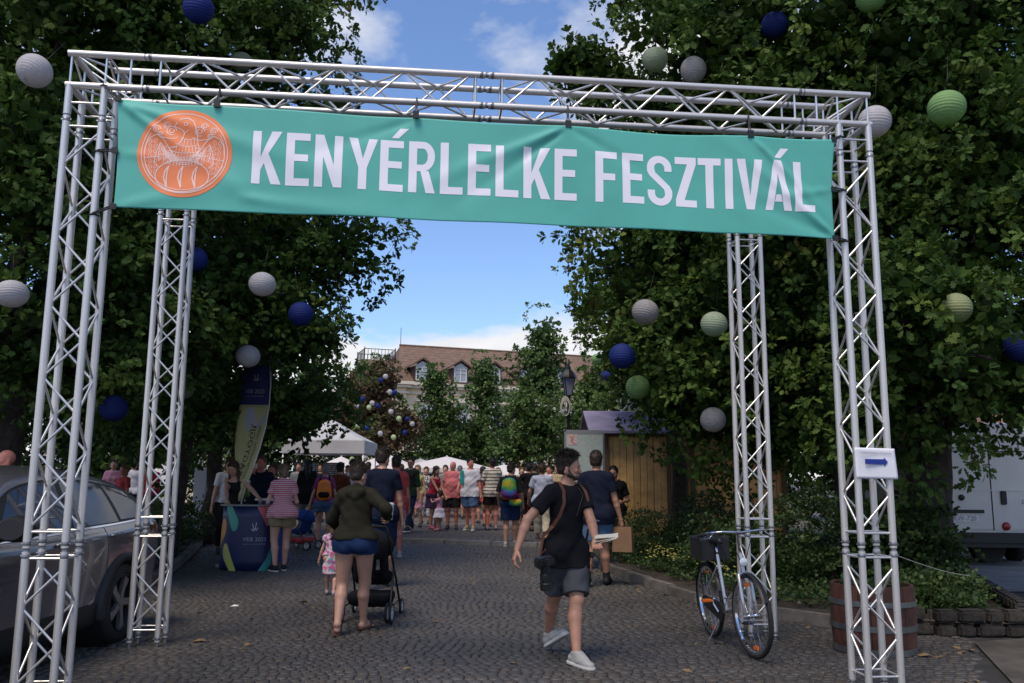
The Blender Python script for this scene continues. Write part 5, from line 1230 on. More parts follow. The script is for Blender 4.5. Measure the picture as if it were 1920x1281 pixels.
b = MB(); b.tube([(-mw / 2 + .08, -.047, zt - .10), (-mw / 2 + .14, -.047, zt - .15), (-mw / 2 + .12, -.047, zt - .20), (-mw / 2 + .19, -.047, zt - .24)], .006, 4).tube([(-mw / 2 + .16, -.047, zt - .08), (-mw / 2 + .10, -.047, zt - .19)], .005, 4); b.build('map_symbol', M['red_line'], board)
for s_ in (-1, 1): MB().tube([(s_ * (mw / 2 - .05), 0, 0), (s_ * (mw / 2 - .05), 0, zt - 1.6)], .035, 12).build('post', M['board_grey'], board, smooth=True)

# ================================================================== STREET LAMP
M['iron'] = mat('black_cast_iron', (0.018, 0.018, 0.02), 0.45, .4)
M['lamp_glass'] = mat('milky_lamp_glass', (0.42, 0.44, 0.55), 0.25, trans=.5)
pl_ = at(1066, 742, 18.8); lamp = empty('street_lamp', (pl_.x, 18.8, .12)); tag(lamp, 'old fashioned black iron street lamp with milky glass, beside the map board', 'street lamp')
zb = pl_.z - .12
MB().lathe([(.11, 0), (.11, .25), (.075, .32), (.06, .9), (.07, .95), (.045, 1.0), (.038, zb - .5), (.055, zb - .45), (.035, zb - .4), (.03, zb - .05), (.07, zb)], n=16).build('pole', M['iron'], lamp, smooth=True, auto=40)
hh = .36
MB().lathe([(.075, 0), (.155, hh)], (0, 0, zb + .02), 4, Matrix.Rotation(R(45 + 12), 4, 'Z')).build('lamp_pane', M['lamp_glass'], lamp)
for k in range(4):
    a = R(90 * k + 57); MB().tube([(.08 * math.cos(a), .08 * math.sin(a), zb), (.165 * math.cos(a), .165 * math.sin(a), zb + hh + .03)], .011, 6).build('lamp_bar', M['iron'], lamp)
MB().lathe([(.19, hh + .02), (.185, hh + .05), (.12, hh + .16), (.06, hh + .22), (.055, hh + .27), (.03, hh + .29), (.03, hh + .33), (.012, hh + .36), (.0, hh + .43)], (0, 0, zb), 8).build('lamp_cap', M['iron'], lamp, smooth=True, auto=30)
M['rope'] = mat('pale_rope', (.42, .40, .34), .9)
cz_ = at(1060, 765, 18.7).z - .12
coil = empty('cable_coil', (pl_.x - .07, 18.72, .12 + cz_)); tag(coil, 'pale coil of cable hung on the street lamp pole', 'cable coil')
b = MB()
for k in range(5): b.tube([((.085 + .012 * (k % 3)) * math.cos(t), .012 * k - .02, (.17 + .012 * k) * math.sin(t) + .01 * k) for t in np.linspace(0, 2 * math.pi, 25)[:-1]], .009, 6, closed=True)
b.tube([(-.05, 0, -.10), (.02, -.02, .02), (-.03, 0, .09), (.04, 0, .16)], .01, 6); b.build('coil', M['rope'], coil, smooth=True)

# ================================================================== TENTS AND UMBRELLAS
M['tent'] = mat('grey_white_tent_cloth', (0.56, 0.55, 0.55), 0.8, noise=.08, nscale=2, trans=.15)
tn = empty('party_tent', (0, 0, 0)); pc = at(621, 860, 27.0); tn.location = (pc.x, 27.0, .15); tag(tn, 'white pavilion tent with a pointed roof at the left edge of the square', 'tent')
tw = 1.22; ze, zv, zp = at(694, 827, 26).z - .15, at(694, 851, 26).z - .15, at(602, 783, 27).z - .15
V = []; n_ = 10
def roofpt(a, b):  # a,b in -1..1
    k = max(abs(a), abs(b)); z = zp - (zp - ze) * (k ** .82)
    z -= .05 * math.sin(math.pi * k) * (1 - min(abs(a), abs(b)) / (k + 1e-6)); return (a * tw, b * tw, z)
g = np.linspace(-1, 1, 2 * n_ + 1); V = [roofpt(a, b) for b in g for a in g]; m_ = len(g)
Fq = [(j * m_ + i, j * m_ + i + 1, (j + 1) * m_ + i + 1, (j + 1) * m_ + i) for j in range(m_ - 1) for i in range(m_ - 1)]
o = obj('roof', npmesh('roof', V, Fq, M['tent'], True), None, tn); md = o.modifiers.new('t', 'SOLIDIFY'); md.thickness = .004
for k in range(4):
    b = MB(); P = [(-tw + 2 * tw * i / 12, tw + .006 + .004 * math.sin(i * 2.1)) for i in range(13)]
    c, s = math.cos(k * math.pi / 2), math.sin(k * math.pi / 2)
    V = [(c * x_ - s * -y_, s * x_ + c * -y_, z_) for z_ in (zv, ze) for x_, y_ in P]; b.add(V, [(i, i + 1, i + 14, i + 13) for i in range(12)]); b.build('valance', M['tent'], tn, smooth=True)
for a in (-1, 1):
    for c in (-1, 1): MB().tube([(a * tw * .97, c * tw * .97, 0), (a * tw * .97, c * tw * .97, ze)], .02, 8).build('pole', M['alu'], tn, smooth=True)
M['sign_grey'] = mat('grey_menu_board', (.05, .055, .06), .6)
sg_ = at(620, 876, 27.5); T = empty('menu_board', (sg_.x - .15, 26.6, .15)); tag(T, 'dark menu board with rows of pale writing under the white tent', 'menu board')
MB().box((0, 0, 1.62), (1.5, .04, .42)).build('board', M['sign_grey'], T)
for s_ in (-.7, .7): MB().tube([(s_, 0, 0), (s_, 0, 1.5)], .02, 6).build('post', M['alu'], T)
b = MB(); rr_ = random.Random(4)
for k in range(6):
    x_ = -.68
    while x_ < .6:
        L = .04 + .13 * rr_.random(); b.box((x_ + L / 2, -.024, 1.78 - k * .06), (L, .004, .016)); x_ += L + .03
tag(b.build('writing', M['white_plastic'], T), kind='stuff')
M['parasol'] = mat('cream_parasol_cloth', (0.90, 0.84, 0.80), 0.8, trans=.3)
def parasol(u, v, Y, half, label, hgt=.42, m='parasol', sides=8):
    p = at(u, v, Y); T = empty('parasol', (p.x, Y, .17)); tag(T, label, 'parasol', 'pale parasols on the square'); zt_ = p.z - .17
    V = [(0, 0, zt_)]; 
    for ring, (rr, dz) in enumerate(((.33, .30), (.66, .66), (1, 1.0))):
        for k in range(sides * 2):
            a = math.pi * k / sides + .2; kk = 1 if k % 2 == 0 else .975
            V.append((half * rr * kk * math.cos(a), half * rr * kk * math.sin(a), zt_ - hgt * dz - (0 if k % 2 == 0 else .015 * rr)))
    n2 = sides * 2; Fq = [(0, 1 + k, 1 + (k + 1) % n2) for k in range(n2)]
    b = MB(); b.add(V, Fq + [(1 + q * n2 + k, 1 + (q + 1) * n2 + k, 1 + (q + 1) * n2 + (k + 1) % n2, 1 + q * n2 + (k + 1) % n2) for q in range(2) for k in range(n2)])
    b.add([(half * math.cos(math.pi * k / sides + .2) * (1 if k % 2 == 0 else .975), half * math.sin(math.pi * k / sides + .2) * (1 if k % 2 == 0 else .975), zt_ - hgt - d) for d in (0, .14) for k in range(n2)], [(k, (k + 1) % n2, (k + 1) % n2 + n2, k + n2) for k in range(n2)])
    b.build('canopy', M[m], T); MB().tube([(0, 0, 0), (0, 0, zt_ + .04)], .025, 8).build('pole', M['white_plastic'], T)
    for k in range(sides):
        a = 2 * math.pi * k / sides + .2; MB().tube([(.03 * math.cos(a), .03 * math.sin(a), zt_ - .12), (half * .97 * math.cos(a), half * .97 * math.sin(a), zt_ - hgt - .03)], .012, 5).build('rib', M['white_plastic'], T)
parasol(640, 856, 31, 1.0, 'pale parasol directly behind the right pole of the white tent', .45)
parasol(725, 851, 32, 1.35, 'pale parasol behind the man in the navy shirt', .55)
parasol(788, 860, 36, 1.3, 'small pale parasol left of the widest one', .45)
parasol(838, 856, 31, 1.75, 'widest pale parasol in the middle of the square, above the bald man', .42)
parasol(945, 871, 29, 1.15, 'low pale parasol behind the rainbow backpack', .34)
M['orange_wood'] = mat('orange_varnished_wood', (.42, .16, .035), .5, noise=.2)
p_ = at(972, 872, 36); T = empty('roofed_stall', (p_.x, 36, .17)); tag(T, 'small stall with an orange wooden roof behind the parasols', 'stall'); zt_ = p_.z - .17
b = MB(); b.prism([(-.75, zt_ - .30), (0, zt_), (.75, zt_ - .30), (.75, zt_ - .38), (0, zt_ - .08), (-.75, zt_ - .38)], -.8, .8); b.build('roof', M['orange_wood'], T)
for a in (-.6, .6):
    for c in (-.6, .6): MB().box((a, c, (zt_ - .35) / 2), (.09, .09, zt_ - .35)).build('post', M['orange_wood'], T)
MB().box((0, -.6, .5), (1.3, .06, 1.0)).build('counter', M['orange_wood'], T)
# white parasol / flowers seen through the left legs
parasol(296, 866, 24, .8, 'pale parasol seen between the tubes of the rear left truss leg', .5)
M['grey_cab'] = mat('pale_grey_cabinet', (.42, .43, .45), .5)
p_ = at(378, 925, 22); T = empty('utility_cabinet', (p_.x, 22, .15)); tag(T, 'pale grey cabinet right of the rear left truss leg', 'cabinet'); MB().box((0, 0, .85), (.33, .3, 1.5)).build('housing', M['grey_cab'], T, bevel=.02); MB().box((0, -.155, .85), (.28, .012, 1.4)).build('door', M['grey_cab'], T); MB().box((.10, -.165, .9), (.02, .015, .10)).build('handle', M['black_plastic'], T); MB().box((0, 0, .05), (.36, .33, .1)).build('plinth', M['granite'], T)
p_ = at(352, 900, 21); T = empty('wooden_pole', (p_.x, 21.5, .15)); 
bpy.data.objects.remove(T)

# ================================================================== PROMOTION COUNTER AND BEACH FLAG
M['navy_print'] = mat('navy_counter_wrap', (0.012, 0.018, 0.07), 0.45, noise=.1)
for n_, c_ in (('p_green', (.05, .30, .21)), ('p_orange', (.55, .22, .04)), ('p_yellow', (.50, .46, .10)), ('p_red', (.50, .10, .11)), ('p_white', (.55, .55, .60)), ('p_teal', (.04, .26, .24))): M[n_] = mat(n_[2:] + '_print', c_, .5)
ct = empty('promotion_counter', (-4.20, 13.95, gz(13.95)), R(-6)); tag(ct, 'navy promotion counter with bright rounded shapes and VEB 2023 printed on its front', 'counter')
CW, CR, CH = .80, .40, 1.0            # width, bulge, height
def cpos(t, z, off=0):
    "t -1..1 across the curved front"
    a = t * R(74); rr = .42 + off + (.012 * (1 - z / CH)); x_ = rr * 1.02 * math.sin(a); y_ = -(rr * .72) * math.cos(a) + .20
    return (x_, y_, z)
V = []; nt_, nz_ = 40, 6
for j in range(nz_ + 1):
    for i in range(nt_ + 1): V.append(cpos(-1 + 2 * i / nt_, CH * j / nz_))
Fq = [(j * (nt_ + 1) + i, j * (nt_ + 1) + i + 1, (j + 1) * (nt_ + 1) + i + 1, (j + 1) * (nt_ + 1) + i) for j in range(nz_) for i in range(nt_)]
o = obj('front', npmesh('front', V, Fq, M['navy_print'], True), None, ct); md = o.modifiers.new('t', 'SOLIDIFY'); md.thickness = .012; md.offset = -1
b = MB(); b.prism([(cpos(-1.08 + 2.16 * i / 24, 0, .035)[0], cpos(-1.08 + 2.16 * i / 24, 0, .035)[1]) for i in range(25)], CH, CH + .025, 'z'); M['table_grey'] = mat('grey_counter_top', (.16, .16, .15), .4); b.build('counter_top', M['table_grey'], ct, bevel=.006)
def cshape(poly, m, name='printed_shape', off=.004):
    bm = bmesh.new(); bm.faces.new([bm.verts.new((a, 0, c)) for a, c in poly]); bmesh.ops.triangulate(bm, faces=bm.faces)
    for _ in range(4):
        es = [e for e in bm.edges if e.calc_length() > .07]
        if not es: break
        bmesh.ops.subdivide_edges(bm, edges=es, cuts=1); bmesh.ops.triangulate(bm, faces=bm.faces)
    for v_ in bm.verts: v_.co = cpos(v_.co.x, v_.co.z, off)
    me = bpy.data.meshes.new(name); bm.to_mesh(me); bm.free(); me.materials.append(m); return obj(name, me, None, ct)
def pill(x0, z0, x1, z1, r_, n=10, cut=None):
    d = Vector((x1 - x0, z1 - z0)); d.normalize(); a = math.atan2(d.y, d.x); o_ = []
    for i in range(n + 1): t = a - math.pi / 2 + math.pi * i / n; o_.append((x1 + r_ * math.cos(t), z1 + r_ * math.sin(t)))
    for i in range(n + 1): t = a + math.pi / 2 + math.pi * i / n; o_.append((x0 + r_ * math.cos(t), z0 + r_ * math.sin(t)))
    return [(min(max(x_, -.99), .99), min(max(z_, .005), CH - .005)) for x_, z_ in o_]
cshape(pill(-.42, 1.0, -.22, .74, .125), M['p_green']); cshape(pill(-1.1, .42, -.66, .66, .15), M['p_orange']); cshape(pill(-.20, -.05, -.50, .30, .125), M['p_yellow'])
cshape([(.42, .995), (.92, .995), (.80, .70), (.74, .70)], M['p_red']); cshape([(.50, .005), (.78, .005), (.99, .12), (.99, .42), (.78, .20)], M['p_teal']); cshape(pill(.985, .95, .985, .80, .05), M['p_white'])
def burst(cx_, cz_, s_, f):
    for a, L in ((150, .7), (118, 1.0), (75, 1.05), (38, .75), (95, .45)):
        c, s = math.cos(R(a)), math.sin(R(a)); f([(cx_ + c * .25 * s_ - s * .05 * s_, cz_ + s * .25 * s_ + c * .05 * s_), (cx_ + c * .25 * s_ + s * .05 * s_, cz_ + s * .25 * s_ - c * .05 * s_), (cx_ + c * L * s_ + s * .05 * s_, cz_ + s * L * s_ - c * .05 * s_), (cx_ + c * L * s_ - s * .05 * s_, cz_ + s * L * s_ + c * .05 * s_)])
burst(.38, .60, .15, lambda P: cshape(P, M['p_white'], 'logo_ray'))
def ctext(s, size, t0, z0, m):
    tm = textmesh(s, size, sx=.95)
    for v_ in tm.vertices: x_, z_ = v_.co.x / .42 / 1.1, v_.co.y; v_.co = cpos(t0 + x_, z0 + z_, .005 + abs(v_.co.z))
    tm.materials.append(m); return obj('lettering', tm, None, ct)
ctext('VEB 2023', .085, .40, .49, M['p_white']); ctext('EURÓPA KULTURÁLIS FŐVÁROSA', .022, .40, .42, M['p_white'])
# flag: curved mast and a feather-shaped sail
M['flag_yellow'] = mat('pale_yellow_flag_cloth', (.60, .57, .28), .7, noise=.05, trans=.15); M['flag_navy'] = mat('navy_flag_cloth', (.028, .028, .17), .7, trans=.1); M['flag_pale'] = mat('pale_blue_print', (.42, .46, .52), .7); M['ink_black'] = mat('black_print', (.02, .02, .03), .7)
FY = 14.6; flag = empty('beach_flag', (at(455, 940, FY).x, FY, gz(FY))); tag(flag, 'leaning beach flag, navy VEB 2023 top over yellow with vertical lettering, behind the counter', 'flag'); FO = Vector(flag.location)
edge = [(686, 464, 507), (700, 458, 507), (720, 454, 506), (760, 450, 503), (800, 444, 497), (840, 440, 487), (880, 440, 474), (905, 443, 463), (925, 446, 456), (940, 447, 452)]
def fpt(v, t, dy=0):
    ul = np.interp(v, [e[0] for e in edge], [e[1] for e in edge]); ur = np.interp(v, [e[0] for e in edge], [e[2] for e in edge])
    p = at(ul + (ur - ul) * t, v, FY) - FO; p.y += .03 * math.sin(t * 4 + v * .03) + dy; return p
def fsheet(v0, v1, t0, t1, m, name, dy=0, n=10, k=16):
    V = [fpt(v0 + (v1 - v0) * j / k, t0 + (t1 - t0) * i / n, dy) for j in range(k + 1) for i in range(n + 1)]
    Fq = [(j * (n + 1) + i, j * (n + 1) + i + 1, (j + 1) * (n + 1) + i + 1, (j + 1) * (n + 1) + i) for j in range(k) for i in range(n)]
    o = obj(name, npmesh(name, V, Fq, m, True), None, flag); md = o.modifiers.new('t', 'SOLIDIFY'); md.thickness = .003; md.offset = 0; return o
fsheet(686, 759, 0, 1, M['flag_navy'], 'navy_panel'); fsheet(759, 940, 0, 1, M['flag_yellow'], 'yellow_panel')
MB().tube([Vector(fpt(v_, 1.0 if v_ < 700 else 1.02)) for v_ in (686, 720, 760, 800, 840, 880, 910, 940)] + [Vector((fpt(940, 1).x - .04, .02, 0.05))], .012, 8).build('mast', M['alu'], flag, smooth=True)
MB().box((fpt(940, 1).x - .04, .02, .03), (.5, .5, .05)).build('base', M['steel'], flag)
def fpoly(P, m, name, dy=-.006):
    b = MB(); V = [fpt(v_, t_, dy) for t_, v_ in P]; b.add(V, [tuple(range(len(V)))]); b.build(name, m, flag)
for (a, L) in ((150, 1.0), (115, 1.3), (78, 1.3), (40, 1.0)):
    c, s = math.cos(R(a)), math.sin(R(a)); fpoly([(.52 + c * .05 - s * .02, 717 - s * 3), (.52 + c * .05 + s * .02, 717 - s * 3), (.52 + c * .2 * L + s * .02, 717 - s * 12 * L), (.52 + c * .2 * L - s * .02, 717 - s * 12 * L)], M['p_white'], 'logo_ray')
def ftext(s, vc, tc_, wpx, vertical, m, tall):
    tm = textmesh(s, 1.0); xs = [v_.co.x for v_ in tm.vertices]; W2 = max(xs) - min(xs)
    for v_ in tm.vertices:
        a, b_ = v_.co.x / W2, v_.co.y
        if vertical:
            vv = vc - a * wpx; ul = np.interp(vv, [e[0] for e in edge], [e[1] for e in edge]); ur = np.interp(vv, [e[0] for e in edge], [e[2] for e in edge]); uu = np.interp(vv, [e[0] for e in edge], [e[2] for e in edge]) - tc_ + b_ * -tall
            uu = uu if not vertical else uu; v_.co = fpt(vv, (uu - ul) / (ur - ul), -.008)
        else: v_.co = fpt(vc - b_ * tall, tc_ + a * wpx, -.008)
    tm.materials.append(m); return obj('lettering', tm, None, flag)
ftext('VEB 2023', 734.5, .5, .66, False, M['p_white'], 11); ftext('EURÓPA KULTURÁLIS FŐVÁROSA', 743.5, .52, .6, False, M['p_white'], 3)
# vertical wording runs upwards, letters lie on their side
ftext('RAGYOGJ!', 846, 21, 92, True, M['ink_black'], -13.0)
ftext('A FENNTARTHATÓSÁG ÜNNEPE', 852, 10, 108, True, M['ink_black'], -7.0)
fpoly([(.30, 764), (.52, 764), (.62, 790), (.42, 812), (.25, 790)], M['flag_pale'], 'printed_shape', -.004); fpoly([(.60, 800), (.92, 775), (.95, 790), (.70, 806)], M['flag_pale'], 'printed_shape', -.004)
# second, royal blue counter and a white board behind
M['royal'] = mat('royal_blue_cloth', (.012, .06, .26), .6)
T = empty('blue_barrel_table', (at(512, 990, 15.4).x, 15.4, gz(15.4))); tag(T, 'royal blue cloth covered bar table behind the striped shirt girl', 'bar table')
MB().lathe([(.30, 0), (.24, .5), (.27, 1.0), (.30, 1.05)], n=20).build('cloth', M['royal'], T, smooth=True); MB().lathe([(0, 1.07), (.33, 1.07), (.33, 1.04), (0, 1.04)], n=24).build('table_top', M['white_plastic'], T, smooth=True, auto=30)
# rope between the leg and the tree on the right
ra, rb2 = Vector((2.95 + .35, 8.0, 0.95)), at(1835, 1082, 10.0)
ra = at(1682, 1042, 6.9)
T = empty('guy_rope', ra); tag(T, 'thin grey rope running from the front right truss leg towards the van', 'rope')
MB().tube([Vector((0, 0, 0)) + (rb2 - ra) * t - Vector((0, 0, .03 * math.sin(math.pi * t))) for t in np.linspace(0, 1, 12)], .0035, 6).build('rope', M['rope'], T)

# ================================================================== BUILDING BEYOND THE SQUARE
M['cream'] = mat('cream_render', (0.74, 0.61, 0.43), 0.85, noise=.1, nscale=1.5)
M['cream_trim'] = mat('pale_stucco_trim', (0.68, 0.60, 0.47), 0.8, noise=.08)
def tilemat():
    m = bpy.data.materials.new('brown_roof_tiles'); m.use_nodes = True; t = m.node_tree; b = t.nodes['Principled BSDF']
    tcn = N(t, 'ShaderNodeTexCoord'); s_ = N(t, 'ShaderNodeSeparateXYZ'); t.links.new(tcn.outputs['Object'], s_.inputs[0])
    n = N(t, 'ShaderNodeTexNoise'); n.inputs['Scale'].default_value = 2.5; n.inputs['Detail'].default_value = 8; n.inputs['Roughness'].default_value = .7; t.links.new(tcn.outputs['Object'], n.inputs['Vector'])
    r = N(t, 'ShaderNodeValToRGB'); r.color_ramp.elements[0].color = (.135, .080, .055, 1); r.color_ramp.elements[1].color = (.24, .150, .105, 1); r.color_ramp.elements[0].position = .35; r.color_ramp.elements[1].position = .65
    t.links.new(n.outputs['Fac'], r.inputs[0])
    wv = N(t, 'ShaderNodeMath', operation='MULTIPLY'); wv.inputs[1].default_value = 3.6; t.links.new(s_.outputs[2], wv.inputs[0]); fr = N(t, 'ShaderNodeMath', operation='FRACT'); t.links.new(wv.outputs[0], fr.inputs[0])
    mr = N(t, 'ShaderNodeMapRange'); mr.inputs['To Min'].default_value = .75; mr.inputs['To Max'].default_value = 1.1; t.links.new(fr.outputs[0], mr.inputs['Value'])
    h = N(t, 'ShaderNodeHueSaturation'); t.links.new(r.outputs[0], h.inputs['Color']); t.links.new(mr.outputs[0], h.inputs['Value']); t.links.new(h.outputs[0], b.inputs['Base Color']); b.inputs['Roughness'].default_value = .85
    bp = N(t, 'ShaderNodeBump'); bp.inputs['Distance'].default_value = .05; t.links.new(fr.outputs[0], bp.inputs['Height']); t.links.new(bp.outputs[0], b.inputs['Normal']); return m
M['tiles'] = tilemat(); M['dark_wood'] = mat('dark_brown_dormer', (.07, .04, .03), .7); M['pane'] = mat('pale_window_pane', (.30, .34, .38), .15, spec=1)
M['win_white'] = mat('white_window_frame', (.62, .62, .60), .6)
p0 = at(671, 712, 68); bl = empty('palace_building', (p0.x, 68, .17), R(20)); tag(bl, 'cream two storey palace with a brown tiled roof and dormers beyond the square', 'building')
ZE = p0.z - .17; TW = 3.9; LM_ = 26.0; DEP = 12.0; DS = 34
mb = MB(); mb.box((TW / 2, DS / 2, (ZE - .1) / 2), (TW, DS, ZE - .1)); mb.build('left_wing_wall', M['cream'], bl)
MB().box((TW + LM_ / 2, .5 + DEP / 2, (ZE - .1) / 2), (LM_, DEP, ZE - .1)).build('wall', M['cream'], bl)
k = 0; z_ = .4
while z_ < ZE - 1.3:                                                  # rusticated courses
    MB().box((TW + .05 + LM_ / 2, .46, z_ + .19), (LM_ - .1, .1, .40)).build('rustic_course', M['cream'], bl)
    MB().box((-.04, DS / 2, z_ + .19), (.1, DS - .1, .40)).build('rustic_course', M['cream'], bl)
    MB().box((TW / 2, -.04, z_ + .19), (TW - .02, .1, .40)).build('rustic_course', M['cream'], bl); z_ += .46
for (zc_, h_, pr) in ((ZE - .12, .24, .55), (ZE - .36, .2, .36), (ZE - .85, .12, .18), (ZE * .52, .22, .2)):
    MB().box((TW + LM_ / 2, .45 - pr / 2, zc_), (LM_ - .01, pr, h_)).build('cornice', M['cream_trim'], bl)
    MB().box((TW / 2, -pr / 2 - .02, zc_ + .004), (TW + 2 * pr, pr, h_)).build('cornice', M['cream_trim'], bl); MB().box((-pr / 2 - .02, DS / 2, zc_ + .007), (pr, DS, h_)).build('cornice', M['cream_trim'], bl)
def window(x_, y_, z_, w_, h_, side=False, panes=True):
    f = bpy.data.objects.new('window', None); col.objects.link(f); f.parent = bl; f.location = (x_, y_, z_); f.rotation_euler = (0, 0, -math.pi / 2 if side else 0)
    MB().box((0, -.10, h_ / 2 + .02), (w_ + .36, .12, .14)).box((0, -.06, 0), (w_ + .3, .14, h_ + .5)).build('surround', M['cream_trim'], f)
    MB().box((0, -.15, 0), (w_, .06, h_)).build('pane', M['pane'], f)
    b = MB(); b.box((0, -.19, 0), (.09, .04, h_)).box((0, -.19, h_ * .18), (w_, .04, .08))
    for s_ in (-1, 1): b.box((s_ * w_ / 2, -.19, 0), (.09, .04, h_)).box((0, -.19, s_ * h_ / 2), (w_, .04, .09))
    b.build('frame', M['win_white'], f)
    MB().prism([(-w_ / 2 - .35, h_ / 2 + .30), (0, h_ / 2 + .72), (w_ / 2 + .35, h_ / 2 + .30)], -.32, -.02).build('pediment', M['cream_trim'], f)
for k in range(8):
    for zc_ in (2.2, ZE - 2.75): window(TW + 1.7 + k * 3.1, .44, zc_, 1.1, 1.9)
for k in range(9):
    for zc_ in (2.2, ZE - 2.75): window(-.06, 2 + k * 3.5, zc_, 1.1, 1.9, True)
for zc_ in (2.2, ZE - 2.75): window(TW / 2, -.06, zc_, 1.1, 1.9)
# main roof: steep front slope to a ridge, hipped on the left; wing roof; turret roof with a railing
RZ = 3.95; RY = 6.5
b = MB(); e0, e1 = (TW - .4, -.05), (TW + LM_ + .4, -.05)
b.add([(TW - .9, -.05, ZE), (TW + LM_, -.05, ZE), (TW + LM_, RY, ZE + RZ), (TW + .9, RY, ZE + RZ), (TW - .9, DEP + 1, ZE), (TW + LM_, DEP + 1, ZE)], [(0, 1, 2, 3), (0, 3, 4), (3, 2, 5, 4), (1, 5, 2), (0, 4, 5, 1)]); b.build('roof', M['tiles'], bl)
b = MB(); zt2 = ZE + 1.75
b.add([(-.3, -.4, ZE), (TW + .3, -.4, ZE), (TW + .3, 4.6, ZE), (-.3, 4.6, ZE), (.55, .5, zt2), (TW - .85, .5, zt2), (TW - .85, 3.7, zt2), (.55, 3.7, zt2)], [(0, 1, 5, 4), (1, 2, 6, 5), (2, 3, 7, 6), (3, 0, 4, 7), (4, 5, 6, 7), (0, 3, 2, 1)]); b.build('turret_roof', M['tiles'], bl)
b = MB(); b.add([(-.4, 4.6, ZE), (TW, 4.6, ZE), (TW, DS, ZE), (-.4, DS, ZE), (TW / 2, 5.5, ZE + 1.1), (TW / 2, DS, ZE + 1.1)], [(0, 1, 4), (0, 4, 5, 3), (1, 2, 5, 4), (0, 3, 2, 1), (2, 3, 5)]); b.build('wing_roof', M['tiles'], bl)
rail = bpy.data.objects.new('railing', None); col.objects.link(rail); rail.parent = bl; rail.location = (0, 0, zt2)
c4 = [(.55, .5), (TW - .85, .5), (TW - .85, 3.7), (.55, 3.7)]
for i in range(4):
    (xa, ya), (xb, yb) = c4[i], c4[(i + 1) % 4]
    MB().tube([(xa, ya, .85), (xb, yb, .85)], .03, 5).build('rail', M['iron'], rail); n_ = 9
    for q in range(n_): t = q / n_; MB().tube([(xa + (xb - xa) * t, ya + (yb - ya) * t, 0), (xa + (xb - xa) * t, ya + (yb - ya) * t, 1.0 if q == 0 else .85)], .022 if q else .04, 5).build('baluster', M['iron'], rail)
MB().tube([(TW + .9, RY, ZE + RZ), (TW + .9, RY, ZE + RZ + 1.6)], .025, 5).build('lightning_rod', M['iron'], bl)
MB().lathe([(.35, 0), (.3, .5), (.15, .9), (.2, 1.1), (0, 1.4)], (-.6, 4.8, ZE), 8).build('roof_ornament', M['iron'], bl, smooth=True)
MB().tube([(TW + .8, RY, ZE + RZ), (TW + LM_, RY, ZE + RZ)], .12, 6).build('ridge_tiles', M['tiles'], bl)
for k in range(5):
    dx = TW + 1.62 + k * 2.92 - (.30 if k == 0 else 0); d = bpy.data.objects.new('dormer', None); col.objects.link(d); d.parent = bl; d.location = (dx, .05, ZE + .12)
    MB().box((0, .75, .62), (1.35, 1.4, 1.25)).build('cheek', M['dark_wood'], d)
    MB().prism([(-.95, 1.20), (0, 1.80), (.95, 1.20), (.95, 1.32), (0, 1.95), (-.95, 1.32)], -.28, 2.4).build('dormer_roof', M['tiles'], d)
    MB().prism([(-.70, 1.20), (0, 1.66), (.70, 1.20)], -.03, .1).build('gable', M['grey_cab'], d)
    MB().box((0, .035, .62), (1.0, .02, 1.06)).build('pane', M['pane'], d)
    b = MB(); b.box((0, 0, .62), (.10, .05, 1.1)).box((-.5, 0, .62), (.10, .05, 1.1)).box((.5, 0, .62), (.10, .05, 1.1)).box((0, -.003, 1.14), (1.1, .05, .09)).box((0, -.003, .1), (1.1, .05, .09)).box((0, -.003, .80), (1.0, .04, .06)); b.build('frame', M['win_white'], d)
# other houses glimpsed between the trees
def house(u0, u1, Y, ze, zr, label, wallm, seed=0):
    a, c = at(u0, 890, Y).x, at(u1, 890, Y).x; T = empty('town_house', ((a + c) / 2, Y, .17)); tag(T, label, 'building'); W2 = (c - a) / 2
    MB().box((0, 4, ze / 2), (2 * W2, 8, ze)).build('wall', M[wallm], T); MB().prism([(-.4, ze), (4, zr), (8.4, ze)], -W2 - .3, W2 + .3, 'x').build('roof', M['tiles'], T)
    n_ = max(2, int(W2 * 2 / 2.6))
    for k in range(n_):
        for zc_ in ([1.7] if ze < 4 else [1.7, 4.6]):
            f = bpy.data.objects.new('window', None); col.objects.link(f); f.parent = T; f.location = (-W2 + (k + .5) * 2 * W2 / n_, 0, zc_)
            MB().box((0, -.02, 0), (.95, .05, 1.35)).build('pane', M['pane'], f); b = MB(); b.box((0, -.06, 0), (.07, .04, 1.35))
            for s_ in (-1, 1): b.box((s_ * .5, -.06, 0), (.10, .06, 1.5)).box((0, -.06, s_ * .72), (1.1, .062, .10))
            b.build('frame', M['win_white'], f)
house(1130, 1330, 52, 6.2, 8.6, 'cream town house behind the trees right of the square', 'cream'); house(1780, 2060, 42, 3.4, 6.0, 'low house with a brown roof beyond the van', 'cream_trim')
house(60, 420, 46, 3.2, 5.4, 'low pale house beyond the trees at the left', 'cream_trim')
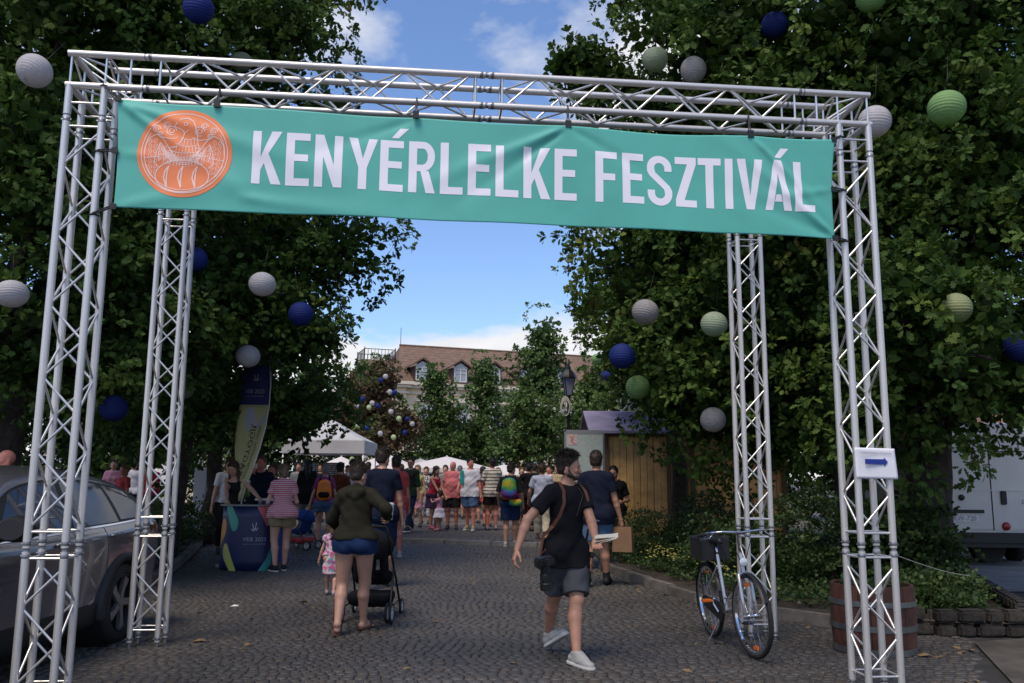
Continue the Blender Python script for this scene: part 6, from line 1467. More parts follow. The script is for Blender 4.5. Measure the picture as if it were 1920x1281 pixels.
# ================================================================== PEOPLE
# every body is one continuous surface: distance fields of tapered limbs blended together and meshed
def _n(v): v = np.asarray(v, float); return v / (np.linalg.norm(v) + 1e-12)
class Field:
    def __init__(s): s.pr = []; s.lo = np.full(3, 1e9); s.hi = np.full(3, -1e9)
    def _bb(s, pts, r):
        for p in pts: s.lo = np.minimum(s.lo, np.array(p) - r); s.hi = np.maximum(s.hi, np.array(p) + r)
    def cone(s, a, b, ra, rb, k=.02, fy=1.0, F=None, off=0.0):
        "tapered capsule; fy flattens it along the local forward axis of frame F"
        a, b = np.array(a, float), np.array(b, float); s._bb((a, b), max(ra, rb) + .01); s.pr.append(('c', a, b, ra, rb, k, fy, F)); return s
    def ell(s, c, r, k=.02, F=None):
        c = np.array(c, float); s._bb((c,), max(r) + .01); s.pr.append(('e', c, np.array(r, float), k, F)); return s
    def evaluate(s, X, Y, Z, lo, h, pad):
        f = np.full(X.shape, .25, np.float32); nx, ny, nz = X.shape
        for q in s.pr:
            if q[0] == 'c':
                _, a, b, ra, rb, k, fy, F = q; R_ = max(ra, rb) + pad + k; l = np.minimum(a, b) - R_; u = np.maximum(a, b) + R_
            else:
                _, c, r, k, F = q; R_ = max(r) + pad + k; l = c - R_; u = c + R_
            i0 = np.clip(np.floor((l - lo) / h).astype(int), 0, [nx, ny, nz]); i1 = np.clip(np.ceil((u - lo) / h).astype(int) + 1, 0, [nx, ny, nz])
            if (i1 <= i0).any(): continue
            sl = tuple(slice(a_, b_) for a_, b_ in zip(i0, i1)); P = np.stack([X[sl], Y[sl], Z[sl]], -1)
            if q[0] == 'c':
                Pa = P - a; ab = b - a
                if F is not None or fy != 1.0:
                    Fm = np.eye(3) if F is None else F; Pa = Pa @ Fm; ab = ab @ Fm; Pa = Pa / np.array([1, fy, 1]); ab = ab / np.array([1, fy, 1])
                t = np.clip((Pa @ ab) / (ab @ ab + 1e-9), 0, 1); d = np.linalg.norm(Pa - t[..., None] * ab, axis=-1) - (ra + (rb - ra) * t)
                if fy < 1: d = d * (fy * .5 + .5)
            else:
                Pc = P - c
                if F is not None: Pc = Pc @ F
                k0 = np.linalg.norm(Pc / r, axis=-1); k1 = np.linalg.norm(Pc / (r * r), axis=-1) + 1e-9; d = k0 * (k0 - 1) / k1
            g = f[sl]; hh = np.clip(.5 + .5 * (g - d) / k, 0, 1); f[sl] = g * (1 - hh) + d * hh - k * hh * (1 - hh)
        return f
def surface_nets(f, lo, h):
    s_ = f < 0; nx, ny, nz = f.shape
    c = s_[:-1, :-1, :-1].astype(np.int8)
    cnt = sum(s_[i:nx - 1 + i, j:ny - 1 + j, k:nz - 1 + k].astype(np.int8) for i in (0, 1) for j in (0, 1) for k in (0, 1))
    act = (cnt > 0) & (cnt < 8); ids = np.full(act.shape, -1, np.int64); I, J, K = np.nonzero(act); ids[I, J, K] = np.arange(len(I))
    acc = np.zeros((len(I), 3)); n = np.zeros(len(I))
    corners = [(i, j, k) for i in (0, 1) for j in (0, 1) for k in (0, 1)]
    for a in corners:
        for ax in range(3):
            if a[ax]: continue
            b = list(a); b[ax] = 1
            fa = f[I + a[0], J + a[1], K + a[2]]; fb = f[I + b[0], J + b[1], K + b[2]]; m = (fa < 0) != (fb < 0)
            t = np.where(m, fa / (fa - fb + 1e-12), 0); p = np.array(a)[None].repeat(len(I), 0).astype(float); p[:, ax] += t
            acc += p * m[:, None]; n += m
    V = np.stack([I, J, K], -1) + acc / n[:, None]; V = lo + V * h; Q = []
    for ax in range(3):
        sl0 = [slice(1, -1)] * 3; sl0[ax] = slice(0, -1); sl1 = [slice(1, -1)] * 3; sl1[ax] = slice(1, None)
        A = s_[tuple(sl0)]; B = s_[tuple(sl1)]; e = np.argwhere(A != B)
        if len(e) == 0: continue
        inv = A[tuple(e.T)]; g = e.copy(); 
        for q in range(3):
            if q != ax: g[:, q] += 1
        o1, o2 = [q for q in range(3) if q != ax]
        def cell(d1, d2): w_ = g.copy(); w_[:, o1] -= d1; w_[:, o2] -= d2; return ids[w_[:, 0], w_[:, 1], w_[:, 2]]
        q4 = np.stack([cell(1, 1), cell(0, 1), cell(0, 0), cell(1, 0)], -1); fl = inv if ax != 1 else ~inv; q4[~fl] = q4[~fl][:, ::-1]; Q.append(q4)
    F_ = np.concatenate(Q); F_ = F_[(F_ >= 0).all(1)]; return V, F_
def mesh_fields(name, groups, h, m, cuts=(), wrinkle=0.0, k=.012, seed=0, wscale=1.0, hollow=0):
    """groups: list of (Field, cut planes). Planes are (point, normal): what lies on the normal's side is removed."""
    lo = np.min([g[0].lo for g in groups], 0) - 3 * h; hi = np.max([g[0].hi for g in groups], 0) + 3 * h
    n = np.ceil((hi - lo) / h).astype(int) + 1; ax = [lo[i] + h * np.arange(n[i]) for i in range(3)]; X, Y, Z = np.meshgrid(*ax, indexing='ij'); X, Y, Z = (q.astype(np.float32) for q in (X, Y, Z))
    f = None
    for g, cs in groups:
        d = g.evaluate(X, Y, Z, lo, h, .04)
        for (p, nn) in cs: nn = _n(nn); d = np.maximum(d, (X - p[0]) * nn[0] + (Y - p[1]) * nn[1] + (Z - p[2]) * nn[2])
        if f is None: f = d
        else: hh = np.clip(.5 + .5 * (f - d) / k, 0, 1); f = f * (1 - hh) + d * hh - k * hh * (1 - hh)
    for (p, nn) in cuts: nn = _n(nn); f = np.maximum(f, (X - p[0]) * nn[0] + (Y - p[1]) * nn[1] + (Z - p[2]) * nn[2])
    if wrinkle:
        q = seed * 1.7; ws = wscale
        f = f + wrinkle * (np.sin((X * 21 + Z * 13 + q) * ws) * np.sin((Y * 17 - Z * 19 + q * 2) * ws) + .6 * np.sin((Z * 47 + X * 23 + Y * 31 + q) * ws) * np.sin((X * 29 - Y * 37 + q) * ws)).astype(np.float32)
    V, Fq = surface_nets(f, lo, h)
    return npmesh(name, V, Fq, m, True)
def ik(a, c, l1, l2, pole):
    a, c = np.array(a, float), np.array(c, float); d = c - a; L = np.linalg.norm(d); mx_ = (l1 + l2) * .999
    if L > mx_: c = a + d * mx_ / L; d = c - a; L = mx_
    L = max(L, abs(l1 - l2) + .01); u = d / L; x = (l1 * l1 - l2 * l2 + L * L) / (2 * L); y = math.sqrt(max(l1 * l1 - x * x, 0)); p = np.array(pole, float); p = p - u * (p @ u); p = _n(p)
    return a + u * x + p * y, c
SK = {}
def skin(k):
    if k not in SK:
        c = {'fair': (.50, .27, .19), 'tan': (.44, .22, .14), 'red': (.55, .20, .14), 'brown': (.26, .12, .075)}[k]; m = mat(k + '_skin', c, .5, noise=.10, nscale=12); m.node_tree.nodes['Principled BSDF'].inputs['Subsurface Weight'].default_value = .0; SK[k] = m
    return SK[k]
CLM = {}
def cloth(key, c, rough=.9, bump=.3):
    if key not in CLM: CLM[key] = mat(key, c, rough, noise=.10, nscale=9, bump=bump, bscale=90, spec=.15)
    return CLM[key]
def stripes(key, c1, c2, per, duty=.5, axis=2):
    if key in CLM: return CLM[key]
    m = bpy.data.materials.new(key); m.use_nodes = True; t = m.node_tree; b = t.nodes['Principled BSDF']; b.inputs['Roughness'].default_value = .85
    tcn = N(t, 'ShaderNodeTexCoord'); s_ = N(t, 'ShaderNodeSeparateXYZ'); t.links.new(tcn.outputs['Object'], s_.inputs[0])
    n = N(t, 'ShaderNodeTexNoise'); n.inputs['Scale'].default_value = 5; t.links.new(tcn.outputs['Object'], n.inputs['Vector'])
    a = N(t, 'ShaderNodeMath', operation='MULTIPLY_ADD'); a.inputs[1].default_value = .02; t.links.new(n.outputs['Fac'], a.inputs[0]); t.links.new(s_.outputs[axis], a.inputs[2])
    d = N(t, 'ShaderNodeMath', operation='DIVIDE'); d.inputs[1].default_value = per; t.links.new(a.outputs[0], d.inputs[0]); fr = N(t, 'ShaderNodeMath', operation='FRACT'); t.links.new(d.outputs[0], fr.inputs[0])
    g = N(t, 'ShaderNodeMath', operation='GREATER_THAN'); g.inputs[1].default_value = duty; t.links.new(fr.outputs[0], g.inputs[0])
    mx_ = N(t, 'ShaderNodeMix', data_type='RGBA'); mx_.inputs[6].default_value = (*c1, 1); mx_.inputs[7].default_value = (*c2, 1); t.links.new(g.outputs[0], mx_.inputs[0]); t.links.new(mx_.outputs[2], b.inputs['Base Color']); CLM[key] = m; return m
def patches(key, cols, scale, kind='noise'):
    "printed multi-colour cloth"
    if key in CLM: return CLM[key]
    m = bpy.data.materials.new(key); m.use_nodes = True; t = m.node_tree; b = t.nodes['Principled BSDF']; b.inputs['Roughness'].default_value = .85; tcn = N(t, 'ShaderNodeTexCoord')
    if kind == 'cells':
        n = N(t, 'ShaderNodeTexVoronoi'); n.inputs['Scale'].default_value = scale; t.links.new(tcn.outputs['Object'], n.inputs['Vector']); sx_ = N(t, 'ShaderNodeSeparateColor'); t.links.new(n.outputs['Color'], sx_.inputs[0]); src = sx_.outputs[0]
    elif kind == 'rings':
        mp_ = N(t, 'ShaderNodeMapping'); mp_.inputs['Location'].default_value = (0, 0, -.05); t.links.new(tcn.outputs['Object'], mp_.inputs[0]); n = N(t, 'ShaderNodeTexWave', wave_type='RINGS', rings_direction='SPHERICAL', wave_profile='SAW'); n.inputs['Scale'].default_value = scale; n.inputs['Distortion'].default_value = 3.5; n.inputs['Detail Scale'].default_value = 2.5; t.links.new(mp_.outputs[0], n.inputs['Vector']); src = n.outputs['Fac']
    else: n = N(t, 'ShaderNodeTexNoise'); n.inputs['Scale'].default_value = scale; t.links.new(tcn.outputs['Object'], n.inputs['Vector']); src = n.outputs['Fac']
    r = N(t, 'ShaderNodeValToRGB'); r.color_ramp.interpolation = 'CONSTANT' if kind != 'rings' else 'LINEAR'; e = r.color_ramp.elements
    while len(e) < len(cols): e.new(.5)
    for i, c in enumerate(cols): e[i].position = i / len(cols); e[i].color = (*c, 1)
    t.links.new(src, r.inputs[0]); t.links.new(r.outputs[0], b.inputs['Base Color']); CLM[key] = m; return m
HAIRM = {k: mat(k + '_hair', c, .55, noise=.4, nscale=40, bump=.8, bscale=140) for k, c in {'dark': (.032, .021, .014), 'black': (.012, .010, .010), 'brown': (.065, .038, .022), 'light_brown': (.14, .085, .045), 'grey': (.24, .22, .21), 'blond': (.32, .22, .11)}.items()}
def rotz(a): c, s = math.cos(a), math.sin(a); return np.array([[c, -s, 0], [s, c, 0], [0, 0, 1]])
def rotx(a): c, s = math.cos(a), math.sin(a); return np.array([[1, 0, 0], [0, c, -s], [0, s, c]])
def roty(a): c, s = math.cos(a), math.sin(a); return np.array([[c, 0, s], [0, 1, 0], [-s, 0, c]])
def person(label, x, y, face, H=1.72, g=1.0, female=False, child=False, lean=0, twist=0, side=0, head=(0, 0), feet=None, hands=None, world_hands=None, world_feet=None, top=None, bottom=None, hair=('short', 'dark'), sk='fair', shoes=('shoe', (.05, .05, .05)), h=.014, fine=False, drop=0.0, beard=None, curl=.6, group='people at the festival', poles=None, seed=0):
    z0 = 0.012 + (gz(y) if y < 19.6 else .215); rz = R(face); T = empty('person', (x, y, z0), rz); tag(T, label, 'person', group)
    Ri = rotz(-rz); toL = lambda p: (Ri @ (np.array(p, float) - np.array([x, y, z0])))
    hs = 1.32 if child else 1.0                                       # children have larger heads
    S = lambda *p: np.array(p, float) * H
    hipc = S(0, 0, .525 - drop); TF = rotz(R(twist)) @ rotx(-R(lean)) @ roty(R(side))   # torso frame: columns are its axes
    def TP(px, py, pz): return hipc + TF @ (S(px, py, pz) - S(0, 0, .525))
    sw = .083 if female else .096; hw = .056 if female else .050
    if child: sw = .085
    B = Field(); gg = (.55 + .45 * g)
    # torso
    wa, ch = (.068, .078) if female else (.079, .085)
    belly = [(TP(0, 0, .555), TP(0, .004 + .012 * (g - 1) * 5, .655), .083 * g, wa * g, .80 + .25 * max(0, g - 1)), (TP(0, 0, .655), TP(0, .004, .765), wa * g, ch * gg, .74)]
    TFm = TF
    def torso(Fd, o=0.0, flare=0.0):
        for a, b, ra, rb, fy in belly: Fd.cone(a, b, ra * H + o + flare * .5, rb * H + o, .03, fy, TFm)
        Fd.cone(TP(-hw, -.006, .535), TP(hw, -.006, .535), .060 * H * g + o + flare, .060 * H * g + o + flare, .03, .95, TFm)
        Fd.cone(TP(-sw + .012, -.004, .800), TP(sw - .012, -.004, .800), .033 * H + o, .033 * H + o, .035)
        for s_ in (-1, 1): Fd.cone(TP(s_ * sw * .6, -.008, .812), TP(0, -.006, .845), .024 * H + o * .8, .028 * H + o * .3, .03)
        if female:
            for s_ in (-1, 1): Fd.ell(TP(s_ * .036, .045, .735), (.034 * H + o, .032 * H + o, .034 * H + o), .03)
    torso(B)
    for s_ in (-1, 1): B.ell(TP(s_ * .042, -.032, .515), (.046 * H * g, .044 * H * g, .046 * H * g), .03)
    # head
    hy, hp = R(head[0]), R(head[1]); nb = TP(0, .002, .840); HF = TF @ rotz(hy) @ rotx(-hp)
    def HP(px, py, pz): return nb + HF @ (S(px, py, pz - .840) * np.array([hs, hs, 1]) if not child else HF.T @ HF @ (S(px * hs, py * hs, (pz - .872) * hs + .032)))
    HS = H * hs
    B.cone(TP(0, -.004, .825), HP(0, .004, .885), .033 * H * (.9 if female else 1.02), .030 * HS * (.88 if female else 1.0), .02)
    def headf(Fd, o=0.0):
        Fd.ell(HP(0, -.006, .944), (.0425 * HS + o, .053 * HS + o, .050 * HS + o), .015, HF)
        Fd.ell(HP(0, .018, .918), (.035 * HS + o, .034 * HS + o, .046 * HS + o), .015, HF)
    headf(B); B.cone(HP(-.014, .026, .887), HP(.014, .026, .887), .017 * HS, .017 * HS, .015); B.cone(HP(0, .036, .884), HP(0, .039, .882), .012 * HS, .012 * HS, .01)
    for s_ in (-1, 1): B.cone(HP(s_ * .034, -.004, .905), HP(s_ * .014, .03, .886), .014 * HS, .013 * HS, .012)
    B.cone(HP(0, .048, .932), HP(0, .0572, .914), .0055 * HS, .0075 * HS, .010); B.cone(HP(-.018, .046, .939), HP(.018, .046, .939), .0065 * HS, .0065 * HS, .008)
    for s_ in (-1, 1):
        B.ell(HP(s_ * .0425, -.004, .922), (.0055 * HS, .011 * HS, .018 * HS), .004, HF @ rotz(s_ * -.3)); B.ell(HP(s_ * .021, .036, .915), (.011 * HS, .012 * HS, .012 * HS), .008)
    B.cone(HP(-.010, .0475, .8965), HP(.010, .0475, .8965), .0048 * HS, .0048 * HS, .004)
    B.cone(HP(-.007, .047, .890), HP(.007, .047, .890), .005 * HS, .005 * HS, .003)
    # legs
    ft = feet or [(-.062, 0, .047, 8, 0), (.062, .01, .047, -8, 0)]
    J = []
    for i, s_ in enumerate((-1, 1)):
        hipj = hipc + rotz(R(twist * .5)) @ S(s_ * hw, 0, 0)
        if world_feet and world_feet[i] is not None: wf = world_feet[i]; an = toL(wf[:3]); fyaw, fpit = R(wf[3]) - rz, R(wf[4])
        else: fx, fy_, fz, ya, pi_ = ft[i]; an = S(fx, fy_, fz); fyaw, fpit = R(ya), R(pi_)
        pole = (0, 1, 0) if not poles else poles.get('k%d' % i, (0, 1, 0))
        kn, an = ik(hipj, an, .243 * H, .240 * H, rotz(fyaw) @ np.array(pole)); FF = rotz(fyaw) @ rotx(-fpit); J.append((hipj, kn, an, FF))
        tg = .85 + .15 * g; th = (.061 if female else .058) * g ** .6
        B.cone(hipj, kn, th * H, .034 * H * tg, .03); d = _n(an - kn); bk = FF @ np.array([0, -1, 0]); bk = bk - d * (bk @ d)
        B.cone(kn, kn + (an - kn) * .32 + bk * .010 * H, .032 * H * tg, .0335 * H * tg, .02); B.cone(kn + (an - kn) * .32 + bk * .010 * H, an, .0335 * H * tg, .0195 * H, .02)
        B.cone(kn + FF @ S(0, .006, 0), kn + FF @ S(0, .006, .004), .031 * H * tg, .031 * H * tg, .012)
        bare = (not shoes) or shoes[0] == 'sandal'
        if bare: B.cone(an + FF @ S(0, -.018, -.026), an + FF @ S(0, .055, -.030), .0185 * H, .0165 * H, .015); B.cone(an, an + FF @ S(0, .06, -.028), .019 * H, .014 * H, .02)
        else: B.cone(an, an + FF @ S(0, .02, -.020), .018 * H, .012 * H, .01)
        if fine and bare:
            for q in range(5): B.cone(an + FF @ S((-.017 + .0085 * q) * 1, .060, -.034), an + FF @ S((-.019 + .0095 * q), .092 - .004 * abs(q - (1 if s_ > 0 else 3)), -.038), .0075 * H, .0062 * H, .004)
        elif bare: B.cone(an + FF @ S(-.008, .06, -.034), an + FF @ S(.006, .088, -.036), .016 * H, .013 * H, .01)
    # arms and hands
    A = []; hd = hands or [(-.16, .03, .46), (.16, .03, .46)]
    for i, s_ in enumerate((-1, 1)):
        sh = TP(s_ * sw, -.004, .800); tgt = toL(world_hands[i]) if world_hands and world_hands[i] is not None else (hipc * 0 + S(*hd[i]))
        pole = np.array([s_ * .45, -1, -.35]) if not poles else np.array(poles.get('a%d' % i, (s_ * .45, -1, -.35)), float)
        el, wr = ik(sh, tgt, .172 * H, .150 * H, pole); A.append((sh, el, wr)); ag = .8 + .2 * g; fa = .86 if female else 1
        B.cone(sh, el, .0295 * H * ag * fa, .0225 * H * fa, .025); B.cone(el, el + (wr - el) * .3, .0225 * H * fa, .0225 * H * fa, .015); B.cone(el + (wr - el) * .3, wr, .0225 * H * fa, .0145 * H, .015)
        d = _n(wr - el); wp = (poles or {}).get('p%d' % i); pn = np.array(wp, float) if wp is not None else np.array([-s_ * 1.0, .25, 0.]); pn = pn - d * (pn @ d); pn = _n(pn); w_ = np.cross(d, pn) * s_   # pn: palm normal; w_: towards the thumb
        if i == 0: pass
        w_ = w_ if w_ @ np.array([0, 1, .0]) >= 0 or wp is not None else -w_
        if wp is not None and (poles or {}).get('t%d' % i) is not None:
            tv = np.array(poles['t%d' % i], float); w_ = w_ if w_ @ tv > 0 else -w_
        def HPt(al, ac, no): return wr + (d * al + w_ * ac + pn * no) * H
        cu = curl if not isinstance(curl, (list, tuple)) else curl[i]
        if fine:
            for q in range(4):
                ac = (.0155 - .0105 * q); L = [.046, .051, .047, .038][q]; B.cone(HPt(.006, ac * .7, 0), HPt(.054 - .002 * q, ac * 1.08, .001), .0095 * H, .0082 * H, .006)
                k0 = HPt(.054 - .002 * q, ac * 1.1, .001); a1 = cu * .75; a2 = cu * 1.7; d1 = d * math.cos(a1) + pn * math.sin(a1); d2 = d * math.cos(a2) + pn * math.sin(a2)
                k1 = k0 + (d1 * L * .52 + w_ * .002 * (1.5 - q)) * H; k2 = k1 + d2 * L * .5 * H; B.cone(k0, k1, .0058 * H, .0052 * H, .0025); B.cone(k1, k2, .0052 * H, .0043 * H, .002)
            t0 = HPt(.014, .014, .004); t1 = HPt(.036, .031, .014 + .006 * cu); t2 = HPt(.056, .033, .022 + .010 * cu); B.cone(t0, t1, .009 * H, .0068 * H, .006); B.cone(t1, t2, .0066 * H, .0052 * H, .002)
        else:
            e = HPt(.045, 0, .003); d2 = d * math.cos(cu) + pn * math.sin(cu); B.cone(wr, e, .015 * H, .018 * H, .012, 1); 
            for q in (-1, 0, 1): B.cone(e + w_ * .010 * q * H, e + w_ * .012 * q * H + d2 * .042 * H, .0078 * H, .0062 * H, .005)
            B.cone(HPt(.02, .012, .003), HPt(.048, .028, .014), .009 * H, .0065 * H, .006)
    hh = h if not fine else .0062
    bd = obj('body', mesh_fields('body', [(B, [])], hh, skin(sk)), None, T)
    # clothes ------------------------------------------------------------
    hc = h * .9 if not fine else .008
    if bottom:
        kind, m_, end = bottom[0], bottom[1], bottom[2]; o = .012 + (bottom[3] if len(bottom) > 3 else 0)
        PB = Field(); PB.cone(TP(-hw, -.006, .535), TP(hw, -.006, .535), .060 * H * g + o, .060 * H * g + o, .03, .97, TFm)
        for s_ in (-1, 1): PB.ell(TP(s_ * .042, -.032, .515), (.046 * H * g + o, .044 * H * g + o, .046 * H * g + o), .03)
        a, b, ra, rb, fy = belly[0]; PB.cone(a, a + (b - a) * .5, ra * H + o, ra * H * .96 + o * .8, .03, fy, TFm)
        pc_ = min(.600, top[2] + .035) if top and kind != 'none' else .600; upc = (TP(0, 0, pc_), TF @ np.array([0, 0, 1]))
        groups = [(PB, [(TP(0, 0, pc_), TF @ np.array([0, 0, 1])), (TP(0, 0, .475), -(TF @ np.array([0, 0, 1])))] if kind != 'skirt' else [upc])]
        if kind == 'skirt':
            PB.cone(TP(0, 0, .56), S(0, 0, end) , .075 * H * g + o, .095 * H * g + o * 3, .03, .85); groups[0][1].append((S(0, 0, end), (0, 0, -1)))
        else:
            for i, (hj, kn, an, FF) in enumerate(J):
                LF = Field(); th = (.061 if female else .058) * g ** .6
                if end <= 1:
                    e = hj + (kn - hj) * end; rr = th * H + (.034 * H - th * H) * end; LF.cone(hj, e + _n(kn - hj) * .05, th * H + o, rr + o * 1.5 + (.006 if end > .5 else .002), .03); groups.append((LF, [(e, kn - hj), upc]))
                else:
                    LF.cone(hj, kn, th * H + o, .036 * H + o * 1.2, .03); e = kn + (an - kn) * (end - 1); LF.cone(kn, e + _n(an - kn) * .05, .036 * H + o * 1.2, .026 * H + o * 1.25, .03); groups.append((LF, [(e, an - kn), upc]))
        obj('skirt' if kind == 'skirt' else ('trousers' if end > 1 else 'shorts'), mesh_fields('lower', groups, hc, m_, wrinkle=.0050, k=.02, seed=seed), None, T)
    if top:
        kind, m_, hem, sl = top[:4]; o = top[4] if len(top) > 4 else .014
        TFd = Field(); torso(TFd, o, top[5] if len(top) > 5 else .004)
        if hem < .50: TFd.cone(TP(-hw, 0, .535), TP(-hw, 0, hem), .062 * H * g + o, .060 * H * g + o + .008, .03, .9, TFm).cone(TP(hw, 0, .535), TP(hw, 0, hem), .062 * H * g + o, .060 * H * g + o + .008, .03, .9, TFm).cone(TP(0, 0, .535), TP(0, 0, hem), .072 * H * g + o, .07 * H * g + o, .03, .9, TFm)
        for s_ in (-1, 1): TFd.ell(TP(s_ * .042, -.032, .515), (.046 * H * g + o + .004, .044 * H * g + o + .006, .046 * H * g + o), .03)
        if hem < .5:
            for (hj, kn, an, FF) in J: th = (.061 if female else .058) * g ** .6; TFd.cone(hj, hj + (kn - hj) * .42, th * H + o * 1.5 + .012, th * H * .9 + o * 1.5 + .012, .04)
        if kind == 'hoodie':
            TFd.cone(TP(-.028, -.045, .815), TP(.028, -.045, .815), .030 * H, .030 * H, .02).cone(TP(-.045, -.010, .838), TP(0, -.052, .800), .020 * H, .026 * H, .02).cone(TP(.045, -.010, .838), TP(0, -.052, .800), .020 * H, .026 * H, .02)
        up = TF @ np.array([0, 0, 1]); cuts = [(TP(0, 0, hem), -up)]
        if kind == 'tank': cuts.append((TP(0, 0, .80), up))
        elif kind != 'hoodie': cuts.append((TP(0, .0, .848 if kind != 'polo' else .855), _n(up + TF @ np.array([0, .25, 0]))))
        groups = [(TFd, cuts)]
        if kind == 'tank':
            SF = Field()
            for s_ in (-1, 1): SF.cone(TP(s_ * .05, .055, .78), TP(s_ * .052, 0, .838), .012 * H, .011 * H, .008).cone(TP(s_ * .052, 0, .838), TP(s_ * .045, -.055, .79), .011 * H, .012 * H, .008)
            groups.append((SF, []))
        if sl > 0:
            for i, (sh, el, wr) in enumerate(A):
                AF = Field(); fa = .88 if female else 1; r0 = .0295 * H * fa + o; r1 = .0235 * H * fa + o
                if sl <= 1: e = sh + (el - sh) * sl; AF.cone(sh, e + _n(el - sh) * .04, r0, r1 + .006 + (r0 - r1) * (1 - sl), .03); groups.append((AF, [(e, el - sh)]))
                else: e = el + (wr - el) * (sl - 1); AF.cone(sh, el, r0, r1, .03); AF.cone(el, e, r1, .017 * H + o * .9, .03); groups.append((AF, [(e, wr - el)]))
        nm = {'hoodie': 'hoodie', 'tank': 'tank_top', 'dress': 'dress', 'polo': 'polo_shirt'}.get(kind, 'shirt')
        obj(nm, mesh_fields('upper', groups, hc, m_, wrinkle=.0055 if kind != 'hoodie' else .0075, k=.03, seed=seed + 3), None, T)
        if kind == 'dress':
            DFd = Field(); DFd.cone(TP(0, 0, .58), S(0, 0, top[6]), .085 * H * g + o, .13 * H * g, .03, .85); obj('skirt', mesh_fields('skirt', [(DFd, [(S(0, 0, top[6]), (0, 0, -1))])], hc, m_, wrinkle=.006), None, T)
    # hair -----------------------------------------------------------------
    hk, hcol = hair
    if hk != 'bald':
        HFd = Field(); o = .005 * HS if hk != 'thick' else .0055 * HS
        HFd.ell(HP(0, -.009, .950), (.0425 * HS + o, .053 * HS + o, .049 * HS + o), .01, HF)
        fw = HF @ np.array([0, 1., 0]); upv = HF @ np.array([0, 0, 1.]); c1 = (HP(0, .030, .957), _n(fw * .85 - upv * .62)); c2 = (HP(0, 0, .895), -upv)
        groups = [(HFd, [c1, c2])]
        if hk in ('short', 'thick', 'bob', 'long', 'bun', 'tail'):
            NF = Field(); NF.ell(HP(0, -.022, .925), (.044 * HS, .040 * HS, .045 * HS), .01, HF); groups.append((NF, [(HP(0, -.001, .90), fw), (HP(0, 0, .888), -upv)]))
        if hk == 'thick':
            QF = Field()
            for (a, b, c_, r_) in ((-.016, .010, .988, .016), (.014, .010, .988, .016), (-.012, -.006, .993, .018), (.014, -.010, .993, .018), (0, -.03, .988, .020)): QF.ell(HP(a, b, c_ - .004), (r_ * HS * .95, r_ * HS, r_ * HS * .85), .012)
            for s_ in (-1, 1): QF.cone(HP(s_ * .043, -.004, .945), HP(s_ * .043, .004, .925), .007 * HS, .005 * HS, .006)
            groups.append((QF, []))
        if hk in ('bob', 'long', 'tail', 'bun'):
            LFd = Field()
            if hk == 'bob':
                for s_ in (-1, 1): LFd.cone(HP(s_ * .040, -.008, .95), HP(s_ * .040, -.006, .885), .014 * HS, .013 * HS, .02)
                LFd.cone(HP(0, -.040, .95), HP(0, -.036, .875), .030 * HS, .026 * HS, .02)
            if hk == 'long':
                for s_ in (-1, 1): LFd.cone(HP(s_ * .038, -.006, .95), TP(s_ * .045, .020, .80), .014 * HS, .016 * H, .02).cone(TP(s_ * .045, .020, .80), TP(s_ * .045, .045, .72), .016 * H, .010 * H, .02)
                LFd.cone(HP(0, -.040, .95), TP(0, -.050, .80), .030 * HS, .032 * H, .03).cone(TP(0, -.05, .80), TP(0, -.055, .73), .032 * H, .018 * H, .03)
            if hk == 'tail': LFd.cone(HP(0, -.055, .96), HP(0, -.075, .90), .018 * HS, .014 * HS, .01).cone(HP(0, -.075, .90), TP(0, -.07, .80), .014 * HS, .006 * HS, .01)
            if hk == 'bun': LFd.ell(HP(0, -.045, .995), (.024 * HS, .024 * HS, .022 * HS), .01)
            groups.append((LFd, []))
        obj('hair', mesh_fields('hair', groups, .008 if not fine else .0055, HAIRM[hcol], wrinkle=.003 if not fine else .0028, k=.01, seed=seed, wscale=1.6 if not fine else 3.2), None, T)
    if hk != 'bald':
        r = np.random.default_rng(seed + 900); nS = 4200 if fine else 800
        L0 = {'short': .018, 'thick': .034, 'bob': .030, 'long': .030, 'tail': .018, 'bun': .020}[hk] * (1 if fine else 1.15); wS = .0015 if fine else .0032
        q = r.normal(size=(nS * 3, 3)); q /= np.linalg.norm(q, axis=1, keepdims=True)
        ok = (q[:, 1] * .85 - q[:, 2] * .55 < .30) & (q[:, 2] > -.45) & ~((q[:, 2] < -.05) & (q[:, 1] > -.1)); q = q[ok][:nS]; nS = len(q); rad = np.array([.0425, .053, .050]) * HS + .006 * HS
        Fw = np.array([0, 1., 0]); base = q * rad; dirn = q * (.50 if hk == 'thick' else .28) + r.normal(size=q.shape) * .26 + np.array([.15, .30 if hk == 'thick' else .12, .10]) ; dirn[:, 2] -= .55 * (q[:, 2] < .35)
        if hk in ('bob', 'long'): dirn[:, 2] -= .8
        dirn /= np.linalg.norm(dirn, axis=1, keepdims=True); Ls = L0 * (.5 + .8 * r.random(nS)) * np.clip(.45 + .9 * q[:, 2], .35, 1.15)
        sd_ = np.cross(dirn, r.normal(size=q.shape)); sd_ /= np.linalg.norm(sd_, axis=1, keepdims=True)
        mid = base + dirn * Ls[:, None] * .55 + q * Ls[:, None] * .08; tipv = base + dirn * Ls[:, None] + np.array([0, 0, -.18]) * Ls[:, None]
        Vh = np.stack([base - sd_ * wS, base + sd_ * wS, mid + sd_ * wS * .8, mid - sd_ * wS * .8, tipv], 1); Vh = (Vh.reshape(-1, 3) @ HF.T) + HP(0, -.009, .950)
        Fh = np.concatenate([np.stack([np.array([0, 1, 2]), np.array([0, 2, 3]), np.array([3, 2, 4])])[None] + (np.arange(nS) * 5)[:, None, None]]).reshape(-1, 3)
        tag(obj('hair_strands', npmesh('hair_strands', Vh, Fh, HAIRM[hcol], False), None, T), kind='stuff')
